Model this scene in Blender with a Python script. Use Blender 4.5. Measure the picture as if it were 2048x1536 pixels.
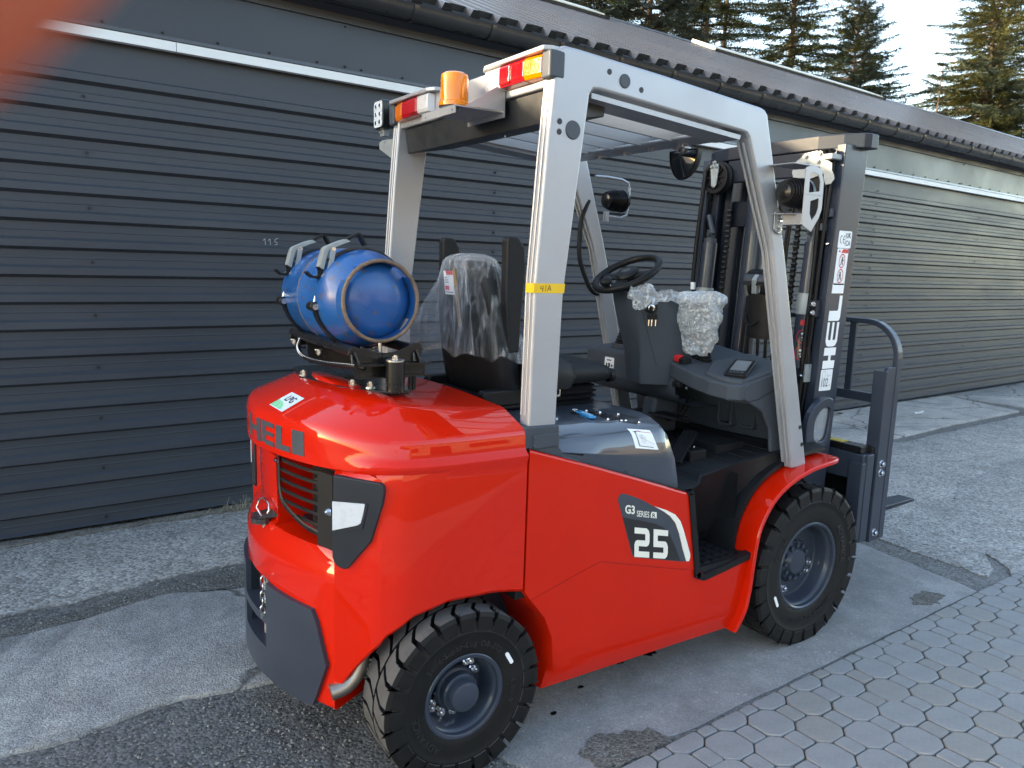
import bpy, bmesh, math, random
from mathutils import Vector, Matrix, Euler
from mathutils import noise as mnoise
R = math.radians
PI = math.pi
random.seed(7)
for o in list(bpy.data.objects):
    bpy.data.objects.remove(o)
SC = bpy.context.scene
COL = SC.collection

# ------------------------------------------------------------------ camera
cam_d = bpy.data.cameras.new('camera')
cam = bpy.data.objects.new('camera', cam_d)
COL.objects.link(cam)
CP = Vector((-1.055, -2.311, 1.490))
yaw, pitch, roll = R(55.96), R(-8.89), R(1.83)
fw = Vector((math.cos(pitch)*math.cos(yaw), math.cos(pitch)*math.sin(yaw), math.sin(pitch)))
r0 = fw.cross(Vector((0, 0, 1))).normalized()
u0 = r0.cross(fw)
rt = r0*math.cos(roll) + u0*math.sin(roll)
up = -r0*math.sin(roll) + u0*math.cos(roll)
mw = Matrix((rt, up, -fw)).transposed().to_4x4()
mw.translation = CP
cam.matrix_world = mw
cam_d.sensor_width = 36.0
cam_d.lens = 1535.3/2048*36
cam_d.clip_start = 0.005
cam_d.clip_end = 600
cam_d.dof.use_dof = True
cam_d.dof.focus_distance = 3.2
cam_d.dof.aperture_fstop = 8.5
SC.camera = cam

# ------------------------------------------------------------------ world, sun, exposure
SUN_EL, SUN_YAW = R(12.75), R(153.0)          # yaw counter-clockwise from +X, direction towards the sun
w = bpy.data.worlds.new('World')
SC.world = w
w.use_nodes = True
nt = w.node_tree
nt.nodes.clear()
wo = nt.nodes.new('ShaderNodeOutputWorld')
bg = nt.nodes.new('ShaderNodeBackground')
sk = nt.nodes.new('ShaderNodeTexSky')
sk.sky_type = 'NISHITA'
sk.sun_disc = False
sk.sun_elevation = SUN_EL
sk.sun_rotation = R(90) - SUN_YAW
sk.altitude = 200
sk.air_density = 0.85
sk.dust_density = 1.0
sk.ozone_density = 0.7
nt.links.new(sk.outputs[0], bg.inputs[0])
bg.inputs[1].default_value = 0.15
nt.links.new(bg.outputs[0], wo.inputs[0])
sd = bpy.data.lights.new('sun', 'SUN')
sd.energy = 2.1
sd.angle = R(0.6)
sd.color = (1.0, 0.84, 0.62)
sun = bpy.data.objects.new('sun', sd)
COL.objects.link(sun)
sdir = Vector((math.cos(SUN_EL)*math.cos(SUN_YAW), math.cos(SUN_EL)*math.sin(SUN_YAW), math.sin(SUN_EL)))
sun.rotation_euler = sdir.to_track_quat('Z', 'Y').to_euler()
sun.location = sdir*40
SC.view_settings.view_transform = 'Standard'
SC.view_settings.look = 'None'
SC.view_settings.exposure = 2.78
SC.view_settings.gamma = 1.0
SC.view_settings.use_curve_mapping = False
SC.view_settings.use_white_balance = True      # the phone's own white balance for open shade
SC.view_settings.white_balance_temperature = 7600
SC.view_settings.white_balance_tint = 10

# ------------------------------------------------------------------ materials
def _n(nt, t, **k):
    n = nt.nodes.new(t)
    for a, b in k.items():
        setattr(n, a, b)
    return n

def M(name, col, rough=.5, metal=0.0, var=.12, vs=6.0, bump=0.0, bs=120.0, coat=0.0, coat_r=.04, spec=.5,
      rvar=.1, dirt=0.0, dirtcol=(.16, .14, .11), ds=3.0, emis=None, alpha=None, trans=0.0, ior=1.45, stretch=None,
      bd=.002, sss=0.0, speck=0.0, speckcol=(.7, .7, .7), ss=160.0, sth=.72):
    m = bpy.data.materials.new(name)
    m.use_nodes = True
    nt = m.node_tree
    b = nt.nodes['Principled BSDF']
    L = nt.links.new
    tc = _n(nt, 'ShaderNodeTexCoord')
    src = tc.outputs['Object']
    if stretch:
        mp = _n(nt, 'ShaderNodeMapping')
        mp.inputs['Scale'].default_value = stretch
        L(src, mp.inputs['Vector'])
        src = mp.outputs[0]
    n1 = _n(nt, 'ShaderNodeTexNoise')
    n1.inputs['Scale'].default_value = vs
    n1.inputs['Detail'].default_value = 5
    n1.inputs['Roughness'].default_value = .62
    L(src, n1.inputs['Vector'])
    mr = _n(nt, 'ShaderNodeMapRange')
    mr.inputs[1].default_value = .25
    mr.inputs[2].default_value = .75
    mr.inputs[3].default_value = 1-var
    mr.inputs[4].default_value = 1+var
    L(n1.outputs[0], mr.inputs[0])
    mul = _n(nt, 'ShaderNodeMix', data_type='RGBA', blend_type='MULTIPLY')
    mul.inputs[0].default_value = 1
    mul.inputs[6].default_value = (*col, 1)
    L(mr.outputs[0], mul.inputs[7])
    out = mul.outputs[2]
    if dirt > 0:
        n2 = _n(nt, 'ShaderNodeTexNoise')
        n2.inputs['Scale'].default_value = ds
        n2.inputs['Detail'].default_value = 8
        n2.inputs['Roughness'].default_value = .7
        L(src, n2.inputs['Vector'])
        r2 = _n(nt, 'ShaderNodeMapRange')
        r2.inputs[1].default_value = .5
        r2.inputs[2].default_value = .78
        r2.inputs[3].default_value = 0
        r2.inputs[4].default_value = dirt
        L(n2.outputs[0], r2.inputs[0])
        mx = _n(nt, 'ShaderNodeMix', data_type='RGBA')
        L(r2.outputs[0], mx.inputs[0])
        L(out, mx.inputs[6])
        mx.inputs[7].default_value = (*dirtcol, 1)
        out = mx.outputs[2]
    if speck > 0:
        v = _n(nt, 'ShaderNodeTexVoronoi')
        v.inputs['Scale'].default_value = ss
        L(src, v.inputs['Vector'])
        cr = _n(nt, 'ShaderNodeSeparateColor')
        L(v.outputs['Color'], cr.inputs[0])
        r3 = _n(nt, 'ShaderNodeMapRange')
        r3.inputs[1].default_value = sth
        r3.inputs[2].default_value = 1.0
        r3.inputs[3].default_value = 0
        r3.inputs[4].default_value = speck
        L(cr.outputs[0], r3.inputs[0])
        mx = _n(nt, 'ShaderNodeMix', data_type='RGBA')
        L(r3.outputs[0], mx.inputs[0])
        L(out, mx.inputs[6])
        mx.inputs[7].default_value = (*speckcol, 1)
        out = mx.outputs[2]
    L(out, b.inputs['Base Color'])
    rr = _n(nt, 'ShaderNodeMapRange')
    rr.inputs[1].default_value = .3
    rr.inputs[2].default_value = .7
    rr.inputs[3].default_value = max(0.0, rough-rvar)
    rr.inputs[4].default_value = min(1, rough+rvar)
    L(n1.outputs[0], rr.inputs[0])
    L(rr.outputs[0], b.inputs['Roughness'])
    b.inputs['Metallic'].default_value = metal
    b.inputs['Coat Weight'].default_value = coat
    b.inputs['Coat Roughness'].default_value = coat_r
    b.inputs['Specular IOR Level'].default_value = spec
    b.inputs['IOR'].default_value = ior
    b.inputs['Transmission Weight'].default_value = trans
    if sss:
        b.inputs['Subsurface Weight'].default_value = sss
        b.inputs['Subsurface Radius'].default_value = (.01, .004, .002)
    if alpha is not None:
        b.inputs['Alpha'].default_value = alpha
    if emis:
        b.inputs['Emission Color'].default_value = (*emis[0], 1)
        b.inputs['Emission Strength'].default_value = emis[1]
    if bump > 0:
        n3 = _n(nt, 'ShaderNodeTexNoise')
        n3.inputs['Scale'].default_value = bs
        n3.inputs['Detail'].default_value = 4
        L(src, n3.inputs['Vector'])
        bp = _n(nt, 'ShaderNodeBump')
        bp.inputs['Strength'].default_value = bump
        bp.inputs['Distance'].default_value = bd
        L(n3.outputs[0], bp.inputs['Height'])
        L(bp.outputs[0], b.inputs['Normal'])
        if coat > 0:
            L(bp.outputs[0], b.inputs['Coat Normal'])
    return m

RED = M('red_paint', (.55, .011, .0015), .42, 0, .04, 3, .035, 30, .85, .03, rvar=.05, bd=.0008, spec=.05)
REDTEX = M('red_textured_paint', (.55, .012, .0015), .42, 0, .05, 4, .16, 90, .65, .10, bd=.0008, spec=.05)
SLATE = M('slate_paint', (.030, .039, .057), .4, 0, .10, 5, .06, 150, .3, .1, spec=0.25)
SLATEDK = M('dark_slate_paint', (.016, .021, .031), .42, 0, .14, 5, .06, 150, .2, .15, spec=0.25)
HOODM = M('glossy_slate_paint', (.034, .044, .062), .3, 0, .06, 4, .05, 40, 1.0, .05, rvar=.05)
GPLAS = M('grey_moulded_plastic', (.044, .053, .066), .55, 0, .08, 5, .35, 900, bd=.0004, spec=0.3)
BPLAS = M('black_plastic', (.0075, .008, .0095), .48, 0, .2, 8, .2, 700, bd=.0004, spec=0.25)
BMAT = M('black_rubber_mat', (.009, .010, .012), .6, 0, .2, 6, .3, 600, bd=.0005, dirt=.25, dirtcol=(.03, .03, .03), spec=0.25)
BLKPAINT = M('black_gloss_paint', (.009, .009, .010), .3, 0, .2, 6, .1, 200, .35, .1, spec=0.3)
GRILLM = M('black_grille_paint', (.005, .006, .008), .5, 0, .2, 6)
RUBBER = M('tyre_rubber', (.0065, .0065, .007), .6, 0, .3, 9, .35, 260, dirt=.3, dirtcol=(.022, .0215, .021), ds=7, bd=.0012, spec=0.3)
TREAD = M('worn_tread_rubber', (.075, .075, .076), .72, 0, .3, 14, .5, 180, dirt=.5, dirtcol=(.095, .092, .09), ds=9, bd=.0015, spec=0.3)
SEATM = M('black_vinyl', (.009, .010, .012), .5, 0, .2, 6, .4, 500, bd=.0005, spec=0.25)
SILVER = M('silver_paint', (.325, .335, .36), .40, .35, .05, 5, .12, 300, .3, .2, bd=.0004)
ZINC = M('zinc_plate', (.62, .63, .64), .28, 1.0, .12, 25, .05, 200)
GALV = M('galvanised_plate', (.27, .30, .31), .5, .3, .18, 30, .05, 200)
CHROME = M('polished_steel', (.75, .75, .76), .14, 1.0, .05, 20)
STEELDK = M('dark_steel', (.10, .10, .11), .4, .8, .2, 20)
EXH = M('exhaust_steel', (.33, .29, .25), .38, .9, .25, 14)
CHAINM = M('oiled_chain', (.022, .022, .024), .38, .7, .3, 40)
WHITE = M('white_print', (.78, .79, .80), .45, 0, .03, 10)
CREAM = M('cream_print', (.74, .72, .64), .5, 0, .03, 10)
LABELW = M('sticker_white', (.74, .76, .78), .38, 0, .03, 10)
INK = M('black_print', (.012, .012, .013), .5, 0, .1, 20)
INKGREY = M('grey_print', (.25, .26, .27), .5, 0, .1, 20)
INKRED = M('red_print', (.55, .02, .025), .5, 0, .1, 20)
DECALDK = M('decal_dark', (.016, .018, .021), .45, 0, .08, 20)
DECALGR = M('decal_slate', (.05, .06, .075), .45, 0, .08, 20, spec=0.3)
GREENP = M('green_print', (.18, .55, .30), .5, 0, .1, 20)
TAPE = M('yellow_tape', (.72, .43, .015), .5, 0, .08, 20)
PANELDK = M('dark_corner_panel', (.014, .018, .026), .42, 0, .08, 6, .1, 400, .2, .2, spec=0.3)
REFLECT = M('white_reflector', (.46, .50, .56), .3, 0, .03, 40, .1, 900)
REDLENS = M('red_lens', (.36, .004, .008), .12, 0, .1, 30, .3, 160, .6, .05, emis=None)
AMBLENS = M('amber_lens', (.62, .14, .002), .12, 0, .1, 30, .3, 160, .6, .05)
CLRLENS = M('clear_lens', (.66, .66, .68), .15, 0, .1, 60, .5, 160, .6, .05)
BEACON = M('amber_beacon_lens', (.90, .26, .002), .12, 0, .08, 30, .2, 120, .5, .05, trans=.30, ior=1.4)
LEDGL = M('lamp_glass', (.55, .60, .66), .1, 0, .15, 60, .3, 200, .5)
SCREEN = M('display_glass', (.17, .19, .205), .16, 0, .1, 20)
MIRRG = M('mirror_glass', (.13, .14, .15), .04, 1.0, .02, 5)
BLUEP = M('scuffed_blue_paint', (.004, .078, .27), .36, 0, .22, 7, .25, 60, .3, .15, dirt=.8, dirtcol=(.02, .07, .15), ds=13, rvar=.14, speck=.8, speckcol=(.085, .06, .05), ss=75, sth=.94)
RUSTY = M('rusty_steel', (.17, .12, .085), .6, .3, .4, 40, .8, 160, dirt=.7, dirtcol=(.10, .055, .03), ds=22)
CARTON = M('brown_pad', (.30, .19, .09), .7, 0, .2, 30)
ORANGEW = M('orange_wire', (.75, .16, .03), .5)
BLUETAG = M('blue_plastic', (.02, .25, .55), .2, 0, .1, 20, coat=.6)
SKIN = M('skin', (.46, .105, .055), .5, 0, .15, 60, .2, 900, sss=.15)
NAIL = M('finger_nail', (.66, .34, .26), .3, 0, .05, 60)
PAPER = M('paper', (.66, .66, .62), .7)
YELP = M('yellow_marking', (.55, .38, .03), .5, 0, .2, 20, dirt=.4, dirtcol=(.04, .04, .04), ds=14)

def film(name, tint, gloss=.5, rough=.12, wr=.6, sc=14, base=.12, distort=1.5, zs=1.0):
    """thin clear plastic: mostly see-through, with creased glossy glints"""
    m = bpy.data.materials.new(name)
    m.use_nodes = True
    nt = m.node_tree
    nt.nodes.clear()
    L = nt.links.new
    o = _n(nt, 'ShaderNodeOutputMaterial')
    tr = _n(nt, 'ShaderNodeBsdfTransparent')
    tr.inputs[0].default_value = (*tint, 1)
    pr = _n(nt, 'ShaderNodeBsdfPrincipled')
    pr.inputs['Base Color'].default_value = (.70, .74, .78, 1)
    pr.inputs['Roughness'].default_value = rough
    pr.inputs['Specular IOR Level'].default_value = 1.0
    tc = _n(nt, 'ShaderNodeTexCoord')
    mpz = _n(nt, 'ShaderNodeMapping')
    mpz.inputs['Scale'].default_value = (1, 1, zs)
    L(tc.outputs['Object'], mpz.inputs['Vector'])
    n = _n(nt, 'ShaderNodeTexNoise')
    n.inputs['Scale'].default_value = sc
    n.inputs['Detail'].default_value = 5
    n.inputs['Distortion'].default_value = distort
    L(mpz.outputs[0], n.inputs['Vector'])
    bp = _n(nt, 'ShaderNodeBump')
    bp.inputs['Strength'].default_value = wr
    bp.inputs['Distance'].default_value = .02
    L(n.outputs[0], bp.inputs['Height'])
    L(bp.outputs[0], pr.inputs['Normal'])
    n2 = _n(nt, 'ShaderNodeTexNoise')
    n2.inputs['Scale'].default_value = sc*1.6
    n2.inputs['Detail'].default_value = 6
    n2.inputs['Distortion'].default_value = distort*1.6
    L(mpz.outputs[0], n2.inputs['Vector'])
    lw = _n(nt, 'ShaderNodeLayerWeight')
    lw.inputs[0].default_value = .35
    L(bp.outputs[0], lw.inputs['Normal'])
    mr = _n(nt, 'ShaderNodeMapRange')
    mr.inputs[1].default_value = .5
    mr.inputs[2].default_value = .72
    mr.inputs[3].default_value = base
    mr.inputs[4].default_value = base+gloss
    L(n2.outputs[0], mr.inputs[0])
    ad = _n(nt, 'ShaderNodeMath', operation='MULTIPLY_ADD')
    L(lw.outputs['Facing'], ad.inputs[0])
    ad.inputs[1].default_value = .45
    L(mr.outputs[0], ad.inputs[2])
    ad.use_clamp = True
    mx = _n(nt, 'ShaderNodeMixShader')
    L(ad.outputs[0], mx.inputs[0])
    L(tr.outputs[0], mx.inputs[1])
    L(pr.outputs[0], mx.inputs[2])
    L(mx.outputs[0], o.inputs[0])
    return m
FILM = film('clear_plastic_film', (.95, .96, .97), gloss=.26, base=.015, sc=15, wr=.9, zs=.25, distort=.8)
BUBBLE = film('bubble_wrap', (.92, .94, .95), gloss=.5, base=.30, sc=62, wr=.8, rough=.25, distort=.3, zs=1)
CLEARGUARD = film('clear_polycarbonate', (.80, .83, .86), gloss=.1, base=.10, sc=3, wr=.1, rough=.06)

# ------------------------------------------------------------------ mesh helpers
def roof_film():
    m = bpy.data.materials.new('translucent_roof')
    m.use_nodes = True
    nt = m.node_tree
    nt.nodes.clear()
    o = _n(nt, 'ShaderNodeOutputMaterial')
    a = _n(nt, 'ShaderNodeBsdfTranslucent'); a.inputs[0].default_value = (.86, .88, .84, 1)
    b = _n(nt, 'ShaderNodeBsdfDiffuse'); b.inputs[0].default_value = (.55, .58, .54, 1)
    mx = _n(nt, 'ShaderNodeMixShader'); mx.inputs[0].default_value = .12
    nt.links.new(a.outputs[0], mx.inputs[1]); nt.links.new(b.outputs[0], mx.inputs[2]); nt.links.new(mx.outputs[0], o.inputs[0])
    return m
ROOFFILM = roof_film()
class G:
    def __init__(s):
        s.V = []; s.F = []
    def add(s, V, F, m=None):
        k = len(s.V)
        for v in V:
            v = Vector(v)
            s.V.append(tuple(m @ v) if m is not None else tuple(v))
        s.F += [tuple(i+k for i in f) for f in F]
        return s
    def box(s, x0, x1, y0, y1, z0, z1, m=None):
        V = [(x, y, z) for x in (x0, x1) for y in (y0, y1) for z in (z0, z1)]
        return s.add(V, [(0, 1, 3, 2), (4, 6, 7, 5), (0, 4, 5, 1), (2, 3, 7, 6), (0, 2, 6, 4), (1, 5, 7, 3)], m)
    def cbox(s, c, size, rot=(0, 0, 0)):
        m = Matrix.Translation(Vector(c)) @ Euler(rot).to_matrix().to_4x4()
        a, b, d = [q/2 for q in size]
        return s.box(-a, a, -b, b, -d, d, m)
    def prism(s, poly, ax, a, b, m=None):
        n = len(poly)
        def P(p, t):
            return {'x': (t, p[0], p[1]), 'y': (p[0], t, p[1]), 'z': (p[0], p[1], t)}[ax]
        V = [P(p, a) for p in poly]+[P(p, b) for p in poly]
        F = [tuple(range(n))[::-1], tuple(range(n, 2*n))]+[(i, (i+1) % n, (i+1) % n+n, i+n) for i in range(n)]
        return s.add(V, F, m)
    def frame(s, poly, inner, ax, a, b):
        """ring between two same-length outlines, extruded"""
        n = len(poly)
        def P(p, t):
            return {'x': (t, p[0], p[1]), 'y': (p[0], t, p[1]), 'z': (p[0], p[1], t)}[ax]
        V = [P(p, a) for p in poly]+[P(p, a) for p in inner]+[P(p, b) for p in poly]+[P(p, b) for p in inner]
        F = []
        for i in range(n):
            j = (i+1) % n
            F += [(i, j, j+n, i+n), (i+2*n, i+3*n, j+3*n, j+2*n), (i, i+2*n, j+2*n, j), (i+n, j+n, j+3*n, i+3*n)]
        return s.add(V, F)
    def cyl(s, p0, p1, r0, r1=None, n=16, caps=True):
        p0, p1 = Vector(p0), Vector(p1)
        r1 = r0 if r1 is None else r1
        d = (p1-p0).normalized()
        a = d.orthogonal().normalized()
        b = d.cross(a)
        V = []
        for p, r in ((p0, r0), (p1, r1)):
            for i in range(n):
                t = 2*PI*i/n
                V.append(p+(a*math.cos(t)+b*math.sin(t))*r)
        F = [(i, (i+1) % n, (i+1) % n+n, i+n) for i in range(n)]
        if caps:
            F += [tuple(range(n))[::-1], tuple(range(n, 2*n))]
        return s.add(V, F)
    def tube(s, pts, r, n=8, closed=False, caps=True, flat=None):
        pts = [Vector(p) for p in pts]
        N = len(pts)
        V = []; F = []
        ref = None
        for i, p in enumerate(pts):
            if closed:
                t = (pts[(i+1) % N]-pts[i-1]).normalized()
            else:
                t = (pts[min(i+1, N-1)]-pts[max(i-1, 0)]).normalized()
            if ref is None:
                ref = t.orthogonal().normalized() if flat is None else (Vector(flat)-t*Vector(flat).dot(t)).normalized()
            else:
                ref = (ref-t*ref.dot(t)).normalized()
            b = t.cross(ref)
            rr = r[i] if isinstance(r, (list, tuple)) and not isinstance(r, tuple) else r
            ra, rb = rr if isinstance(rr, tuple) else (rr, rr)
            for k in range(n):
                a = 2*PI*(k+.5)/n
                V.append(p+ref*math.cos(a)*ra+b*math.sin(a)*rb)
        for i in range(N if closed else N-1):
            j = (i+1) % N
            for k in range(n):
                l = (k+1) % n
                F.append((i*n+k, j*n+k, j*n+l, i*n+l))
        if caps and not closed:
            F += [tuple(range(n)), tuple(range((N-1)*n, N*n))[::-1]]
        return s.add(V, F)
    def lathe(s, c, d, prof, n=32, up=None):
        """prof: list of (r, h) along axis d from c"""
        c, d = Vector(c), Vector(d).normalized()
        a = (Vector(up) if up else d.orthogonal()).normalized()
        b = d.cross(a)
        V = []; F = []
        for r, h in prof:
            for i in range(n):
                t = 2*PI*i/n
                V.append(c+d*h+(a*math.cos(t)+b*math.sin(t))*r)
        m = len(prof)
        for j in range(m-1):
            for i in range(n):
                k = (i+1) % n
                F.append((j*n+i, j*n+k, (j+1)*n+k, (j+1)*n+i))
        if prof[0][0] > 1e-5:
            pass
        return s.add(V, F)
    def sph(s, c, r, n=12, m=8):
        c = Vector(c)
        rr = r if isinstance(r, (tuple, list)) else (r, r, r)
        V = [c+Vector((0, 0, rr[2]))]; F = []
        for j in range(1, m):
            for i in range(n):
                t, f = 2*PI*i/n, PI*j/m
                V.append(c+Vector((math.sin(f)*math.cos(t)*rr[0], math.sin(f)*math.sin(t)*rr[1], math.cos(f)*rr[2])))
        V.append(c-Vector((0, 0, rr[2])))
        for i in range(n):
            F.append((0, 1+i, 1+(i+1) % n))
            for j in range(m-2):
                a, b = 1+j*n+i, 1+j*n+(i+1) % n
                F.append((a, a+n, b+n, b))
            F.append((len(V)-1, 1+(m-2)*n+(i+1) % n, 1+(m-2)*n+i))
        return s.add(V, F)
    def grid(s, P, closed_u=False):
        """P[i][j] rows of points"""
        nu, nv = len(P), len(P[0])
        V = [p for row in P for p in row]
        F = []
        for i in range(nu if closed_u else nu-1):
            k = (i+1) % nu
            for j in range(nv-1):
                F.append((i*nv+j, k*nv+j, k*nv+j+1, i*nv+j+1))
        return s.add(V, F)

def arc(c, r, a0, a1, n, plane='xz'):
    out = []
    for i in range(n+1):
        a = R(a0+(a1-a0)*i/n)
        out.append((c[0]+r*math.cos(a), c[1]+r*math.sin(a)))
    return out

def rrect(x0, x1, y0, y1, r, n=4):
    P = []
    for cx, cy, a in ((x1-r, y1-r, 0), (x0+r, y1-r, 90), (x0+r, y0+r, 180), (x1-r, y0+r, 270)):
        P += arc((cx, cy), r, a, a+90, n)
    return P

def spline(pts, k=6, closed=False):
    pts = [Vector(p) for p in pts]
    N = len(pts); out = []
    rng = range(N if closed else N-1)
    for i in rng:
        if closed:
            p0, p1, p2, p3 = pts[i-1], pts[i], pts[(i+1) % N], pts[(i+2) % N]
        else:
            p0, p1, p2, p3 = pts[max(i-1, 0)], pts[i], pts[i+1], pts[min(i+2, N-1)]
        for j in range(k):
            t = j/k
            out.append(.5*((2*p1)+(p2-p0)*t+(2*p0-5*p1+4*p2-p3)*t*t+(3*p1-p0-3*p2+p3)*t**3))
    if not closed:
        out.append(pts[-1])
    return out

WL = {}
def wloc(o):
    return WL.get(o.name, Vector((0, 0, 0))) if o else Vector((0, 0, 0))

def mk(name, g, mat, parent=None, smooth=38, bevel=0, seg=2, fix=True, kind=None, label=None, cat=None, group=None, loc=None, tri=False):
    V, F = g.V, g.F
    base = wloc(parent)
    own = Vector(loc) if loc is not None else base
    me = bpy.data.meshes.new(name)
    me.from_pydata([tuple(Vector(v)-own) for v in V], [], F)
    if fix:
        bm = bmesh.new()
        bm.from_mesh(me)
        bmesh.ops.recalc_face_normals(bm, faces=bm.faces)
        bm.to_mesh(me)
        bm.free()
    if smooth:
        for p in me.polygons:
            p.use_smooth = True
        if not bevel:
            me.set_sharp_from_angle(angle=R(smooth))
    mats = mat if isinstance(mat, (list, tuple)) else [mat]
    for m in mats:
        me.materials.append(m)
    o = bpy.data.objects.new(name, me)
    COL.objects.link(o)
    if parent:
        o.parent = parent
    o.location = own-base
    WL[o.name] = own
    if bevel:
        b = o.modifiers.new('bevel', 'BEVEL')
        b.width = bevel
        b.segments = seg
        b.limit_method = 'ANGLE'
        b.angle_limit = R(32)
        b.harden_normals = True
    if kind: o['kind'] = kind
    if label: o['label'] = label
    if cat: o['category'] = cat
    if group: o['group'] = group
    return o

def thing(name, label, cat, loc=(0, 0, 0), group=None):
    o = bpy.data.objects.new(name, None)
    COL.objects.link(o)
    o.location = loc
    o.empty_display_size = .1
    o['label'] = label
    o['category'] = cat
    if group: o['group'] = group
    WL[o.name] = Vector(loc)
    return o

def clone(src, loc, parent, rot=None):
    c = src.copy()
    COL.objects.link(c)
    c.parent = parent
    c.location = Vector(loc)-wloc(parent)
    if rot is not None:
        c.rotation_euler = rot
    WL[c.name] = Vector(loc)
    return c

_tc = {}
def text_geo(s, size=1.0, res=3, bold=0.0):
    """flat letters, (V,F) with origin at the left of the base line"""
    key = (s, res, bold)
    if key not in _tc:
        cu = bpy.data.curves.new('t', 'FONT')
        cu.body = s
        cu.resolution_u = res
        cu.offset = bold
        ob = bpy.data.objects.new('t', cu)
        COL.objects.link(ob)
        dg = bpy.context.evaluated_depsgraph_get()
        me = bpy.data.meshes.new_from_object(ob.evaluated_get(dg))
        _tc[key] = ([tuple(v.co) for v in me.vertices], [tuple(p.vertices) for p in me.polygons])
        bpy.data.objects.remove(ob)
        bpy.data.curves.remove(cu)
        bpy.data.meshes.remove(me)
    V, F = _tc[key]
    return [(x*size, y*size, z) for x, y, z in V], F

def text(g, s, o, xd, yd, size, fit=None, bold=0.0, centre=False, fith=None):
    """add flat text to g: o = lower-left corner, xd/yd world directions; fit = total width"""
    V, F = text_geo(s, 1.0, 3, bold)
    x0 = min(v[0] for v in V); x1 = max(v[0] for v in V)
    y0 = min(v[1] for v in V); y1 = max(v[1] for v in V)
    sx = (fit/(x1-x0)) if fit else size
    sy = (fith/(y1-y0)) if fith else size
    o, xd, yd = Vector(o), Vector(xd).normalized(), Vector(yd).normalized()
    return g.add([o+xd*((x-x0)*sx)+yd*((y-y0)*sy) for x, y, z in V], F)

def quad(g, o, xd, yd, x0, x1, y0, y1, n=None, t=0.0):
    o, xd, yd = Vector(o), Vector(xd).normalized(), Vector(yd).normalized()
    P = [o+xd*x+yd*y for x, y in ((x0, y0), (x1, y0), (x1, y1), (x0, y1))]
    if t:
        nn = xd.cross(yd)*t
        return g.add(P+[p+nn for p in P], [(3, 2, 1, 0), (4, 5, 6, 7), (0, 1, 5, 4), (1, 2, 6, 5), (2, 3, 7, 6), (3, 0, 4, 7)])
    return g.add(P, [(0, 1, 2, 3)])

def plate(g, o, xd, yd, poly, t):
    """a flat plate with outline poly (in xd,yd coordinates), thickness t along xd x yd"""
    o, xd, yd = Vector(o), Vector(xd).normalized(), Vector(yd).normalized()
    nn = xd.cross(yd)*t
    n = len(poly)
    A = [o+xd*x+yd*y for x, y in poly]
    return g.add(A+[p+nn for p in A], [tuple(range(n))[::-1], tuple(range(n, 2*n))]+[(i, (i+1) % n, (i+1) % n+n, i+n) for i in range(n)])

def hexbolt(g, p, d, r=.009, h=.007, washer=True):
    p, d = Vector(p), Vector(d).normalized()
    if washer:
        g.cyl(p, p+d*.0025, r*1.45, n=12)
        p = p+d*.0024
    g.cyl(p, p+d*h, r, n=6)
    g.cyl(p+d*h, p+d*(h+.004), r*.55, n=8)
    return g
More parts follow.
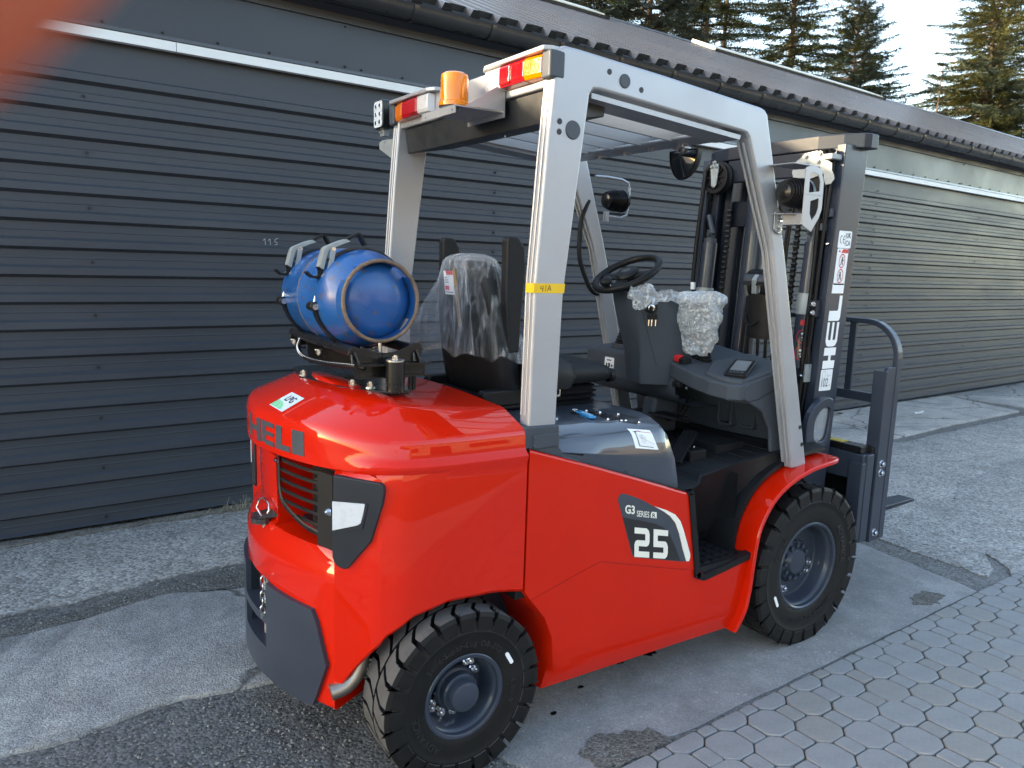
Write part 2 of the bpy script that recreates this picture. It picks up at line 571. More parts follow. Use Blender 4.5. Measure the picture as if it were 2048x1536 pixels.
# ================================================================== ground
def ground_mat(name, c1, c2, c3, agg=110, stain=1.2, bump=.5, bd=.004, rough=.85, light=.25, crack=0.0, wet=0.0, agg2=34):
    m = bpy.data.materials.new(name)
    m.use_nodes = True
    nt = m.node_tree
    L = nt.links.new
    b = nt.nodes['Principled BSDF']
    tc = _n(nt, 'ShaderNodeTexCoord')
    P = tc.outputs['Object']
    nA = _n(nt, 'ShaderNodeTexNoise'); nA.inputs['Scale'].default_value = stain; nA.inputs['Detail'].default_value = 9; nA.inputs['Roughness'].default_value = .68
    L(P, nA.inputs['Vector'])
    rA = _n(nt, 'ShaderNodeValToRGB')
    rA.color_ramp.elements[0].position = .30; rA.color_ramp.elements[0].color = (*c1, 1)
    rA.color_ramp.elements[1].position = .70; rA.color_ramp.elements[1].color = (*c2, 1)
    L(nA.outputs[0], rA.inputs[0])
    v = _n(nt, 'ShaderNodeTexVoronoi'); v.inputs['Scale'].default_value = agg
    L(P, v.inputs['Vector'])
    sp = _n(nt, 'ShaderNodeSeparateColor'); L(v.outputs['Color'], sp.inputs[0])
    mr = _n(nt, 'ShaderNodeMapRange'); mr.inputs[1].default_value = 0; mr.inputs[2].default_value = 1; mr.inputs[3].default_value = 1-light; mr.inputs[4].default_value = 1+light*1.1
    L(sp.outputs[0], mr.inputs[0])
    mu = _n(nt, 'ShaderNodeMix', data_type='RGBA', blend_type='MULTIPLY'); mu.inputs[0].default_value = 1
    L(rA.outputs[0], mu.inputs[6]); L(mr.outputs[0], mu.inputs[7])
    # sparse bright stones
    v2 = _n(nt, 'ShaderNodeTexVoronoi'); v2.inputs['Scale'].default_value = agg2*2.2
    L(P, v2.inputs['Vector'])
    s2 = _n(nt, 'ShaderNodeSeparateColor'); L(v2.outputs['Color'], s2.inputs[0])
    g1 = _n(nt, 'ShaderNodeMath', operation='GREATER_THAN'); L(s2.outputs[1], g1.inputs[0]); g1.inputs[1].default_value = .93
    g2 = _n(nt, 'ShaderNodeMath', operation='LESS_THAN'); L(v2.outputs['Distance'], g2.inputs[0]); g2.inputs[1].default_value = .30
    g3 = _n(nt, 'ShaderNodeMath', operation='MULTIPLY'); L(g1.outputs[0], g3.inputs[0]); L(g2.outputs[0], g3.inputs[1])
    g4 = _n(nt, 'ShaderNodeMath', operation='MULTIPLY'); L(g3.outputs[0], g4.inputs[0]); g4.inputs[1].default_value = .7
    m2 = _n(nt, 'ShaderNodeMix', data_type='RGBA'); L(g4.outputs[0], m2.inputs[0]); L(mu.outputs[2], m2.inputs[6]); m2.inputs[7].default_value = (*c3, 1)
    out = m2.outputs[2]
    nB = _n(nt, 'ShaderNodeTexNoise'); nB.inputs['Scale'].default_value = 5.5; nB.inputs['Detail'].default_value = 10; nB.inputs['Roughness'].default_value = .75
    L(P, nB.inputs['Vector'])
    mB = _n(nt, 'ShaderNodeMapRange'); mB.inputs[1].default_value = .35; mB.inputs[2].default_value = .65; mB.inputs[3].default_value = .80; mB.inputs[4].default_value = 1.16
    L(nB.outputs[0], mB.inputs[0])
    m3 = _n(nt, 'ShaderNodeMix', data_type='RGBA', blend_type='MULTIPLY'); m3.inputs[0].default_value = 1
    L(out, m3.inputs[6]); L(mB.outputs[0], m3.inputs[7]); out = m3.outputs[2]
    h = None
    if crack:
        nd = _n(nt, 'ShaderNodeTexNoise'); nd.inputs['Scale'].default_value = 4; nd.inputs['Detail'].default_value = 6
        L(P, nd.inputs['Vector'])
        va = _n(nt, 'ShaderNodeVectorMath', operation='MULTIPLY_ADD')
        L(nd.outputs['Color'], va.inputs[0]); va.inputs[1].default_value = (.25, .25, .25); L(P, va.inputs[2])
        vc = _n(nt, 'ShaderNodeTexVoronoi', feature='DISTANCE_TO_EDGE'); vc.inputs['Scale'].default_value = crack
        L(va.outputs[0], vc.inputs['Vector'])
        cm = _n(nt, 'ShaderNodeMapRange'); cm.inputs[1].default_value = .002; cm.inputs[2].default_value = .012; cm.inputs[3].default_value = .35; cm.inputs[4].default_value = 1
        L(vc.outputs['Distance'], cm.inputs[0])
        m4 = _n(nt, 'ShaderNodeMix', data_type='RGBA', blend_type='MULTIPLY'); m4.inputs[0].default_value = 1
        L(out, m4.inputs[6]); L(cm.outputs[0], m4.inputs[7]); out = m4.outputs[2]
    L(out, b.inputs['Base Color'])
    b.inputs['Roughness'].default_value = rough
    b.inputs['Specular IOR Level'].default_value = .35
    hm = _n(nt, 'ShaderNodeMath', operation='MULTIPLY_ADD')
    L(v.outputs['Distance'], hm.inputs[0]); hm.inputs[1].default_value = -.7
    L(nB.outputs[0], hm.inputs[2])
    bp = _n(nt, 'ShaderNodeBump'); bp.inputs['Strength'].default_value = bump; bp.inputs['Distance'].default_value = bd
    L(hm.outputs[0], bp.inputs['Height']); L(bp.outputs[0], b.inputs['Normal'])
    return m

ASPH = ground_mat('worn_gravel_asphalt', (.085, .086, .085), (.165, .164, .160), (.40, .38, .37), 95, .9, .8, .006, light=.42)
CONC = ground_mat('old_concrete', (.22, .222, .22), (.35, .35, .342), (.42, .42, .40), 170, 1.4, .8, .005, light=.30, agg2=26, crack=.9)
CONC2 = ground_mat('smooth_concrete', (.160, .161, .164), (.245, .245, .245), (.38, .36, .35), 230, 1.0, .4, .0025, light=.18, agg2=30)
CONC3 = ground_mat('rough_light_concrete', (.20, .20, .197), (.315, .315, .305), (.50, .50, .48), 75, .8, 1.0, .007, light=.42)
SOIL = ground_mat('dark_dirt', (.080, .078, .072), (.165, .160, .150), (.25, .24, .22), 120, 3, 1.0, .010, light=.4)
JOINT = ground_mat('joint_dirt', (.060, .062, .048), (.135, .132, .112), (.3, .3, .28), 160, 4, 1.0, .006, light=.4)
PAVM = M('paver_concrete', (.215, .222, .228), .8, 0, .20, 9, .8, 210, dirt=.4, dirtcol=(.13, .135, .12), ds=7, bd=.002, rvar=.08, speck=.22, speckcol=(.34, .35, .35), ss=240)
PAVM2 = M('paver_concrete_brown', (.215, .212, .205), .8, 0, .20, 9, .8, 210, dirt=.5, dirtcol=(.12, .12, .10), ds=6, bd=.002, speck=.22, speckcol=(.33, .33, .33), ss=240)
STONE = M('gravel_stone', (.20, .195, .185), .8, 0, .5, 45, .5, 300)

def wobble(poly, amp=.012, step=.05, seed=0, fine=.004):
    """walk an outline and roughen it"""
    out = []
    n = len(poly)
    for i in range(n):
        a, b = Vector(poly[i]), Vector(poly[(i+1) % n])
        d = (b-a).length
        k = max(1, int(d/step))
        for j in range(k):
            q = a.lerp(b, j/k)
            q3 = Vector((q.x*6, q.y*6, seed))
            ox, oy = mnoise.noise(q3)*amp, mnoise.noise(q3+Vector((9, 4, 2)))*amp
            q4 = Vector((q.x*33, q.y*33, seed+5))
            ox += mnoise.noise(q4)*fine; oy += mnoise.noise(q4+Vector((3, 8, 1)))*fine
            out.append((q.x+ox, q.y+oy))
    return out

def slab(name, poly, z, mat, amp=.012, step=.05, seed=0, fine=.004, skirt=.012):
    P = wobble(poly, amp, step, seed, fine)
    n = len(P)
    c = Vector((sum(p[0] for p in P)/n, sum(p[1] for p in P)/n))
    g = G()
    ins = [(p[0]+(c.x-p[0])*.012, p[1]+(c.y-p[1])*.012) for p in P]
    V = [(p[0], p[1], -.004) for p in P]+[(p[0], p[1], z*.55) for p in P]+[(q[0], q[1], z) for q in ins]
    F = [(i, (i+1) % n, (i+1) % n+n, i+n) for i in range(n)]+[(i+n, (i+1) % n+n, (i+1) % n+2*n, i+2*n) for i in range(n)]+[tuple(range(2*n, 3*n))]
    g.add(V, F)
    return mk(name, g, mat, smooth=50, kind='structure')

g = G()
nx = 120
V = []
xs = [-150, -60, -25, -12, -6]+[-3+.25*i for i in range(0, 57)]+[14, 20, 30, 60, 150]
ys = [-150, -60, -30, -15, -8]+[-4+.25*i for i in range(0, 27)]+[4, 8, 20, 60, 150]
Pg = []
for x in xs:
    row = []
    for y in ys:
        z = mnoise.noise(Vector((x*.8, y*.8, 3)))*.004-.003 if (-4 < x < 12 and -4 < y < 3) else -.003
        row.append((x, y, z))
    Pg.append(row)
g.grid(Pg)
mk('ground', g, ASPH, smooth=60, kind='structure')

slab('concrete_slab', [(-3.2, .95), (-1.9, 1.0), (-1.02, 1.045), (-.76, 1.09), (-.49, 1.16), (-.22, 1.06), (.35, 1.02), (.33, .42), (.1, .24), (-.25, .21), (-.43, .24), (-.60, .275), (-.82, .235), (-.96, .226), (-1.12, .215), (-2.0, .12), (-3.2, .05)], .013, CONC, .02, .035, 3, .010)
slab('concrete_slab', [(.24, -.757), (.13, -.5), (.21, -.2), (.32, .1), (.50, .3), (.9, .42), (2.90, .46), (2.905, .07), (2.86, -.30), (2.80, -.672)], .004, CONC2, .012, .06, 8, .006)
slab('wall_apron', [(-4, 1.32), (-.9, 1.27), (-.5, 1.36), (0, 1.38), (2.4, 1.42), (3.66, 1.42), (3.66, 2.44), (-4, 2.10)], .006, CONC3, .03, .05, 12, .012)
slab('concrete_slab', [(3.70, 1.43), (4.6, 1.44), (5.29, 1.45), (5.92, 1.47), (5.93, 2.52), (3.70, 2.43)], .014, CONC, .006, .05, 5, .004)
slab('concrete_slab', [(5.97, 1.47), (7.03, 1.56), (8.6, 1.60), (8.9, 2.60), (5.97, 2.52)], .016, CONC, .006, .05, 6, .004)
slab('concrete_slab', [(8.95, 1.60), (10.5, 1.75), (12.5, 1.9), (12.5, 2.78), (8.97, 2.62)], .012, CONC, .008, .06, 7, .004)
slab('ground_patch', [(3.03, -.62), (3.1, .5), (3.3, 1.3), (5.9, 1.36), (9, 1.5), (15, 1.85), (15, .7), (9, .62), (6.0, .50), (4.7, .36), (4.1, .10), (3.5, -.35)], .004, CONC3, .05, .08, 15, .02)
slab('ground_patch', [(3.12, -.70), (3.52, -.33), (4.12, .12), (4.72, .375), (6.0, .515), (9, .635), (15, .72), (15, -.6), (6, -.70)], .007, CONC3, .04, .08, 25, .02)
slab('dirt_strip', [(-3.4, 1.0), (-1.1, 1.06), (-.76, 1.10), (-.49, 1.17), (-.2, 1.07), (.6, 1.05), (.6, 1.26), (-.16, 1.31), (-.49, 1.29), (-.86, 1.17), (-1.2, 1.15), (-3.4, 1.14)], .003, SOIL, .03, .04, 31, .014)
slab('dirt_strip', [(-3.4, 2.00), (-.9, 2.13), (2, 2.26), (8, 2.53), (8, 2.60), (2, 2.34), (-3.4, 2.10)], .0095, SOIL, .03, .04, 36, .014)
slab('dirt_patch', [(.38, -.745), (.36, -.66), (.47, -.62), (.60, -.66), (.66, -.74)], .0065, SOIL, .05, .02, 41, .03)
slab('dirt_patch', [(2.36, -.60), (2.42, -.54), (2.58, -.55), (2.60, -.61), (2.46, -.65)], .0065, SOIL, .05, .02, 44, .03)
OIL = M('oil_spot', (.006, .006, .007), .25, 0, .2, 20)
for i, (x, y, r) in enumerate([(.99, -.30, .022), (.84, -.30, .012), (.66, -.28, .012), (.60, -.36, .007), (.42, -.44, .008)]):
    pts = [(x+r*(1+.6*mnoise.noise(Vector((math.cos(a)*2, math.sin(a)*2, i*7))))*math.cos(a)*1.6, y+r*(1+.6*mnoise.noise(Vector((math.cos(a)*2, math.sin(a)*2, i*7))))*math.sin(a)) for a in [k*PI/9 for k in range(18)]]
    slab('oil_spot', pts, .0062, OIL, .004, .01, i, .003)

# ------------------------------------------------------------------ interlocking pavers
PY = R(2.2)
PO = Vector((.443, -.774, 0))
pu, pv = Vector((math.cos(PY), math.sin(PY), 0)), Vector((math.sin(PY), -math.cos(PY), 0))   # along the edge, towards the camera side
PX, PR = .2155, .108
gb = G()
pb = [PO+pu*a+pv*b for a, b in ((-4, -.006), (14, -.006), (14, 5), (-4, 5))]
gb.add([p+Vector((0, 0, .0025)) for p in pb], [(0, 1, 2, 3)])
bed = mk('paving', gb, JOINT, smooth=0, kind='structure')
def paver_geo(poly, h=.011, inset=.0045, rn=.010):
    # rounded corners
    n = len(poly); P = []
    for i in range(n):
        a, b, c = Vector(poly[i-1]), Vector(poly[i]), Vector(poly[(i+1) % n])
        d1, d2 = (a-b), (c-b)
        r = min(rn, d1.length*.4, d2.length*.4)
        p, q = b+d1.normalized()*r, b+d2.normalized()*r
        P += [p, (p+q)/4+b/2, q]
    n = len(P)
    c = sum(P, Vector((0, 0)))/n
    g = G()
    V = [(p.x, p.y, -.003) for p in P]+[(p.x, p.y, h-.004) for p in P]
    for k, (f, z) in enumerate(((.55, h-.0012), (1.0, h))):
        for p in P:
            d = (c-p).normalized()*inset*f
            V.append((p.x+d.x, p.y+d.y, z))
    F = []
    for l in range(3):
        F += [(l*n+i, l*n+(i+1) % n, (l+1)*n+(i+1) % n, (l+1)*n+i) for i in range(n)]
    F.append(tuple(range(3*n, 4*n)))
    return g.add(V, F)
OCT = [(.0705, .036), (.0375, .0655), (-.0375, .0655), (-.0705, .036), (-.0705, -.036), (-.0375, -.0655), (.0375, -.0655), (.0705, -.036)]
HOCT = [(.0705, 0), (.0705, .036), (.0375, .0655), (-.0375, .0655), (-.0705, .036), (-.0705, 0)]
SQ = [(.0325, .0385), (-.0325, .0385), (-.0325, -.0385), (.0325, -.0385)]
HSQ = [(.0325, 0), (.0325, .0385), (-.0325, .0385), (-.0325, 0)]
protos = {}
rng = random.Random(5)
def in_view(p, m=60):
    d = p-CP
    z = d.dot(fw)
    if z < .1: return False
    x = 1024+1535.3*d.dot(rt)/z; y = 768-1535.3*d.dot(up)/z
    return -m < x < 2048+m and y < 1536+m
far = G()
for j in range(0, 24):
    for i in range(-14, 46):
        for kind, off in (('o', 0), ('s', .5)):
            a = (i+off+(0 if j % 2 == 0 else .5))*PX+.02
            b = j*PR
            k = kind if j else 'h'+kind
            wp = PO+pu*a+pv*(b+.003)
            if wp.x < -2.3 or wp.x > 7.5: continue
            jit = [rng.uniform(-1, 1) for _ in range(5)]
            rot = Matrix(((pu.x, pv.x, 0), (pu.y, pv.y, 0), (0, 0, 1))).to_4x4()
            m = Matrix.Translation(wp+Vector((jit[3]*.0015, jit[4]*.0015, .001+jit[0]*.0012))) @ rot @ Euler((jit[1]*.008, jit[2]*.008, jit[0]*.012)).to_matrix().to_4x4()
            poly = {'o': OCT, 's': SQ, 'ho': HOCT, 'hs': HSQ}[k]
            if in_view(wp) and wp.x < 4.6:
                if k not in protos:
                    pr = []
                    for mt in (PAVM, PAVM2):
                        o = mk('paving_stone', paver_geo(poly), mt, None, smooth=0)
                        me = o.data
                        bpy.data.objects.remove(o)
                        pr.append(me)
                    protos[k] = pr
                me = protos[k][0 if rng.random() < .68 else 1]
                o = bpy.data.objects.new('paving_stone', me)
                COL.objects.link(o)
                o.parent = bed
                o.matrix_local = m
            else:
                gg = paver_geo(poly)
                far.add(gg.V, gg.F, m)
o = mk('paving_stones_beyond', far, PAVM, bed, smooth=0)
o['kind'] = 'stuff'

# ------------------------------------------------------------------ loose gravel (uncountable)
def stones(name, regs, seed, label, cat, mat=STONE):
    rg = random.Random(seed)
    V = []; F = []
    base = [(1, 0, 0), (-1, 0, 0), (0, 1, 0), (0, -1, 0), (0, 0, 1), (0, 0, -.6)]
    fc = [(0, 2, 4), (2, 1, 4), (1, 3, 4), (3, 0, 4), (2, 0, 5), (1, 2, 5), (3, 1, 5), (0, 3, 5)]
    for (x0, x1, y0, y1, n, s0, s1, zz) in regs:
        c = 0
        while c < n:
            x, y = rg.uniform(x0, x1), rg.uniform(y0, y1)
            if mnoise.noise(Vector((x*2.2, y*2.2, seed))) < rg.uniform(-.55, .35):
                c += .34
                continue
            c += 1
            s = s0+(s1-s0)*rg.random()**3
            m = Matrix.Translation((x, y, zz+s*.22)) @ Euler((rg.uniform(-.4, .4), rg.uniform(-.4, .4), rg.uniform(0, 6))).to_matrix().to_4x4()
            k = len(V)
            for b in base:
                V.append(tuple(m @ Vector((b[0]*s*rg.uniform(.7, 1.2), b[1]*s*rg.uniform(.6, 1), b[2]*s*rg.uniform(.45, .75)))))
            F += [tuple(q+k for q in f) for f in fc]
    g = G(); g.V = V; g.F = F
    return mk(name, g, mat, smooth=0, fix=False, kind='stuff', label=label, cat=cat)
stones('gravel', [(-1.15, .28, -.85, .24, 6500, .002, .008, 0), (-.6, .6, -.6, .4, 2500, .002, .009, 0), (-1.6, .7, 1.05, 1.34, 1500, .002, .009, .003), (-2, 1.5, 1.3, 2.2, 1500, .0015, .007, .006),
                  (-2.2, .3, .2, 1.05, 350, .0015, .006, .013)], 3, 'loose grey gravel on worn asphalt around the rear wheel', 'gravel')
stones('grit', [(2.9, 5.5, -.7, 1.4, 2200, .002, .009, .005), (5.5, 10, -.3, 1.6, 1200, .003, .010, .006), (.3, 2.8, -.74, .2, 260, .001, .006, .004), (.3, 3, -1.5, -.7, 140, .001, .004, .010), (.3, 2.8, -.78, -.68, 500, .001, .004, .005)], 9, 'loose grit on the pale ground beyond the forks', 'grit')

# ================================================================== warehouse
th = R(2.59)
U = Vector((math.cos(th), math.sin(th), 0)); N = Vector((math.sin(th), -math.cos(th), 0)); Z = Vector((0, 0, 1))
W0 = Vector((-1.109, 2.199, 0))
def wl(s, h, o=0.0):
    return W0+U*s+Z*h+N*o
WALLM = M('anthracite_cladding', (.039, .046, .058), .46, .0, .10, 1.6, .06, 24, .08, .25, spec=.28, dirt=.28, dirtcol=(.075, .078, .080), ds=2.6, rvar=.08, bd=.002, stretch=(.5, .5, 3))
FASC = M('fascia_sheet', (.031, .037, .048), .42, .1, .12, 1.2, .10, 3, .15, .2, spec=.3, bd=.01)
TRIMW = M('white_trim', (.62, .63, .63), .5, 0, .06, 5, dirt=.25, dirtcol=(.30, .29, .27), ds=5)
GUTM = M('dark_gutter', (.026, .025, .025), .28, 0, .15, 3, .05, 20, .5, .12)
ROOFM = M('roof_sheet', (.050, .047, .048), .36, .1, .14, 2, .06, 20, .3, .2, dirt=.2, dirtcol=(.14, .13, .12), ds=1.5)
SOFF = M('soffit_trim', (.036, .041, .050), .5, 0, .1, 3)
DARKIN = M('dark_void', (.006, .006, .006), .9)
SKYL = M('skylight_panel', (.70, .68, .62), .35, 0, .08, 3)
ROOFEND = M('roof_gap_dark', (.012, .012, .012), .7)
SCREWM = M('screw_head', (.020, .022, .026), .45, .3)
ware = thing('warehouse', 'long low warehouse clad in dark grey ribbed sheets behind the truck', 'warehouse', W0)

PITCH = .1372
def clad_profile(k0, k1, top=None, bot=None):
    """(h, offset) going down; dark bevel k sits at 2.316-PITCH*k"""
    D = .028
    P = []
    for k in range(k0, k1+1):
        h = 2.316-PITCH*k
        P += [(h+.009+.034, -.0), (h+.009, 0), (h-.007, -D), (h-.040, -D), (h-.043, -D+.002), (h-.047, -D+.002), (h-.050, -D), (h-.081, -D), (h-.0942, 0)]
    if top is not None:
        P = [(top, -D)]+[(2.316+PITCH-.0942+.034*0+.013, -D)]+P if k0 == 0 else P
    if bot is not None:
        P = [p for p in P if p[0] > bot]+[(bot, P[-1][1])]
    return P
SEG = [(-7.08, -2.04), (-2.04, 3.0), (3.0, 8.04), (8.04, 13.08), (13.08, 18.12), (18.12, 24.0)]
for si, (a, b) in enumerate(SEG):
    for ri, (k0, k1) in enumerate(((0, 4), (5, 10), (11, 16))):
        prof = clad_profile(k0, k1, 2.545 if k0 == 0 else None, .028 if k1 == 16 else None)
        n = 22
        Pm = []
        for i in range(n+1):
            s = a+(b-a)*i/n
            if i == 0: s += .001
            if i == n: s += .03
            row = []
            for (h, o) in prof:
                wv = mnoise.noise(Vector((s*1.7, h*2.1, si*3.1+ri)))*.0016+mnoise.noise(Vector((s*.6, h*.8, 9)))*.002
                row.append(wl(s, h, o+wv+(.0022 if i == n else 0)+.0013*(2-ri)))
            Pm.append(row)
        g = G().grid(Pm)
        # thickness lip at the bottom edge
        mk('cladding_sheet', g, WALLM, ware, smooth=20, fix=False)
# white strip, its joints
for a, b in ((-6, -3.1), (-3.098, .92), (.923, 4.93), (4.933, 8.94), (8.943, 12.95), (12.953, 17), (17.003, 24)):
    g = G().prism([(2.528, .012), (2.531, .034), (2.578, .030), (2.583, .004), (2.528, .004)], 'x', a, b)
    g.V = [tuple(wl(v[0], v[1], v[2])) for v in g.V]
    mk('white_strip', g, TRIMW, ware, smooth=0)
gg = G().prism([(2.579, -.02), (2.583, .032), (2.600, .030), (2.604, -.01)], 'x', -6, 24)
gg.V = [tuple(wl(*v)) for v in gg.V]
mk('drip_rail', gg, GUTM, ware, smooth=0)
for k in range(-4, 11):
    a = 1.865+2*k
    Pm = []
    for i in range(9):
        s = a+2*i/8+(.03 if i == 8 else 0)
        Pm.append([wl(s, h, .014+(.0018 if i == 8 else 0)+mnoise.noise(Vector((s*1.1, h*3, 4)))*.004) for h in (2.602, 2.66, 2.73, 2.80, 2.868)])
    mk('fascia_sheet', G().grid(Pm), FASC, ware, smooth=30, fix=False)
g = G().prism([(2.862, .005), (2.862, .030), (2.905, .034), (2.93, .085), (2.98, .09), (2.98, .005)], 'x', -6, 24)
g.V = [tuple(wl(*v)) for v in g.V]
mk('eave_trim', g, SOFF, ware, smooth=0)
# screws
g = G()
for s in [-2.02, .487, 3.012, 5.52, 8.052, 10.55, 13.09]:
    for k in range(-1, 17):
        if (k % 2 == 0 or s in (3.012, 8.052)):
            p = wl(s, 2.316-PITCH*k-.062, -.018)
            hexbolt(g, p, N, .0055, .004)
for k in range(-12, 60):
    p = wl(.3+k*.28, 2.618, .016)
    hexbolt(g, p, N, .005, .004)
for k in range(-3, 8):
    for h in (2.62, 2.845):
        hexbolt(g, wl(1.875+2*k, h, .018), N, .0055, .004)
o = mk('screw_heads', g, SCREWM, ware, smooth=0)
o['kind'] = 'stuff'
# chalk number, scuffs
g = G()
def stroke(g, pts, wd, o, fx):
    P = [fx(x, y, o) for x, y in pts]
    for a, b in zip(P[:-1], P[1:]):
        d = (b-a).normalized(); q = d.cross(N).normalized()*wd/2
        g.add([a-q, a+q, b+q, b-q], [(0, 1, 2, 3)])
fx = lambda x, y, o: wl(1.385+x, 1.560+y, o)
for x in (0, .030):
    stroke(g, [(x-.012, .018), (x, .03), (x+.002, -.006)], .0022, -.0172+.0026, fx)
stroke(g, [(.078, .034), (.060, .030), (.058, .014), (.070, .012), (.072, .0), (.058, -.004)], .0022, -.0172+.0026, fx)
mk('chalk_number', g, M('chalk', (.42, .44, .45), .9), ware, smooth=0, fix=False)
# gutter: half-round trough with beads, brackets
gc_h, gc_o, gr = 2.985, .175, .072
Pm = []
ns = 60
sec = [(gc_h+gr*math.sin(a), gc_o+gr*math.cos(a)) for a in [PI*(1+i/12) for i in range(13)]]
sec = [(h, o) for h, o in sec]
sec += [(gc_h+.008, gc_o+gr+.006), (gc_h+.012, gc_o+gr-.002), (gc_h+.004, gc_o+gr-.006)]
for i in range(ns+1):
    s = -6+30*i/ns
    Pm.append([wl(s, h+mnoise.noise(Vector((s*.9, 0, 7)))*.002, o) for h, o in sec])
gut = mk('gutter', G().grid(Pm), GUTM, ware, smooth=40, fix=False)
for k in range(-12, 32):
    s = 3.912+.5615*k
    g = G()
    Q = []
    for ss in (s-.016, s+.016):
        Q.append([wl(ss, gc_h+(gr+.0065)*math.sin(a), gc_o+(gr+.0065)*math.cos(a)) for a in [PI*(1+i/10) for i in range(11)]])
    g.grid(Q)
    mk('gutter_bracket', g, GUTM, gut, smooth=60, fix=False)
# roof
RP = R(24)
dv = -N*math.cos(RP)+Z*math.sin(RP)
rn = U.cross(dv).normalized()
if rn.z < 0: rn = -rn
E0 = wl(0, 3.028, .17)
RW = 5.3
def rf(s, w, h=0.0):
    return E0+U*s+dv*w+rn*h
RB = .2105
ribs0 = 2.905-.105
for k in range(-8, 24):
    a = ribs0+k*RB*5
    prof = []
    for r in range(5):
        b = a+r*RB
        prof += [(b, 0), (b+.062, 0), (b+.078, .042), (b+.122, .042), (b+.140, 0)]
    prof += [(a+5*RB+.004, .0)]
    Pm = []
    for wq in (0, 1.3, 2.6, 4.0, RW):
        Pm.append([rf(s, wq, h+.0008*(k % 2)) for s, h in prof])
    mk('roof_sheet', G().grid(Pm), ROOFM, ware, smooth=25, fix=False)
for k in range(-24, 120):
    b = ribs0+k*RB
    if b < -6 or b > 24: continue
    g = G()
    q = [(b+.063, .0), (b+.0785, .0405), (b+.1215, .0405), (b+.139, .0)]
    A = [rf(x, -.0015, h) for x, h in q]; B_ = [rf(x, .05, h) for x, h in q]
    g.add(A+B_, [(0, 1, 2, 3), (4, 7, 6, 5), (0, 4, 5, 1), (1, 5, 6, 2), (2, 6, 7, 3), (3, 7, 4, 0)])
    mk('rib_end_dark', g, DARKIN, ware, smooth=0, fix=False)  # black plugs put the shade inside the open rib ends into colour
# board painted black as the shade under the sheets, back slope, gables
g = G()
P4 = [rf(-6, .10, -.004), rf(24, .10, -.004), rf(24, .10, .040), rf(-6, .10, .040)]
g.add(P4, [(0, 1, 2, 3)])
P4 = [rf(-6, .0, -.004), rf(24, .0, -.004), rf(24, RW, -.004), rf(-6, RW, -.004)]
g.add(P4, [(0, 1, 2, 3)])
mk('roof_underlay', g, ROOFEND, ware, smooth=0, fix=False)
rid = [rf(-6, RW, 0), rf(24, RW, 0)]
hor = -N*RW*math.cos(RP)
g = G()
back = [rid[0], rid[1], rid[1]+hor-Z*RW*math.sin(RP), rid[0]+hor-Z*RW*math.sin(RP)]
g.add(back, [(0, 1, 2, 3)])
mk('roof_back_slope', g, ROOFM, ware, smooth=0, fix=False)
g = G()
for s in (-6, 24):
    g.add([wl(s, 0, 0), wl(s, 2.95, 0), rf(s, RW, 0), wl(s, 3.0, 0)+hor*2, wl(s, 0, 0)+hor*2], [(0, 1, 2, 3, 4)])
g.add([wl(-6, 0)+hor*2, wl(24, 0)+hor*2, wl(24, 3)+hor*2, wl(-6, 3)+hor*2], [(0, 1, 2, 3)])
mk('end_walls', g, WALLM, ware, smooth=0, fix=False)
g = G()
for sgn in (1,):
    Pm = [[rf(s, RW-.16, .047), rf(s, RW-.02, .062), rf(s, RW+.02, .062), rid[0]+U*(s+6)+hor*.03-Z*.06+Z*.05] for s in range(-6, 25, 3)]
g.grid(Pm)
mk('ridge_cap', g, ROOFM, ware, smooth=0, fix=False)
for a, b in ((1.5, 7.6), (10.0, 15.1)):
    sk_ = mk('skylight', G().add([rf(s, wq, h) for s in (a, b) for wq in (4.62, 5.16) for h in (.045, .10)], [(0, 1, 3, 2), (4, 6, 7, 5), (0, 4, 5, 1), (2, 3, 7, 6), (0, 2, 6, 4), (1, 5, 7, 3)]), SKYL, ware, smooth=0)
    g = G().add([rf(s, wq, h) for s in (a-.05, b+.05) for wq in (4.56, 4.615) for h in (.043, .085)], [(0, 1, 3, 2), (4, 6, 7, 5), (0, 4, 5, 1), (2, 3, 7, 6), (0, 2, 6, 4), (1, 5, 7, 3)])
    g.add([rf(s, wq, h) for s in (b+.005, b+.06) for wq in (4.56, 5.2) for h in (.043, .085)], [(0, 1, 3, 2), (4, 6, 7, 5), (0, 4, 5, 1), (2, 3, 7, 6), (0, 2, 6, 4), (1, 5, 7, 3)])
    mk('skylight_shade', g, GUTM, sk_, smooth=0)  # dark strips stand in for the shadowed gap along the skylight edge

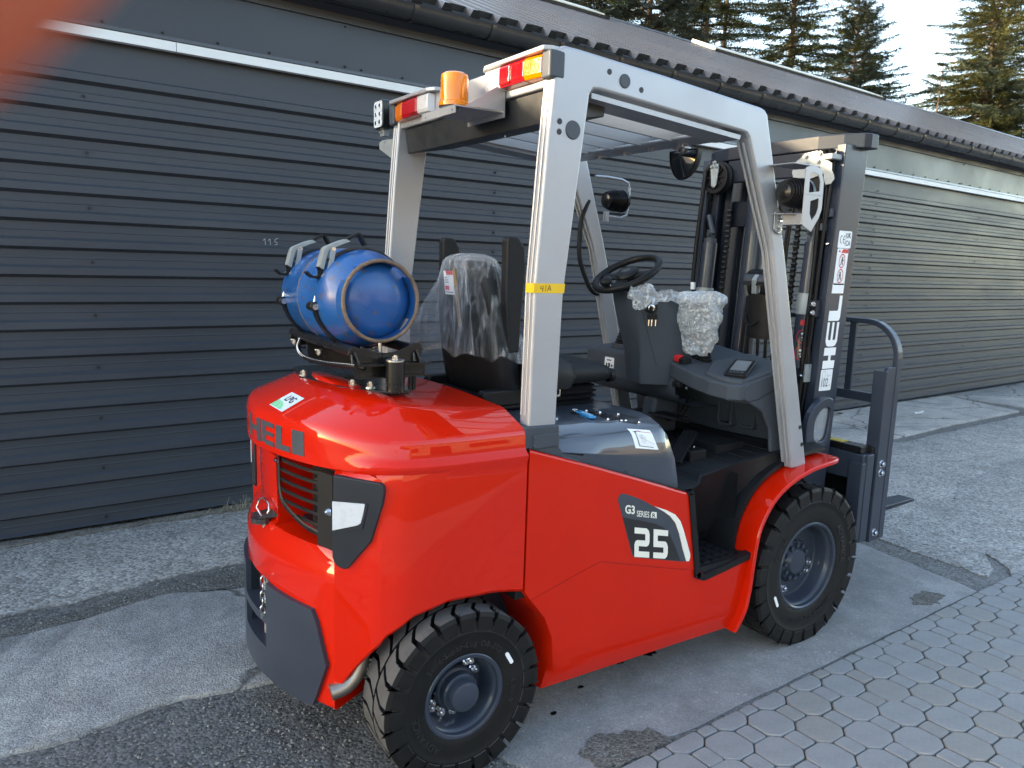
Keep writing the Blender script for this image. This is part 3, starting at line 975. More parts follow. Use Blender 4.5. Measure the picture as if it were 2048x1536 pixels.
# ================================================================== trees behind the roof
BARK = M('spruce_bark', (.075, .055, .042), .9, 0, .4, 14, .8, 30)
NEED = [M('spruce_needles', (.055, .075, .045), .65, 0, .5, .9), M('spruce_needles_yellow', (.098, .108, .040), .65, 0, .5, 1.1), M('spruce_needles_blue', (.065, .082, .066), .65, 0, .5, .9)]
def spruce(pos, H, rad, label, seed, tone=(0, 0, 1), z0=2.5, dens=1.0, group='spruce trees behind the warehouse', thin=False, lean=(0, 0), dead=0.0):
    rg = random.Random(seed)
    t = thing('spruce_tree', label, 'tree', pos, group)
    P = Vector(pos)
    def axis(z):
        return P+Vector((lean[0]*(z/H)**2, lean[1]*(z/H)**2, z))
    zs = [H*i/12 for i in range(13)]
    tr = G().tube([axis(z)+Vector((rg.uniform(-.04, .04), rg.uniform(-.04, .04), 0)) for z in zs], [max(.015, .011*H*(1-z/H)+.012) for z in zs], n=7)
    mk('trunk', tr, BARK, t, smooth=60)
    V = []; F = []; MI = []
    bV = G()
    z = z0
    while z < H*.995:
        fr = (z-z0)/(H-z0)
        L0 = rad*(1-fr)**.72*(.86+.36*rg.random())+(.22 if not thin else .12)
        nb = max(4, int((8.6 if not thin else 3.6)*dens*(1-.35*fr)))
        ph = rg.uniform(0, 6.28)
        for b in range(nb):
            a = ph+2*PI*b/nb+rg.uniform(-.4, .4)
            L = L0*rg.uniform(.6, 1.12)
            if rg.random() < .10: L *= .45
            rise = rg.uniform(-.25, .05)+.75*fr**1.6
            d0 = Vector((math.cos(a), math.sin(a), 0))
            side = Vector((-math.sin(a), math.cos(a), 0))
            pts = []
            for q in range(6):
                f = q/5
                pts.append(axis(z)+d0*L*f+Z*(L*(rise*f-.28*f*f+.20*f**3))+side*L*.06*math.sin(f*3+seed))
            bV.tube(pts, [.018*L*(1-.85*q/5)+.004 for q in range(6)], n=3, caps=False)
            if rg.random() < dead: continue
            tone_b = rg.choice(tone)
            nt_ = max(5, int(L*(10.5 if not thin else 7)*dens))
            for q in range(nt_):
                f = (.14 if not thin else .3)+(.86 if not thin else .7)*(q+rg.random())/nt_
                i = min(4, int(f*5)); ff = f*5-i
                p = pts[i].lerp(pts[i+1], ff)
                dr = (pts[i+1]-pts[i]).normalized()
                for sg in (-1, 1, 0):
                    tl = (.55*L*(1-f)*.55+.17)*rg.uniform(.6, 1.15)
                    if thin: tl *= .7
                    td = (dr*.75+side*sg*.8+Z*rg.uniform(-.42, .12)).normalized()
                    nn = td.cross(Vector((rg.uniform(-.4, .4), rg.uniform(-.4, .4), 1))).normalized()
                    ns_ = max(2, int(tl/.085))
                    for e in range(ns_):
                        c = p+td*tl*(e+.2)/ns_-Z*.05*tl*(e/ns_)**2
                        ln = .155*rg.uniform(.7, 1.3)*(1-.3*e/ns_)
                        for s2 in (-1, 1):
                            w1 = (td*.7+nn*s2*.75+Z*rg.uniform(-.5, .5)).normalized()
                            q3 = w1.cross(td).normalized()
                            k = len(V)
                            V.append(tuple(c-td*.022)); V.append(tuple(c+td*.03+q3*.010)); V.append(tuple(c+w1*ln))
                            F.append((k, k+1, k+2)); MI.append(tone_b)
        z += (.30+.10*rg.random())*(1 if not thin else 1.1)/max(.6, dens)*(1-.35*fr)
    mk('branches', bV, BARK, t, smooth=0, fix=False)
    g = G(); g.V = V; g.F = F
    o = mk('crown', g, NEED, t, smooth=0, fix=False)
    for p, mi in zip(o.data.polygons, MI):
        p.material_index = mi
    return t
spruce((13.0, 16.4, 0), 15, 2.6, 'spruce just cut by the top edge, first from left over the roof', 1, (0, 2), z0=5.5)
spruce((16.1, 16.2, 0), 15.5, 2.5, 'grey-green drooping spruce, second from the left over the roof', 2, (2, 2, 0), z0=5.5)
spruce((19.0, 16.6, 0), 15.5, 2.6, 'full spruce with golden lower boughs left of the slim spruce', 3, (1, 0, 1), z0=5.5)
spruce((21.0, 17.6, 0), 14.6, 1.5, 'slim sparse spruce between two full spruces behind the roof', 4, (0, 1, 2), z0=5.5, dens=.8)
spruce((23.2, 16.4, 0), 16.0, 2.5, 'tall golden spruce left of the broad dark spruce', 5, (1, 1, 0), z0=5.5)
spruce((26.7, 16.2, 0), 12.4, 2.9, 'broad dark spruce whose whole top stands clear against the sky', 6, (0, 0, 2, 1), z0=5, dens=1.05)
spruce((28.5, 17.0, 0), 11.7, 2.5, 'second lower top close behind the broad dark spruce', 16, (0, 0, 2), z0=5.5, dens=1.0)
spruce((32.9, 16.4, 0), 10.8, .75, 'small bare thin sapling alone in the sky gap', 7, (2, 0), z0=5.5, dens=.55, thin=True, lean=(.5, 0))
spruce((37.0, 16.2, 0), 17.0, 4.1, 'large spruce with golden top at the right edge', 8, (1, 0, 1, 0), z0=5, dens=1.0)
spruce((40.8, 17.5, 0), 17.0, 3.8, 'spruce cut off by right photo edge behind large golden spruce', 9, (0, 1), z0=5)
for i, (x, r_, h_) in enumerate([(14.6, 2.0, 9.2), (20.6, 2.0, 9.6), (24.9, 2.0, 9.6), (30.6, 1.6, 8.9)]):
    spruce((x, 18.4, 0), h_, r_, ['low young spruce peeping over the ridge beneath the first two trees', 'low young spruce over the ridge under the slim spruce', 'low golden young spruce left below broad dark spruce', 'lowest dark spruce at the ridge right of broad spruce'][i], 30+i, (0, 1) if i != 3 else (0, 2), z0=5)
# ================================================================== forklift
FT = thing('forklift', 'red and slate counterbalance forklift parked beside the ribbed wall', 'forklift', (.8, 0, 0))
def sub(name, loc, parent=None):
    o = bpy.data.objects.new(name, None)
    COL.objects.link(o)
    p = parent or FT
    o.parent = p
    o.location = Vector(loc)-wloc(p)
    o.empty_display_size = .05
    WL[o.name] = Vector(loc)
    return o

# ------------------------------------------------------------------ wheels
def tyre_geo(c, Rr, hw, rim, nl, nt=.93):
    """c = centre, axis Y, outward = -Y"""
    g = G()
    prof = [(rim-.006, .50*hw), (rim+.004, .86*hw), (rim+.010, .90*hw), (rim+.022, .925*hw), (Rr-.085, .962*hw), (Rr-.066, .962*hw), (Rr-.064, .978*hw), (Rr-.058, .978*hw), (Rr-.056, .955*hw), (Rr-.030, .915*hw), (Rr-.024, .78*hw), (Rr-.023, 0)]
    prof = prof+[(r, -h) for r, h in prof[::-1][1:]]
    g.lathe(c, (0, -1, 0), prof, n=96)
    body = g
    gt = G()
    p = 2*PI/nl
    Lb = [(-.405, .5), (-.405, .30), (-.15, .13), (.06, .024)]
    Rb = [(.405, .5), (.405, .30), (.66, .13), (.87, .024)]
    c = Vector(c)
    def pos(a, y, r):
        return c+Vector((math.sin(a)*r, y, math.cos(a)*r))
    Wt = 2*nt*hw
    for side in (1, -1):
        for k in range(nl):
            a0 = (k+(.5 if side < 0 else 0))*p
            rows = []
            # shoulder rows then tread rows
            for (r, yy, i) in ((Rr-.055, .985*hw, 0), (Rr-.014, .992*hw, 0)):
                rows.append([(Lb[0][0]+(Rb[0][0]-Lb[0][0])*f, yy, r) for f in (0, .33, .67, 1)])
            for i in range(4):
                rows.append([(Lb[i][0]+(Rb[i][0]-Lb[i][0])*f, Lb[i][1]*Wt, Rr-(0 if i else .001)) for f in (0, .33, .67, 1)])
            V = []
            for lay in (0, 1):
                for ri, row in enumerate(rows):
                    for (u, y, r) in row:
                        uu = u if lay == 0 else u*1.04
                        rr = r if lay == 0 else (r-.030 if ri > 1 else r-.004)
                        yy = y if (lay == 0 or ri > 1) else y-.022
                        V.append(pos(a0+uu*p*side, -side*yy, rr))
            n = len(rows)*4
            F = []
            for i in range(len(rows)-1):
                for j in range(3):
                    F.append((i*4+j, i*4+j+1, i*4+j+5, i*4+j+4))
            loop = [j for j in range(4)]+[i*4+3 for i in range(1, len(rows))]+[(len(rows)-1)*4+j for j in (2, 1, 0)]+[i*4 for i in range(len(rows)-2, 0, -1)]
            for i in range(len(loop)):
                a, b = loop[i], loop[(i+1) % len(loop)]
                F.append((a, b, b+n, a+n))
            gt.add(V, F)
    return body, gt

def arc_text(g, s, c, r, a_mid, size, y, out=True, lift=.0012, spacing=.62, bold=0.012):
    """letters round the sidewall; angle 0 = top, clockwise seen from outside (-Y side)"""
    widths = []
    for ch in s:
        if ch == ' ': widths.append(.42); continue
        V, F = text_geo(ch, 1, 3, bold)
        widths.append(max(v[0] for v in V)-min(v[0] for v in V)+.14)
    tot = sum(widths)*size
    pos = -tot/2
    c = Vector(c)
    for ch, wd in zip(s, widths):
        a = a_mid+((pos+wd*size/2)/r)*(1 if out else -1)
        if ch != ' ':
            V, F = text_geo(ch, 1, 3, bold)
            xm = (max(v[0] for v in V)+min(v[0] for v in V))/2
            rad = Vector((math.sin(a), 0, math.cos(a)))
            tan = Vector((math.cos(a), 0, -math.sin(a)))
            if not out: rad, tan = -rad, -tan
            o = c+Vector((math.sin(a), 0, math.cos(a)))*r+Vector((0, y, 0))
            n = len(V)
            P = [o+tan*((x-xm)*size)+rad*((yy-.35)*size) for x, yy, z in V]
            g.add([q+Vector((0, -lift, 0)) for q in P], F)
            g.add([q+Vector((0, .003, 0)) for q in P], F)
            # letter walls
            m = len(g.V)-2*n
            edges = {}
            for f in F:
                for i in range(len(f)):
                    e = (f[i], f[(i+1) % len(f)])
                    edges[e] = edges.get(e, 0)+1
            for (i, j) in edges:
                if (j, i) not in edges:
                    g.F.append((m+i, m+j, m+n+j, m+n+i))
        pos += wd*size

LETRUB = M('raised_rubber_letters', (.017, .017, .018), .5, 0, .2, 20)

def nuts(parent, c, ring, y, angs, r=.0085, name='wheel_nut'):
    first = None
    for a in angs:
        q = Vector(c)+Vector((math.sin(a)*ring, y, math.cos(a)*ring))
        if first is None:
            g = hexbolt(G(), q, (0, -1, 0), r, .009)
            first = mk(name, g, CHROME, parent, smooth=0, loc=q)
        else:
            o = clone(first, q, parent)
            o.rotation_euler = (0, a, 0)

# rear wheel
RC, RRr, RHW = Vector((0, -.492, .256)), .256, .0765
rw = sub('wheel', RC)
bg_, tg_ = tyre_geo(RC, RRr, RHW, .1235, 24)
ty = mk('tyre', bg_, RUBBER, rw, smooth=40)
tr_ = mk('tread', tg_, [TREAD, RUBBER], rw, smooth=0, bevel=.0035, seg=2)
for p in tr_.data.polygons:
    q = p.center.copy(); q.y = 0
    p.material_index = 0 if abs(p.normal.dot(q.normalized())) > .9 else 1
for tx, am, sz in (('Solid-Super-Lug OB-502', -2, .0235), ('6.00-9', 98, .025), ('ADVANCE', -122, .028)):
    g = G()
    arc_text(g, tx, RC, .163, R(am), sz, -.962*RHW)
    mk('lettering', g, LETRUB, rw, smooth=0)
g = G()
for da in range(-2, 3):
    a = R(57)+da*.045
g.prism(rrect(-.022, .022, -.006, .006, .0055), 'z', -.0022, .0)
a = R(60)
tan = Vector((math.cos(a), 0, -math.sin(a))); rad = Vector((math.sin(a), 0, math.cos(a)))
o_ = RC+rad*.167+Vector((0, -.964*RHW, 0))
g.V = [tuple(o_+tan*v[0]+rad*v[1]+Vector((0, v[2], 0))) for v in g.V]
mk('white_mark', g, WHITE, rw, smooth=0)
rim_prof = lambda rm, hw, disc: [(rm+.007, .72*hw), (rm+.007, .86*hw), (rm+.003, .905*hw), (rm-.003, .905*hw), (rm-.008, .86*hw), (rm-.010, .70*hw), (rm-.017, .62*hw), (rm-.020, .50*hw), (rm-.021, .30*hw), (rm-.023, disc+.010), (rm-.025, disc+.003), (rm-.028, disc)]
dsc = -.018
g = G().lathe(RC, (0, -1, 0), rim_prof(.1235, RHW, dsc)+[(.076, dsc), (.074, dsc+.006), (.071, dsc+.008), (.071, dsc-.002), (.0, dsc-.002)], n=64)
mk('rim', g, SLATE, rw, smooth=35)
g = G().lathe(RC, (0, -1, 0), [(.066, dsc), (.066, dsc+.030), (.063, dsc+.034), (.056, dsc+.036), (.056, dsc+.060), (.052, dsc+.064), (.0, dsc+.064)], n=48)
g.lathe(RC, (0, -1, 0), [(.046, dsc+.060), (.046, dsc+.083), (.043, dsc+.090), (.036, dsc+.0935), (0, dsc+.0945)], n=48)
mk('hub', g, SLATE, rw, smooth=35)
nuts(rw, RC, .0865, -dsc-.001, [R(x) for x in (-4, 22, 48, 74, 176, 202, 228, 254, 300, 128)], .0092)
nuts(rw, RC, .0735, -dsc-.008, [R(x) for x in (35, 61, 215, 241)], .0062)
# front wheel
FC, FRr, FHW = Vector((1.6, -.474, .326)), .326, .086
fwl = sub('wheel', FC)
bg_, tg_ = tyre_geo(FC, FRr, FHW, .176, 25)
mk('tyre', bg_, RUBBER, fwl, smooth=40)
mk('tread', tg_, [RUBBER], fwl, smooth=0, bevel=.004, seg=2)
for tx, am, sz in (('ADVANCE', 72, .034), ('7.00-12', -62, .030), ('Solid-Super-Lug OB-502', 170, .024)):
    g = G()
    arc_text(g, tx, FC, .224, R(am), sz, -.962*FHW)
    mk('lettering', g, LETRUB, fwl, smooth=0)
g = G().prism(rrect(-.026, .026, -.006, .006, .0055), 'z', -.0022, 0)
a = R(-118)
tan = Vector((math.cos(a), 0, -math.sin(a))); rad = Vector((math.sin(a), 0, math.cos(a)))
o_ = FC+rad*.222+Vector((0, -.964*FHW, 0))
g.V = [tuple(o_+tan*v[0]+rad*v[1]+Vector((0, v[2], 0))) for v in g.V]
mk('white_mark', g, WHITE, fwl, smooth=0)
dsc = -.005
g = G().lathe(FC, (0, -1, 0), rim_prof(.176, FHW, dsc)+[(.092, dsc), (.090, dsc-.006), (0, dsc-.006)], n=64)
mk('rim', g, SLATE, fwl, smooth=35)
g = G().lathe(FC, (0, -1, 0), [(.084, dsc-.004), (.084, dsc+.012), (.080, dsc+.016), (.060, dsc+.018), (.052, dsc+.030), (.048, dsc+.034), (.0, dsc+.036)], n=48)
for k in range(12):
    a = 2*PI*k/12
    q = FC+Vector((math.sin(a)*.070, -dsc-.016, math.cos(a)*.070))
    g.cyl(q, q+Vector((0, -.014, 0)), .0095, n=10)
g.cyl(FC+Vector((0, -dsc-.034, 0)), FC+Vector((0, -dsc-.0365, 0)), .005, n=8)
mk('hub', g, SLATE, fwl, smooth=35)
nuts(fwl, FC, .122, -dsc-.001, [R(x) for x in (-16, 2, 196, 213, 105, 122)], .0105)
# far-side wheels share the meshes
for src, c in ((rw, RC), (fwl, FC)):
    e = sub('wheel', (c.x, -c.y, c.z))
    e.rotation_euler = (0, 0, PI)
    for ch in list(src.children):
        d = ch.copy(); COL.objects.link(d); d.parent = e

# ------------------------------------------------------------------ counterweight
def cw_half():
    out = []
    for y in (0, .03, .066, .068, .085, .104, .1055, .14, .17, .20, .23, .26, .29, .32, .35, .384, .395):
        out.append(('R', y/.395, Vector((-.427+.634*y*y, -y))))
    for i in range(5):
        f = i/4
        out.append(('C', f, Vector((-.3283, -.395)).lerp(Vector((-.235, -.490)), f)))
    sp = spline([(-.235, -.490, 0), (-.175, -.521, 0), (-.09, -.539, 0), (.03, -.548, 0), (.197, -.550, 0)], 6)
    for i, q in enumerate(sp):
        out.append(('S', i/(len(sp)-1), Vector((q.x, q.y))))
    return out
HALF = cw_half()
def half_normals():
    ns = []
    for i, (r, u, q) in enumerate(HALF):
        a = HALF[i-1][2] if i and HALF[i-1][0] == r else None
        b = HALF[i+1][2] if i+1 < len(HALF) and HALF[i+1][0] == r else None
        if i == 0: t = Vector((0, -1))
        elif a is None: t = (b-q)
        elif b is None: t = (q-a)
        else: t = (b-a)
        t.normalize()
        ns.append(Vector((t.y, -t.x)))     # outward
    return ns
HN = half_normals()
def smooth_normals(k=5):
    full = [Vector((n.x, -n.y)) for n in HN[:0:-1]]+HN
    m = len(HN)-1
    out = []
    for i in range(len(HN)):
        v = Vector((0, 0))
        for j in range(-k, k+1):
            q = min(len(full)-1, max(0, m+i+j))
            v += full[q]*(k+1-abs(j))
        out.append(v.normalized())
    return out
HS = smooth_normals()
ARCH = [(-.40, .228), (-.335, .245), (-.325, .28), (-.30, .335), (-.27, .39), (-.22, .465), (-.15, .52), (-.05, .548), (.10, .545), (.197, .527), (.3, .52)]
def interp(tab, x):
    for (a, b), (c, d) in zip(tab[:-1], tab[1:]):
        if x <= c: return b+(d-b)*max(0, (x-a))/(c-a)
    return tab[-1][1]
def _unused(): pass
def archz(r, u, x):
    if r == 'R': return .228
    return interp(ARCH, x)
def z12(x):
    return 1.106-(min(max(x, -.40), .197)+.40)/.597*.048
ROWS = [
    (lambda r, u, x: (archz(r, u, x)+.004, .15)),
    (lambda r, u, x: (archz(r, u, x), .008)),
    (lambda r, u, x: (archz(r, u, x)+.010, 0)),
    (lambda r, u, x: (.312 if r == 'R' else archz(r, u, x)+.012, 0)),
    (lambda r, u, x: (.3135 if r == 'R' else archz(r, u, x)+.014, .10 if r == 'R' and u < .265 else 0)),
    (lambda r, u, x: (.5235 if r == 'R' else archz(r, u, x)+.016, .10 if r == 'R' and u < .265 else 0)),
    (lambda r, u, x: (.525 if r == 'R' else archz(r, u, x)+.018, 0)),
    (lambda r, u, x: ({'R': .60, 'C': .62, 'S': max(.60, archz(r, u, x)+.03)}[r], 0)),
    (lambda r, u, x: ({'R': .622, 'C': .650, 'S': .65}[r], 0)),
    (lambda r, u, x: ({'R': .672, 'C': .66, 'S': .67}[r], {'R': .020, 'C': .0, 'S': 0}[r])),
    (lambda r, u, x: ({'R': .686, 'C': .67, 'S': .70}[r], {'R': .032, 'C': .0, 'S': 0}[r])),
    (lambda r, u, x: ({'R': .694, 'C': .68, 'S': .72}[r], (.046 if u < .17 else (.20 if u < .975 else .03)) if r == 'R' else 0)),
    (lambda r, u, x: ({'R': .900, 'C': .912, 'S': .90}[r], (.040 if u < .17 else (.20 if u < .975 else .03)) if r == 'R' else 0)),
    (lambda r, u, x: ({'R': .920, 'C': .922, 'S': .925}[r], {'R': .014, 'C': .0, 'S': .0}[r])),
    (lambda r, u, x: ({'R': .927, 'C': .930, 'S': .938}[r], {'R': .0, 'C': -.004, 'S': -.006}[r])),
    (lambda r, u, x: ({'R': .940, 'C': .945, 'S': .946}[r], {'R': .0, 'C': -.004, 'S': -.006}[r])),
    (lambda r, u, x: ({'R': .960, 'C': .960, 'S': .957}[r], {'R': .0, 'C': .0, 'S': .006}[r])),
    (lambda r, u, x: ({'R': .990, 'C': .985, 'S': .966}[r], {'R': .0, 'C': .004, 'S': .012}[r])),
    (lambda r, u, x: ({'R': 1.015, 'C': 1.008, 'S': 1.000}[r], {'R': .0, 'C': .006, 'S': .014}[r])),
    (lambda r, u, x: ({'R': 1.033, 'C': 1.022, 'S': 1.014}[r], {'R': .006, 'C': .012, 'S': .020}[r])),
    (lambda r, u, x: ({'R': 1.044, 'C': 1.034, 'S': 1.024}[r], {'R': .018, 'C': .026, 'S': .034}[r])),
    (lambda r, u, x: (z12(x)-.006, {'R': .150, 'C': .132, 'S': .115}[r])),
    (lambda r, u, x: (z12(x)+.001, {'R': .170, 'C': .152, 'S': .135}[r])),
    (lambda r, u, x: (z12(x)+.003, {'R': .20, 'C': .185, 'S': .17}[r])),
]
UP0 = 13
# above the lip the outline is one smooth curve
HU = [q.copy() for _, _, q in HALF]
for _ in range(26):
    T = [q.copy() for q in HU]
    for i in range(1, len(HU)-1):
        HU[i] = T[i]*.5+(T[i-1]+T[i+1])*.25
def unormal(i):
    n = len(HU)
    a = HU[i-1] if i else Vector((HU[1].x, -HU[1].y))
    b = HU[min(i+1, n-1)]
    t = (b-a).normalized()
    return Vector((t.y, -t.x))
HS = [unormal(i) for i in range(len(HU))]
def upper(row):
    tab = [ROWS[row](r, u, q.x) for (r, u, q) in HALF]
    for _ in range(14):
        T = list(tab)
        tab = [tuple((T[max(i-1, 0)][k]+2*T[i][k]+T[min(i+1, len(T)-1)][k])/4 for k in (0, 1)) for i in range(len(T))]
    return tab
UT = {k: upper(k) for k in range(UP0, len(ROWS))}

def cw_pt(i, row, sgn=1):
    r, u, q = HALF[i]
    if row >= UP0:
        z, ins = UT[row][i]
        p = HU[i]-HS[i]*ins
    else:
        z, ins = ROWS[row](r, u, q.x)
        if sgn < 0 and row in (11, 12) and r == 'R' and ins > .1:
            ins = .046 if row == 11 else .040          # the far half of the rear stays closed
        p = q-HN[i]*ins
    return Vector((min(p.x, .197), p.y*sgn if abs(p.y) > 1e-6 else 0, z))
g = G()
nH = len(HALF)
for sgn in (1, -1):
    g.grid([[cw_pt(i, j, sgn) for j in range(len(ROWS))] for i in range(nH)])
# top
top = []
for i in range(nH):
    a, b = cw_pt(i, len(ROWS)-1, 1), cw_pt(i, len(ROWS)-1, -1)
    top.append([a.lerp(b, k/8)+Vector((0, 0, .012*(1-(k/4-1)**2)*min(1, i/6))) for k in range(9)])
g.grid(top)
# front end face
g.add([p for p in top[-1]]+[p-Vector((0, 0, .35)) for p in top[-1]], [(k, k+1, k+10, k+9) for k in range(8)])
for sgn in (1, -1):
    col = [cw_pt(nH-1, j, sgn) for j in range(1, len(ROWS))]
    g.add(col+[Vector((p.x, sgn*-.40, p.z)) for p in col], [(k, k+1, k+1+len(col), k+len(col)) for k in range(len(col)-1)])
bmv = G(); bmv.V, bmv.F = g.V, g.F
cw = mk('counterweight', g, RED, FT, smooth=33)
def weld(o, d=.0004, ang=33):
    bm = bmesh.new(); bm.from_mesh(o.data)
    bmesh.ops.remove_doubles(bm, verts=bm.verts, dist=d)
    bmesh.ops.dissolve_degenerate(bm, edges=bm.edges, dist=.00005)
    bmesh.ops.recalc_face_normals(bm, faces=bm.faces)
    bm.to_mesh(o.data); bm.free()
    for p in o.data.polygons: p.use_smooth = True
    o.data.set_sharp_from_angle(angle=R(ang))
weld(cw, ang=30)

def thick(g, outer, inner):
    n, m = len(outer), len(outer[0])
    g.grid(outer); g.grid(inner)
    for A, B in (([r[0] for r in outer], [r[0] for r in inner]), ([r[-1] for r in outer], [r[-1] for r in inner]), (outer[0], inner[0]), (outer[-1], inner[-1])):
        g.grid([list(A), list(B)])
    return g
def px_(y, off=0.0):
    s = math.sqrt(1+(1.268*y)**2)
    return Vector((-.427+.634*y*y-off/s, y+off*1.268*y/s, 0))
def surf(g, y0, y1, z0, z1, o1, o0, n=10, m=2):
    """curved block following the rear face, between heights z0(y), z1(y)"""
    f0 = z0 if callable(z0) else (lambda y: z0)
    f1 = z1 if callable(z1) else (lambda y: z1)
    A = []; B = []
    for i in range(n+1):
        y = y0+(y1-y0)*i/n
        A.append([px_(y, o1)+Vector((0, 0, f0(y)+(f1(y)-f0(y))*j/m)) for j in range(m+1)])
        B.append([px_(y, o0)+Vector((0, 0, f0(y)+(f1(y)-f0(y))*j/m)) for j in range(m+1)])
    return thick(g, A, B)
# bumper with two tow-pin pockets
g = G()
zt = lambda y: .515+.012*(1-abs(y)/.34)
def zside(y):
    a = abs(y)
    return zt(y) if a < .334 else .515-(a-.334)/.043*.150
def zbot(y):
    a = abs(y)
    return .222 if a < .329 else .222+(a-.329)/.048*.14
surf(g, -.377, -.105, zbot, zside, .014, -.03, 16)
surf(g, .105, .377, zbot, zside, .014, -.03, 16)
surf(g, -.105, .105, .222, .318, .014, -.03, 8)
surf(g, -.105, .105, .392, .418, .014, -.10, 8)
mk('bumper', g, SLATE, FT, smooth=35, bevel=.004, seg=2)
g = G()
g.box(-.338, -.332, -.103, .103, .315, .522)
g.box(-.420, -.335, -.1035, -.1015, .315, .522)
g.box(-.420, -.335, .1015, .1035, .315, .522)
g.box(-.420, -.335, -.103, .103, .3145, .3165)
g.box(-.420, -.335, -.103, .103, .5205, .5225)
mk('tow_pocket', g, SLATEDK, FT, smooth=0)
g = G().cyl((-.398, -.010, .31), (-.398, -.010, .700), .013, n=14)
pin = mk('tow_pin', g, GALV, FT, smooth=60)
g = G()
# bent wire handle of the tow pin, and its black foot
Pw = [(-.412, -.012, .696), (-.412, .045, .710), (-.405, .052, .733), (-.400, .015, .751), (-.398, -.035, .743), (-.402, -.050, .728), (-.410, -.028, .696)]
g.tube(Pw, .0035, n=7)
mk('handle', g, ZINC, pin, smooth=60)
g = G().add([(-.432, .050, .695), (-.430, -.03, .699), (-.375, -.055, .706), (-.370, .035, .708)], [(0, 1, 2, 3)])
g.add([(-.43, -.033, .699), (-.375, -.057, .706), (-.395, -.052, .733)], [(0, 1, 2)])
g.cyl((-.41, .0, .680), (-.41, .0, .696), .034, n=16)
mk('pin_plate', g, STEELDK, pin, smooth=0)
# chain
g = G()
for k in range(5):
    c = Vector((-.436, -.092+.002*k, .525-.024*k))
    a = k % 2
    pts = []
    for i in range(12):
        t = 2*PI*i/12
        dx = math.cos(t)*.0075
        dz = math.sin(t)*.0105+(.006 if math.sin(t) > 0 else -.006)
        pts.append(c+(Vector((dx*.3, dx, dz)) if a else Vector((dx, dx*.2, dz))))
    g.tube(pts, .0024, n=6, closed=True)
g.cyl((-.434, -.085, .405), (-.434, -.087, .418), .009, n=10)
o = mk('chain', g, ZINC, FT, smooth=60)
o['kind'] = 'stuff'
# raised frame round the word is pressed into the lip
# grille
def gx(y, off=0): return -.427+.634*y*y+.048-off
g = G()
gr_root = None
def gbar(z, h=.010, y0=-.345, y1=.345, t=.004):
    g = G()
    A = [[Vector((gx(y, 0), y, z)), Vector((gx(y, 0), y, z+h))] for y in [y0+(y1-y0)*i/14 for i in range(15)]]
    B = [[Vector((gx(y, -t), y, z)), Vector((gx(y, -t), y, z+h))] for y in [y0+(y1-y0)*i/14 for i in range(15)]]
    return thick(g, A, B)
for sg in (-1,):
    # curved black frame with six bars beside the red post
    P = [(-.071, .905), (-.071, .84), (-.076, .80), (-.098, .765), (-.185, .733), (-.24, .720), (-.33, .712), (-.385, .710)]
    P = [(v.x, v.y) for v in spline([(a, b, 0) for a, b in P], 4)]
    gg = G().tube([(gx(y)-.002, -sg*y, z) for y, z in P], [(.004, .010)]*len(P), n=6, flat=(1, 0, 0))
    gg_o = mk('grille', gg, GRILLM, FT, smooth=0)
    A = [[Vector((-.334, sg*.400, z)), Vector((-.352, sg*.335, z))] for z in (.705, .80, .915)]
    mk('grille_side', thick(G(), A, [[p+Vector((.005, 0, 0)) for p in r] for r in A]), GRILLM, gg_o, smooth=0)
    for k in range(6):
        z = .735+.0305*k
        yi = interp([(.70, .30), (.735, .175), (.765, .098), (.80, .076), (.95, .071)], z)
        mk('grille_bar', gbar(z, .010, min(sg*yi, sg*.345), max(sg*yi, sg*.345)), GRILLM, gg_o, smooth=0)
    hexb = G()
    hexbolt(hexb, (gx(.08)-.006, sg*.080, .890), (-1, 0, 0), .008)
    mk('bolt', hexb, CHROME, gg_o, smooth=0)
    hexb = G()
    hexbolt(hexb, (-.340, sg*.393, .815), (-1, 0, 0), .008)
    mk('bolt', hexb, CHROME, gg_o, smooth=0)
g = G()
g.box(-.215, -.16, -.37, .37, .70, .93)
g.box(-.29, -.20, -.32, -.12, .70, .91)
mk('dark_radiator', g, DARKIN, FT, smooth=0)  # void-black boxes stand in for the shade behind the grille
g = G()
g.add([(-.30, -.31, .80), (-.30, -.20, .80), (-.30, -.16, .845), (-.30, -.24, .86)], [(0, 1, 2, 3)])
g.sph((-.302, -.26, .845), .014, 10, 6)
mk('bracket_plate', g, STEELDK, FT, smooth=0)
# dark corner panels with reflector
ca, cd = Vector((-.330, -.400, 0)), Vector((.1, -.1, 0)).normalized()
for sgn in (1, -1):
    f = lambda v: Vector((v.x, v.y*sgn, v.z))
    nn = Vector((-1, -1, 0)).normalized()
    def cplate(poly, t0, t1):
        if sgn < 0: t0, t1 = t0-.0055, t1-.0055
        g = G()
        n = len(poly)
        A = [f(ca+cd*x+Z*z+nn*t0) for x, z in poly]; B = [f(ca+cd*x+Z*z+nn*t1) for x, z in poly]
        g.add(A+B, [tuple(range(n))[::-1], tuple(range(n, 2*n))]+[(i, (i+1) % n, (i+1) % n+n, i+n) for i in range(n)])
        return g
    pan = mk('corner_panel', cplate([(-.004, .690), (.0, .676), (.012, .662), (.030, .656), (.042, .660), (.108, .742), (.140, .848), (.145, .884), (.143, .900), (.132, .907), (.0, .918)], -.012, .006), PANELDK, FT, smooth=0, bevel=.004)
    mk('rim_edge', cplate([(-.001, .752), (.085, .778), (.100, .846), (.098, .850), (.092, .846), (.080, .784), (-.001, .760)], .0055, .009), PANELDK, pan, smooth=0)
    mk('reflector', cplate([(-.001, .765), (.070, .786), (.079, .792), (.094, .842), (.090, .847), (-.001, .846)], .0055, .0085), REFLECT, pan, smooth=0)
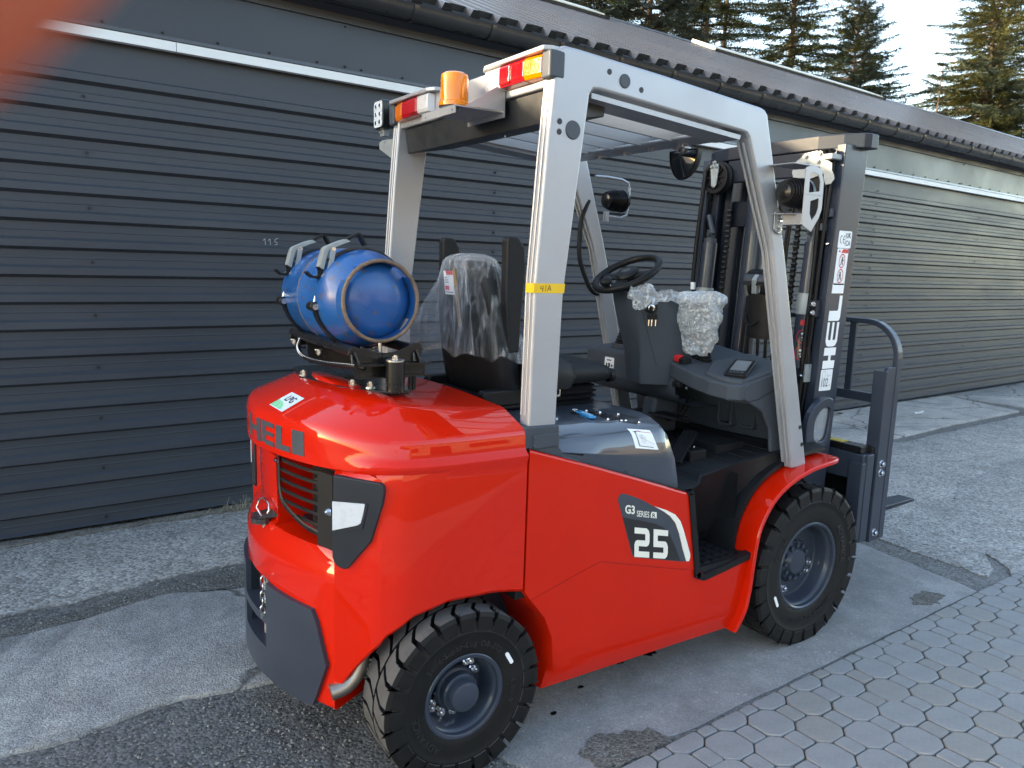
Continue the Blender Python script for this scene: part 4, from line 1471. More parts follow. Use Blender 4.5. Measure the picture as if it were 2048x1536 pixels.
# ------------------------------------------------------------------ chassis, side panels
g = G()
g.box(-.10, 1.25, -.34, .34, .20, .72)
g.box(1.25, 1.72, -.36, .36, .22, .60)
g.cyl((0, -.42, .267), (0, .42, .267), .06, n=16)
g.cyl((1.6, -.44, .333), (1.6, .44, .333), .09, n=16)
g.box(-.30, -.10, -.30, .30, .30, .70)
mk('chassis', g, SLATEDK, FT, smooth=0)
def side_panel(sgn):
    Y = lambda y: y*sgn
    g = G()
    up_ = [(.205, .953), (.475, .866), (.80, .754), (.893, .722), (.951, .442), (.494, .566), (.225, .496), (.205, .524)]
    # upper face, split into quads so the faces stay flat
    top = [(.205, .953), (.340, .910), (.475, .866), (.64, .81), (.80, .754), (.893, .722)]
    low = [(.205, .524), (.225, .496), (.494, .566), (.64, .526), (.80, .482), (.951, .442)]
    P = []
    for (a, b) in zip(top, low):
        P.append([(a[0]+(b[0]-a[0])*f, Y(-.55), a[1]+(b[1]-a[1])*f) for f in (0, .35, .7, 1)])
    g.grid(P)
    rim = []
    for a in top:
        rim.append([(a[0], Y(-.55), a[1]), (a[0]+.001, Y(-.548), a[1]+.004), (a[0]+.002, Y(-.542), a[1]+.007), (a[0]+.003, Y(-.50), a[1]+.006)])
    g.grid(rim)
    cre = [(.225, .496), (.36, .531), (.494, .566), (.64, .526), (.80, .482), (.951, .442), (1.005, .414), (1.226, .445)]
    bot = [(.332, .235), (.42, .234), (.52, .233), (.66, .231), (.81, .230), (.951, .228), (1.005, .227), (1.206, .223)]
    lft = [(.225, .496), (.285, .425), (.318, .350), (.332, .235)]
    P = []
    for i, (a, b) in enumerate(zip(cre, bot)):
        row = []
        for k, f in enumerate((0, .02, .36, .68, 1)):
            x = a[0]+(b[0]-a[0])*f
            z = a[1]+(b[1]-a[1])*f
            if i == 0:
                kk = min(2, int(f*3)); ff = f*3-kk
                x = lft[kk][0]+(lft[kk+1][0]-lft[kk][0])*ff; z = lft[kk][1]+(lft[kk+1][1]-lft[kk][1])*ff
            if i == 7:
                x = a[0]+[0, -.001, -.006, -.008, -.020][k]
            row.append((x, Y(-.55+[0, .004, .008, .010, .013][k]), z))
        row.append((b[0]-(.02 if i == 7 else .006), Y(-.532), b[1]-.025))
        row.append((b[0]-(.026 if i == 7 else .022), Y(-.518), b[1]-.066))
        row.append((b[0]-.022, Y(-.40), b[1]-.062))
        P.append(row)
    g.grid(P)
    # inner wall of the rear wheel arch
    aw = [(.205, .524), (.225, .496), (.285, .425), (.318, .350), (.332, .235), (.326, .21), (.310, .169)]
    g.grid([[(x, Y(-.55+(.013 if z < .24 else (.006 if z < .45 else 0))+(.018 if z < .18 else 0)), z), (x-.012, Y(-.52), z+.004), (x-.03, Y(-.34), z+.01)] for x, z in aw])
    # return behind the seam
    g.grid([[(.205, Y(-.55), z), (.205, Y(-.50), z)] for z in (.524, .74, .953)])
    # front return beside the fender
    g.grid([[(1.226, Y(-.55), .445), (1.226, Y(-.45), .445)], [(1.210, Y(-.54), .31), (1.210, Y(-.45), .31)], [(1.186, Y(-.537), .223), (1.186, Y(-.45), .223)], [(1.180, Y(-.518), .157), (1.180, Y(-.45), .157)]])
    o = mk('side_panel', g, REDTEX, FT, smooth=30, fix=False)
    weld(o, .0006, 24)
    return o
side_panel(1); side_panel(-1)
# black gap strip and seam liner
g = G()
for s in (1, -1):
    g.prism([(.190, .955), (.210, .962), (.893, .735), (.893, .70), (.205, .92)], 'y', s*-.540, s*-.44)
    g.box(.180, .215, min(s*-.535, s*-.40), max(s*-.535, s*-.40), .50, .96)
mk('seam_liner', g, BPLAS, FT, smooth=0)
# fenders
fpath = [(1.176, .150), (1.196, .205), (1.212, .270), (1.222, .330), (1.230, .42), (1.246, .525), (1.277, .590), (1.322, .645), (1.372, .681), (1.432, .709), (1.49, .727), (1.551, .741), (1.64, .751), (1.735, .755)]
fpath = [(v.x, v.y) for v in spline([(x, z, 0) for x, z in fpath], 3)]
def fender(sgn):
    g = G()
    n = len(fpath)
    rows_o = []; rows_i = []
    for i, (x, z) in enumerate(fpath):
        a = Vector(fpath[max(i-1, 0)]); b = Vector(fpath[min(i+1, n-1)])
        t = (b-a).normalized(); nr = Vector((-t.y, t.x))
        f = i/(n-1)
        yi = -.445 if f > .35 else -.49+.045*f/.35
        if f > .93: yo = -.572+.02*((f-.93)/.07)**2
        else: yo = -.572 if f > .12 else -.553-.019*f/.12
        P = Vector((x, z))
        sec = [(yo, -.010), (yo-.001, 0.0), (yo+.004, .005), ((yo+yi)/2, .008), (yi, .006)]
        rows_o.append([(P.x+nr.x*h, sgn*y, P.y+nr.y*h) for y, h in sec])
        rows_i.append([(P.x+nr.x*h, sgn*y, P.y+nr.y*h) for y, h in [(yo+.006, -.010), (yo+.006, -.004), (yo+.012, -.003), ((yo+yi)/2, -.001), (yi, -.001)]])
    thick(g, rows_o, rows_i)
    return mk('fender', g, RED, FT, smooth=40)
fender(1); fender(-1)
# black inner housings and step wells
for s in (1, -1):
    g = G()
    q = [(x+.004, z+.004) for x, z in fpath if z > .40]
    P = []
    for i, (x, z) in enumerate(q):
        a = Vector(q[max(i-1, 0)]); b = Vector(q[min(i+1, len(q)-1)])
        t = (b-a).normalized(); nr = Vector((-t.y, t.x))
        P.append([(x+nr.x*h, s*y, z+nr.y*h) for y, h in ((-.40, .001), (-.444, .009), (-.470, .010), (-.486, .016), (-.484, .030), (-.455, .036), (-.35, .05))])
    g.grid(P)
    mk('wheel_housing', g, BPLAS, FT, smooth=40, fix=False)
    g = G()
    bx = [(.905, .74), (.962, .446), (1.232, .450), (1.255, .53), (1.33, .645), (1.45, .72), (1.60, .755)]
    # back wall of the step
    g.grid([[(.90, s*-.33, .77), (.93, s*-.34, .45)], [(1.24, s*-.33, .77), (1.24, s*-.34, .45)]])
    g.grid([[(.895, s*-.545, .725), (.895, s*-.33, .775)], [(.958, s*-.545, .450), (.938, s*-.33, .450)]])
    # curved front wall
    P = []
    for x, z in bx[2:]:
        P.append([(x-.004, s*-.470, z+.004), (x-.012, s*-.43, z+.016), (x-.02, s*-.34, z+.03)])
    g.grid(P)
    g.grid([[(1.20, s*-.345, .46), (1.20, s*-.345, .77)], [(1.62, s*-.345, .46), (1.62, s*-.345, .77)]])
    mk('step_well', g, BPLAS, FT, smooth=30, fix=False)
    g = G()
    # vertical curved pocket seen in the front wall
    g.grid([[(1.18+.05*math.sin(a), s*(-.35-.12*f), .46+.28*f2) for f2 in (0, .5, 1)] for a, f in ((0, 0), (.6, .4), (1.0, .8), (1.2, 1))])
    mk('step_back', g, BPLAS, FT, smooth=60, fix=False)
    # step tread with ribs
    g = G().box(.945, 1.235, min(s*-.545, s*-.34), max(s*-.545, s*-.34), .425, .446)
    for k in range(6):
        for l in range(5):
            x0 = .965+.045*k
            y0 = .362+.036*l
            g.cbox((x0+.017, -s*(y0+.011), .4475), (.032, .018, .006))
    mk('step', g, BMAT, FT, smooth=0)
    # black trim round the opening
    g = G()
    tr = [(.886, .728), (.893, .712), (.946, .444), (.955, .424), (.975, .413), (1.01, .412), (1.231, .443)]
    trp = [(v.x, v.y) for v in spline([(x, z, 0) for x, z in tr], 3)]
    A = []; B = []
    for i, (x, z) in enumerate(trp):
        a = Vector(trp[max(i-1, 0)]); b = Vector(trp[min(i+1, len(trp)-1)])
        t = (b-a).normalized(); nr = Vector((-t.y, t.x))
        A.append([(x-nr.x*.012, s*-.556, z-nr.y*.012), (x+nr.x*.012, s*-.556, z+nr.y*.012), (x+nr.x*.016, s*-.53, z+nr.y*.016)])
        B.append([(x-nr.x*.012, s*-.545, z-nr.y*.012), (x+nr.x*.010, s*-.545, z+nr.y*.010), (x+nr.x*.012, s*-.53, z+nr.y*.012)])
    thick(g, A, B)
    mk('step_trim', g, BPLAS, FT, smooth=40)
    # skirt between floor and fender
    g = G()
    edge = [(.885, -.548, .742), (.95, -.535, .752), (1.02, -.475, .757), (1.12, -.455, .762), (1.22, -.448, .768), (1.30, -.444, .775), (1.40, -.446, .782), (1.50, -.458, .79), (1.58, -.47, .80)]
    lowr = [(.90, -.545, .735), (.905, -.40, .60), (.95, -.36, .48), (1.10, -.37, .48), (1.20, -.38, .50), (1.28, -.45, .60), (1.36, -.47, .67), (1.46, -.475, .715), (1.58, -.475, .752)]
    g.grid([[(a[0], s*a[1], a[2]) for a in edge], [(a[0]*.5+b[0]*.5, s*(a[1]*.5+b[1]*.5), a[2]*.5+b[2]*.5) for a, b in zip(edge, lowr)], [(b[0], s*b[1], b[2]) for b in lowr]])
    mk('step_skirt', g, BPLAS, FT, smooth=50, fix=False)
# floor with ribbed mat
g = G()
fl = [(.80, -.52), (.90, -.545), (.955, -.53), (1.02, -.478), (1.22, -.452), (1.40, -.45), (1.60, -.47)]
flr = [(x, y, .742+.056*max(0, (x-.85))/.75) for x, y in fl]
mir = [(x, -y, z) for x, y, z in flr][::-1]
g.grid([[a for a in flr], [(a[0], a[1]+.012, a[2]+.006) for a in flr], [(a[0], 0, a[2]+.006) for a in flr], [(a[0], -a[1]-.012, a[2]+.006) for a in flr], [(a[0], -a[1], a[2]) for a in flr]])
for k in range(9):
    x = .93+.075*k
    zz = .742+.056*(x-.85)/.75+.006
    g.prism([(x-.004, zz-.001), (x, zz+.004), (x+.004, zz-.001)], 'y', -.43, .43)
g.box(1.26, 1.42, -.33, -.12, .775, .812)
mk('floor_mat', g, BMAT, FT, smooth=30, bevel=.003)

# side decal with type lettering
def P2(x, z, o=0.0): return Vector((x, -.5500-o, z))
g = G()
dk = [(.557, .760), (.560, .772), (.569, .777), (.592, .771), (.674, .735), (.781, .683), (.716, .708)]
main = [(.5555, .757), (.559, .771), (.570, .777), (.592, .772), (.64, .752), (.674, .736), (.716, .712), (.760, .688), (.793, .666), (.820, .638), (.843, .595), (.866, .535), (.8875, .489), (.884, .4865), (.808, .506), (.652, .547), (.640, .551), (.632, .558), (.628, .568), (.578, .700)]
g.prism([(x, z) for x, z in main], 'y', -.5512, -.5485)
dec = mk('side_decal', g, DECALGR, FT, smooth=0)
g = G()
dkp = [(.580, .697), (.650, .676), (.725, .652), (.770, .630), (.800, .600), (.824, .560), (.842, .528), (.862, .494), (.808, .5075), (.654, .549), (.643, .553), (.635, .560), (.631, .569)]
g.prism(dkp, 'y', -.5517, -.5511)
mk('decal_field', g, DECALDK, dec, smooth=0)
g = G()
wp = [(.718, .711), (.765, .688), (.800, .668), (.828, .640), (.850, .600), (.874, .540), (.905, .505), (.906, .492), (.900, .484), (.889, .4865), (.868, .534), (.845, .594), (.822, .636), (.795, .663), (.762, .686)]
wp = [(.718, .7125), (.775, .690), (.818, .668), (.846, .640), (.864, .606), (.905, .512), (.9065, .498), (.902, .486), (.889, .4875), (.867, .536), (.845, .594), (.822, .638), (.795, .666), (.762, .688)]
g.prism(wp, 'y', -.5519, -.5490)
mk('decal_stripe', g, CREAM, dec, smooth=0)
g = G()
xd = Vector((.97, 0, -.23)); yd = Vector((-.06, 0, 1))
def dig(polys, o, sx, sz, mat_g):
    for poly in polys:
        pts = [Vector((o[0], -.5524, o[1]))+Vector((xd.x, 0, xd.z))*(x*sx)+Vector((yd.x, 0, yd.z))*(z*sz) for x, z in poly]
        n = len(pts)
        mat_g.add(pts+[p+Vector((0, .0008, 0)) for p in pts], [tuple(range(n)), tuple(range(n, 2*n))[::-1]]+[(i, (i+1) % n, (i+1) % n+n, i+n) for i in range(n)])
two = [[(0, .80), (0, 1), (.80, 1), (.94, .93), (1, .80), (1, .55), (.95, .44), (.82, .38), (.28, .38), (.28, .2), (1, .2), (1, 0), (0, 0), (0, .42), (.06, .53), (.18, .58), (.72, .58), (.72, .80)]]
five = [[(1, .80), (1, 1), (0, 1), (0, .39), (.70, .39), (.70, .2), (.0, .2), (0, 0), (.80, 0), (.94, .07), (1, .2), (1, .42), (.94, .54), (.82, .6), (.28, .6), (.28, .80)]]
dig(two, (.640, .552), .070, .102, g)
dig(five, (.727, .531), .070, .102, g)
mk('decal_number', g, CREAM, dec, smooth=0)
g = G()
text(g, 'G3', (.588, -.5524, .7085), xd, yd, .04, fit=.044, fith=.030, bold=.03)
text(g, 'SERIES', (.640, -.5524, .690), xd, yd, .03, fit=.058, fith=.021, bold=.01)
g.prism([(.704, .6755), (.731, .669), (.729, .690), (.708, .6955), (.7035, .690)], 'y', -.5524, -.5516)
mk('decal_series', g, CREAM, dec, smooth=0, fix=False)
g = G()
text(g, 'R', (.710, -.5527, .6755), xd, yd, .02, fit=.016, fith=.015, bold=.02)
mk('decal_mark', g, DECALDK, dec, smooth=0, fix=False)

# ------------------------------------------------------------------ hood under the seat
def hood_sec(x, s=1):
    zb = .965-.333*(x-.205) if x > .205 else .985
    e = max(0, min(1, (x-.70)/.16))
    top = 1.0-.004*e
    return [(-.505, zb-.03), (-.528, zb-.004), (-.531, zb+.02), (-.534, zb+(.946-zb)*.50), (-.5345, zb+(.946-zb)*.56), (-.517, .950), (-.508, .962), (-.490, .974), (-.445, .990), (-.40, top), (-.2, top+.002)]
Pm = []
xs = [.120, .165, .205, .26, .33, .42, .50, .58, .66, .72, .755, .775]
for x in xs:
    sec = hood_sec(x)
    Pm.append([(x+.0*(1-z), y, z) for y, z in sec]+[(x, -y, z) for y, z in sec[::-1]])
# front end slopes forwards to the floor
sec = hood_sec(.86)
for f, dz in ((.35, .004), (.75, .012), (1.0, .030)):
    row = []
    base = hood_sec(.775)
    for (y, z) in base:
        k = (1.0-z)/.27
        xx = .775+.008*f+(.092*k)*min(1, f*1.2)
        zz = z-dz*(1-k) if z > .80 else z-(.030*f)
        row.append((xx, y*(1-.02*f), zz))
    Pm.append(row+[(a, -b, c) for a, b, c in row[::-1]])
last = Pm[-1]
g = G().grid(Pm)
n = len(last)
g.add(last+[(p[0]-.01, p[1]*.9, p[2]-.01) for p in last], [(i, i+1, i+1+n, i+n) for i in range(n-1)])
g.add([(.79, -.48, .95), (.79, .48, .95), (.85, .48, .74), (.85, -.48, .74)], [(0, 1, 2, 3)])
hood = mk('seat_hood', g, HOODM, FT, smooth=32)
# capacity sticker on the hood, vents and screws, round plug
def hq(x, t):
    """point on the upper side band of the hood, t 0..1 upwards"""
    a = Vector((x, -.5355, .965-.333*(x-.205)+(.946-(.965-.333*(x-.205)))*.60)); b = Vector((x, -.520, .948))
    return a.lerp(b, t)

# ------------------------------------------------------------------ overhead guard
side = [(.219, .985), (.220, 1.20), (.224, 1.446), (.248, 1.805), (.2680, 2.050), (.272, 2.072), (.281, 2.086), (.300, 2.092), (.348, 2.091), (.68, 2.072), (1.135, 2.0395), (1.158, 2.034), (1.174, 2.020), (1.183, 1.99), (1.324, 1.57), (1.572, .737),
        (1.481, .736), (1.257, 1.568), (1.085, 1.935), (1.075, 1.945), (1.06, 1.949), (.428, 1.992), (.405, 1.990), (.393, 1.975), (.392, 1.96), (.328, 1.405), (.319, .985)]
GM = []
for s in (1, -1):
    g = G().prism(side, 'y', s*-.520, s*-.468)
    o = mk('guard_frame', g, SILVER, FT, smooth=0, bevel=.011, seg=3)
    GM.append(o)
    g = G()
    # inner stepped flange along roof edge and grooves on rear faces
    fl_ = [(.41, 1.984), (1.062, 1.941), (1.055, 1.926), (.41, 1.969)]
    g.prism(fl_, 'y', s*-.505, s*-.40)
    for off in (.010, .030):
        yy = -.508+off
        g.tube([(1.085-.004, s*yy, 1.92), (1.257-.003, s*yy, 1.565), (1.481-.003, s*yy, .75)], .005, n=6)
    for off in (.014, .034):
        yy = -.514+off
        g.tube([(.2185, s*yy, 1.05), (.2225, s*yy, 1.446), (.2465, s*yy, 1.805), (.2625, s*yy, 1.99)], .0035, n=6)
    mk('guard_rib', g, SILVER, o, smooth=60)
    for (x, z, r) in ((.520, 2.030, .021), (.335, 1.870, .027)):
        mk('round_cap', G().cyl((x, s*-.519, z), (x, s*-.524, z), r, r*.92, n=24), DECALGR, o, smooth=0, bevel=.001)
    g = G()
    for (x, z) in ((.460, 2.047), (.587, 2.015), (.287, 1.888), (.287, 1.860), (1.507, .90), (1.528, .83)):
        g.cyl((x, s*-.519, z), (x, s*-.5212, z), .0085, n=12)
    mk('rivet', g, SCREWM, o, smooth=0)
    # moulded foot of the rear pillar
    g = G().prism([(.197, .955), (.197, 1.024), (.321, 1.020), (.324, .955), (.345, .922), (.41, .900), (.40, .893), (.34, .905)], 'y', s*-.535, s*-.455)
    ftb = mk('pillar_foot', g, GPLAS, FT, smooth=0, bevel=.006)
    g = G().prism(rrect(.226, .316, .957, .999, .006), 'y', s*-.541, s*-.530)
    mk('foot_insert', g, GPLAS, ftb, smooth=0, bevel=.003)
g = G().box(1.065, 1.135, -.47, .47, 1.945, 2.00)
g.box(1.00, 1.07, -.47, .47, 1.945, 1.958)
mk('front_crossbar', g, SILVER, FT, smooth=0, bevel=.006)
g = G().box(.272, .335, -.47, .47, 1.985, 2.078)
rear_bar = mk('rear_crossbar', g, SILVER, FT, smooth=0, bevel=.006)
g = G()
g.add([(.285, -.46, 1.983), (.285, .46, 1.983), (.30, .46, 1.895), (.30, -.46, 1.895), (.50, .46, 1.935), (.50, -.46, 1.935), (.50, .46, 1.975), (.50, -.46, 1.975)], [(0, 1, 2, 3), (3, 2, 4, 5), (5, 4, 6, 7), (0, 3, 5, 7), (1, 6, 4, 2), (0, 7, 6, 1)])
mk('roof_box', g, DECALDK, FT, smooth=0, bevel=.004)
g = G().cyl((.40, -.06, 1.910), (.40, -.06, 1.915), .006, n=10)
mk('roof_screw', g, CHROME, FT, smooth=0)
for k in range(6):
    y = -.39+.156*k
    g = G().prism([(.44, 1.975), (1.09, 1.940), (1.09, 1.986), (.44, 2.021)], 'y', y-.006, y+.006)
    bar = mk('roof_bar', g, SILVER, FT, smooth=0)
    g = G().box(1.052, 1.064, y-.009, y+.012, 1.930, 1.984)
    mk('bar_tab', g, SILVER, bar, smooth=0)
g = G().grid([[(x, y, 2.034-.056*(x-.34)) for y in (-.46, -.15, .15, .46)] for x in (.34, .6, .86, 1.12)])
mk('roof_sheet', g, ROOFFILM, FT, smooth=0, fix=False)

# rear lamps under their hoods, beacon, work lamps
for s in (1, -1):
    g = G()
    A = [(.276, .14), (.248, .17), (.240, .20), (.240, .500), (.276, .512)]
    g.prism([(.30, .150), (.252, .160), (.236, .192), (.236, .498), (.262, .512), (.30, .512)] if True else A, 'z', 2.074, 2.088)
    g.V = [(x, -s*y, z) for x, y, z in g.V]
    lh = mk('lamp_hood', g, SILVER, FT, smooth=0, bevel=.004)
    g = G().box(.246, .30, min(-s*.478, -s*.522), max(-s*.478, -s*.522), 2.000, 2.076)
    mk('lamp_end', g, DECALGR, lh, smooth=0, bevel=.008)
    for (a, b, mt, nm) in ((.400, .474, AMBLENS, 'amber_lens'), (.272, .399, REDLENS, 'red_lens'), (.192, .271, CLRLENS, 'clear_lens')):
        g = G().prism([(.272, 2.006), (.245, 2.010), (.240, 2.022), (.240, 2.062), (.245, 2.071), (.272, 2.073)], 'y', -s*a, -s*b)
        if nm == 'red_lens':
            g.prism([(.241, 2.013), (.236, 2.018), (.236, 2.064), (.241, 2.069)], 'y', -s*(a+.004), -s*(a+.060))
        g.V = [(x+.010*max(0, (abs(y)-.43)/.045)**2 if x < .26 else x, y, z) for x, y, z in g.V]
        ln = mk(nm, g, mt, lh, smooth=0, bevel=.003)
    g = G()
    for i in range(9):
        zz = 2.014+.0065*i
        g.tube([(.2385, -s*.196, zz), (.2385, -s*.268, zz)], .0009, n=4)
    mk('lens_rib', g, CLRLENS, lh, smooth=0)
# beacon with bracket
g = G()
g.box(.100, .275, -.255, -.045, 1.944, 1.9475)
g.box(.100, .1035, -.255, -.045, 1.924, 1.944)
g.box(.268, .2715, -.262, -.045, 1.93, 2.03)
g.add([(.135, -.255, 1.9475), (.268, -.262, 1.9475), (.268, -.262, 2.035), (.135, -.258, 1.9475), (.268, -.2655, 1.9475), (.268, -.2655, 2.035)], [(0, 1, 2), (3, 5, 4), (0, 2, 5, 3), (1, 4, 5, 2), (0, 3, 4, 1)])
pl = mk('beacon_bracket', g, SILVER, FT, smooth=0)
g = G()
for (x, y) in ((.125, -.19), (.125, -.235)):
    hexbolt(g, (x, y, 1.944), (0, 0, -1), .004, .006)
for y in (-.07, -.24):
    g.cyl((.1003, y, 1.934), (.0990, y, 1.934), .003, n=8)
mk('bracket_bolt', g, STEELDK, pl, smooth=0)
BCX, BCY = .168, -.130
g = G().lathe((BCX, BCY, 1.9475), (0, 0, 1), [(.0, 0), (.046, 0), (.046, .014), (.043, .016), (.043, .022), (0, .022)], n=32)
bc = mk('beacon', g, GPLAS, FT, smooth=40)
g = G().lathe((BCX, BCY, 1.9475), (0, 0, 1), [(.0485, .018), (.0485, .030), (.044, .033), (.043, .105), (.041, .113), (.034, .118), (0, .120)], n=40)
for i in range(40):
    a = 2*PI*i/40
mk('amber_dome', g, BEACON, bc, smooth=40)
g = G().lathe((BCX, BCY, 1.9475), (0, 0, 1), [(.0, .022), (.020, .022), (.018, .075), (.0, .078)], n=20)
mk('beacon_core', g, M('beacon_core', (.75, .34, .03), .4), bc, smooth=40)
g = G().cyl((.2715, -.205, 2.035), (.268, -.205, 2.035), .019, n=20)
g2 = G().tube(spline([(.266, -.205, 2.038), (.250, -.203, 2.020), (.240, -.200, 1.985), (.215, -.185, 1.956), (.200, -.165, 1.955)], 5), .0035, n=6)
mk('grommet', g, BPLAS, rear_bar, smooth=0)
mk('beacon_cable', g2, BPLAS, rear_bar, smooth=60)
g = G().prism(rrect(-.135, -.05, 2.0, 2.06, .004), 'x', .2725, .2715)
# square work lamp behind the far pillar
wc = Vector((.250, .615, 2.055))
g = G().prism(rrect(-.043, .043, -.055, .055, .016), 'x', -.006, .030)
g.prism(rrect(-.036, .036, -.046, .046, .014), 'x', .028, .058)
g.V = [tuple(wc+Vector(v)) for v in g.V]
wl_ = mk('work_lamp', g, BLKPAINT, FT, smooth=0, bevel=.004)
g = G().prism(rrect(-.0375, .0375, -.0495, .0495, .012), 'x', -.008, -.004)
g.V = [tuple(wc+Vector(v)) for v in g.V]
mk('lamp_glass', g, LEDGL, wl_, smooth=0, bevel=.001)
g = G()
for r_ in range(3):
    for c_ in range(2):
        q = wc+Vector((-.0085, (c_-.5)*.036, (r_-1)*.031))
        g.lathe(q, (-1, 0, 0), [(.009, -.001), (.008, .0008), (.004, .0002), (0, .0002)], n=12)
mk('led_reflector', g, CHROME, wl_, smooth=40)
g = G()
g.box(.262, .285, .598, .632, 1.975, 2.0)
g.box(.268, .292, .575, .640, 1.955, 1.960)
g.add([(.268, .655, 1.956), (.268, .52, 1.956), (.268, .52, 1.875), (.268, .655, 1.930), (.272, .655, 1.956), (.272, .52, 1.956), (.272, .52, 1.875), (.272, .655, 1.930)], [(0, 1, 2, 3), (7, 6, 5, 4), (0, 4, 5, 1), (1, 5, 6, 2), (2, 6, 7, 3), (3, 7, 4, 0)])
hexbolt(g, (.270, .612, 1.956), (0, 0, -1), .008, .010)
hexbolt(g, (.262, .615, 1.987), (-1, 0, 0), .006, .006)
mk('lamp_bracket', g, GALV, wl_, smooth=0)
# yellow tape with handwriting on the rear pillar
g = G().prism([(.2195, 1.4105), (.2205, 1.4375), (.330, 1.4375), (.3275, 1.4095)], 'y', -.5208, -.5195)
g.prism([(.2185, 1.4105), (.2195, 1.4375), (.2245, 1.4375), (.2240, 1.4105)], 'y', -.5205, -.480)
tp = mk('yellow_tape', g, TAPE, FT, smooth=0)
g = G()
fx = lambda x, y, o: Vector((.240+x, -.5214, 1.4125+y))
def stroke2(g, pts, wd):
    P = [fx(x, y, 0) for x, y in pts]
    for a, b in zip(P[:-1], P[1:]):
        d = (b-a).normalized(); q = Vector((-d.z, 0, d.x))*wd/2
        a2, b2 = a-d*wd*.3, b+d*wd*.3
        g.add([a2-q, a2+q, b2+q, b2-q], [(0, 1, 2, 3)])
stroke2(g, [(.004, .018), (.002, .010), (.012, .010)], .0018)
stroke2(g, [(.011, .018), (.009, .002)], .0018)
stroke2(g, [(.021, .019), (.019, .003)], .0018)
stroke2(g, [(.026, .003), (.034, .020), (.039, .004)], .0018)
stroke2(g, [(.029, .009), (.038, .0095)], .0018)
mk('handwriting', g, INK, tp, smooth=0, fix=False)
# ------------------------------------------------------------------ mast
def mxo(z): return .055*(z-1)
def shear(g):
    g.V = [(v[0]+mxo(v[2]), v[1], v[2]) for v in g.V]
    return g
for s in (1, -1):
    ch = [(1.788, -.338), (1.788, -.380), (1.945, -.380), (1.945, -.338), (1.925, -.338), (1.925, -.362), (1.808, -.362), (1.808, -.338)]
    g = G().prism([(x, s*y) for x, y in ch], 'z', .18, 2.015)
    mk('outer_rail', shear(g), SLATE if True else SLATE, FT, smooth=0, bevel=.004)
    for dx, y0, y1 in ((.020, -.325, -.285), (.055, -.275, -.235)):
        ch2 = [(1.795+dx, y1), (1.795+dx, y0), (1.925+dx, y0), (1.925+dx, y1), (1.908+dx, y1), (1.908+dx, y0+.016), (1.812+dx, y0+.016), (1.812+dx, y1)]
        g = G().prism([(x, s*y) for x, y in ch2], 'z', .20, 2.005)
        mk('inner_rail', shear(g), SLATEDK, FT, smooth=0, bevel=.003)
g = G().prism([(1.815, .24), (1.815, -.24), (1.845, -.34), (1.885, -.408), (1.915, -.420), (1.965, -.420), (1.965, .420), (1.915, .420), (1.885, .408), (1.845, .34)], 'z', 2.002, 2.062)
g.V = [(x+.040, y, z) for x, y, z in g.V]
mk('top_crossbar', g, SLATEDK, FT, smooth=0, bevel=.006, seg=2)
for bb in ((1.93, 1.955, -.345, .345, 1.70, 1.82), (1.91, 1.935, -.345, .345, .40, .52), (1.86, 1.90, -.24, .24, 1.90, 2.0)):
    mk('mast_crossbar', G().box(*bb), SLATEDK, FT, smooth=0, bevel=.004)
for s in (1, -1):
    g = G()
    b0 = Vector((1.775+mxo(.6), s*-.285, .45)); b1 = Vector((1.775+mxo(1.9), s*-.285, 1.62))
    g.cyl(b0, b1, .036, n=24)
    cy = mk('lift_cylinder', g, SLATE, FT, smooth=60)
    def at(z): return b0.lerp(b1, (z-.45)/1.17)
    g = G().cyl(at(1.315), at(1.405), .041, n=24)
    mk('cylinder_collar', g, GALV, cy, smooth=40, bevel=.002)
    g = G().cyl(at(1.61), at(1.64), .030, n=16)
    g.cyl(at(1.635), at(1.68), .020, n=12)
    g.cyl(at(1.66)+Vector((-.01, s*.02, .0)), at(1.72)+Vector((.0, s*-.025, .03)), .012, n=8)
    hexbolt(g, at(1.66)+Vector((-.022, s*.012, 0)), (-1, 0, 0), .010)
    mk('rod_eye', g, DECALGR, cy, smooth=40)
g = G().cyl((1.885+mxo(.5), .10, .45), (1.885+mxo(1.9), .10, 1.90), .050, n=28)
g.cyl((1.885+mxo(1.9), .10, 1.90), (1.885+mxo(1.9), .10, 1.93), .044, n=28)
mk('free_lift_cylinder', g, SLATE, FT, smooth=40)
# warning rings on the near cylinder
g = G()
b0 = Vector((1.775+mxo(.6), -.285, .45)); b1 = Vector((1.775+mxo(1.9), -.285, 1.62))
def cylpt(z, a, r=.0372):
    c = b0.lerp(b1, (z-.45)/1.17)
    return c+Vector((-math.cos(a)*r, -math.sin(a)*r, 0))
def cylpatch(g, z0, z1, a0, a1, r=.0372, n=6):
    g.grid([[cylpt(z, a0+(a1-a0)*i/n, r) for z in (z0, z1)] for i in range(n+1)])
for zc in (1.225, 1.155):
    N_ = 22
    for i in range(N_):
        t0, t1 = 2*PI*i/N_, 2*PI*(i+1)/N_
        P = [cylpt(zc+math.sin(t)*q, .75+math.cos(t)*q/.037) for t, q in ((t0, .030), (t1, .030), (t1, .0265), (t0, .0265))]
        g.add(P, [(0, 1, 2, 3)])
cylpatch(g, 1.272, 1.296, .25, 1.35)
mk('red_warning', g, INKRED, FT, smooth=0, fix=False)
g = G()
for zc in (1.225, 1.155):
    for (a, z, r) in ((.62, .012, .006), (.80, -.002, .004), (.72, -.014, .004), (.90, .010, .004), (.60, -.004, .003)):
        g.add([cylpt(zc+z+math.sin(t)*r, a+math.cos(t)*r/.037, .0375) for t in [2*PI*i/8 for i in range(8)]], [tuple(range(8))])
mk('warning_figure', g, WHITE, FT, smooth=0, fix=False)
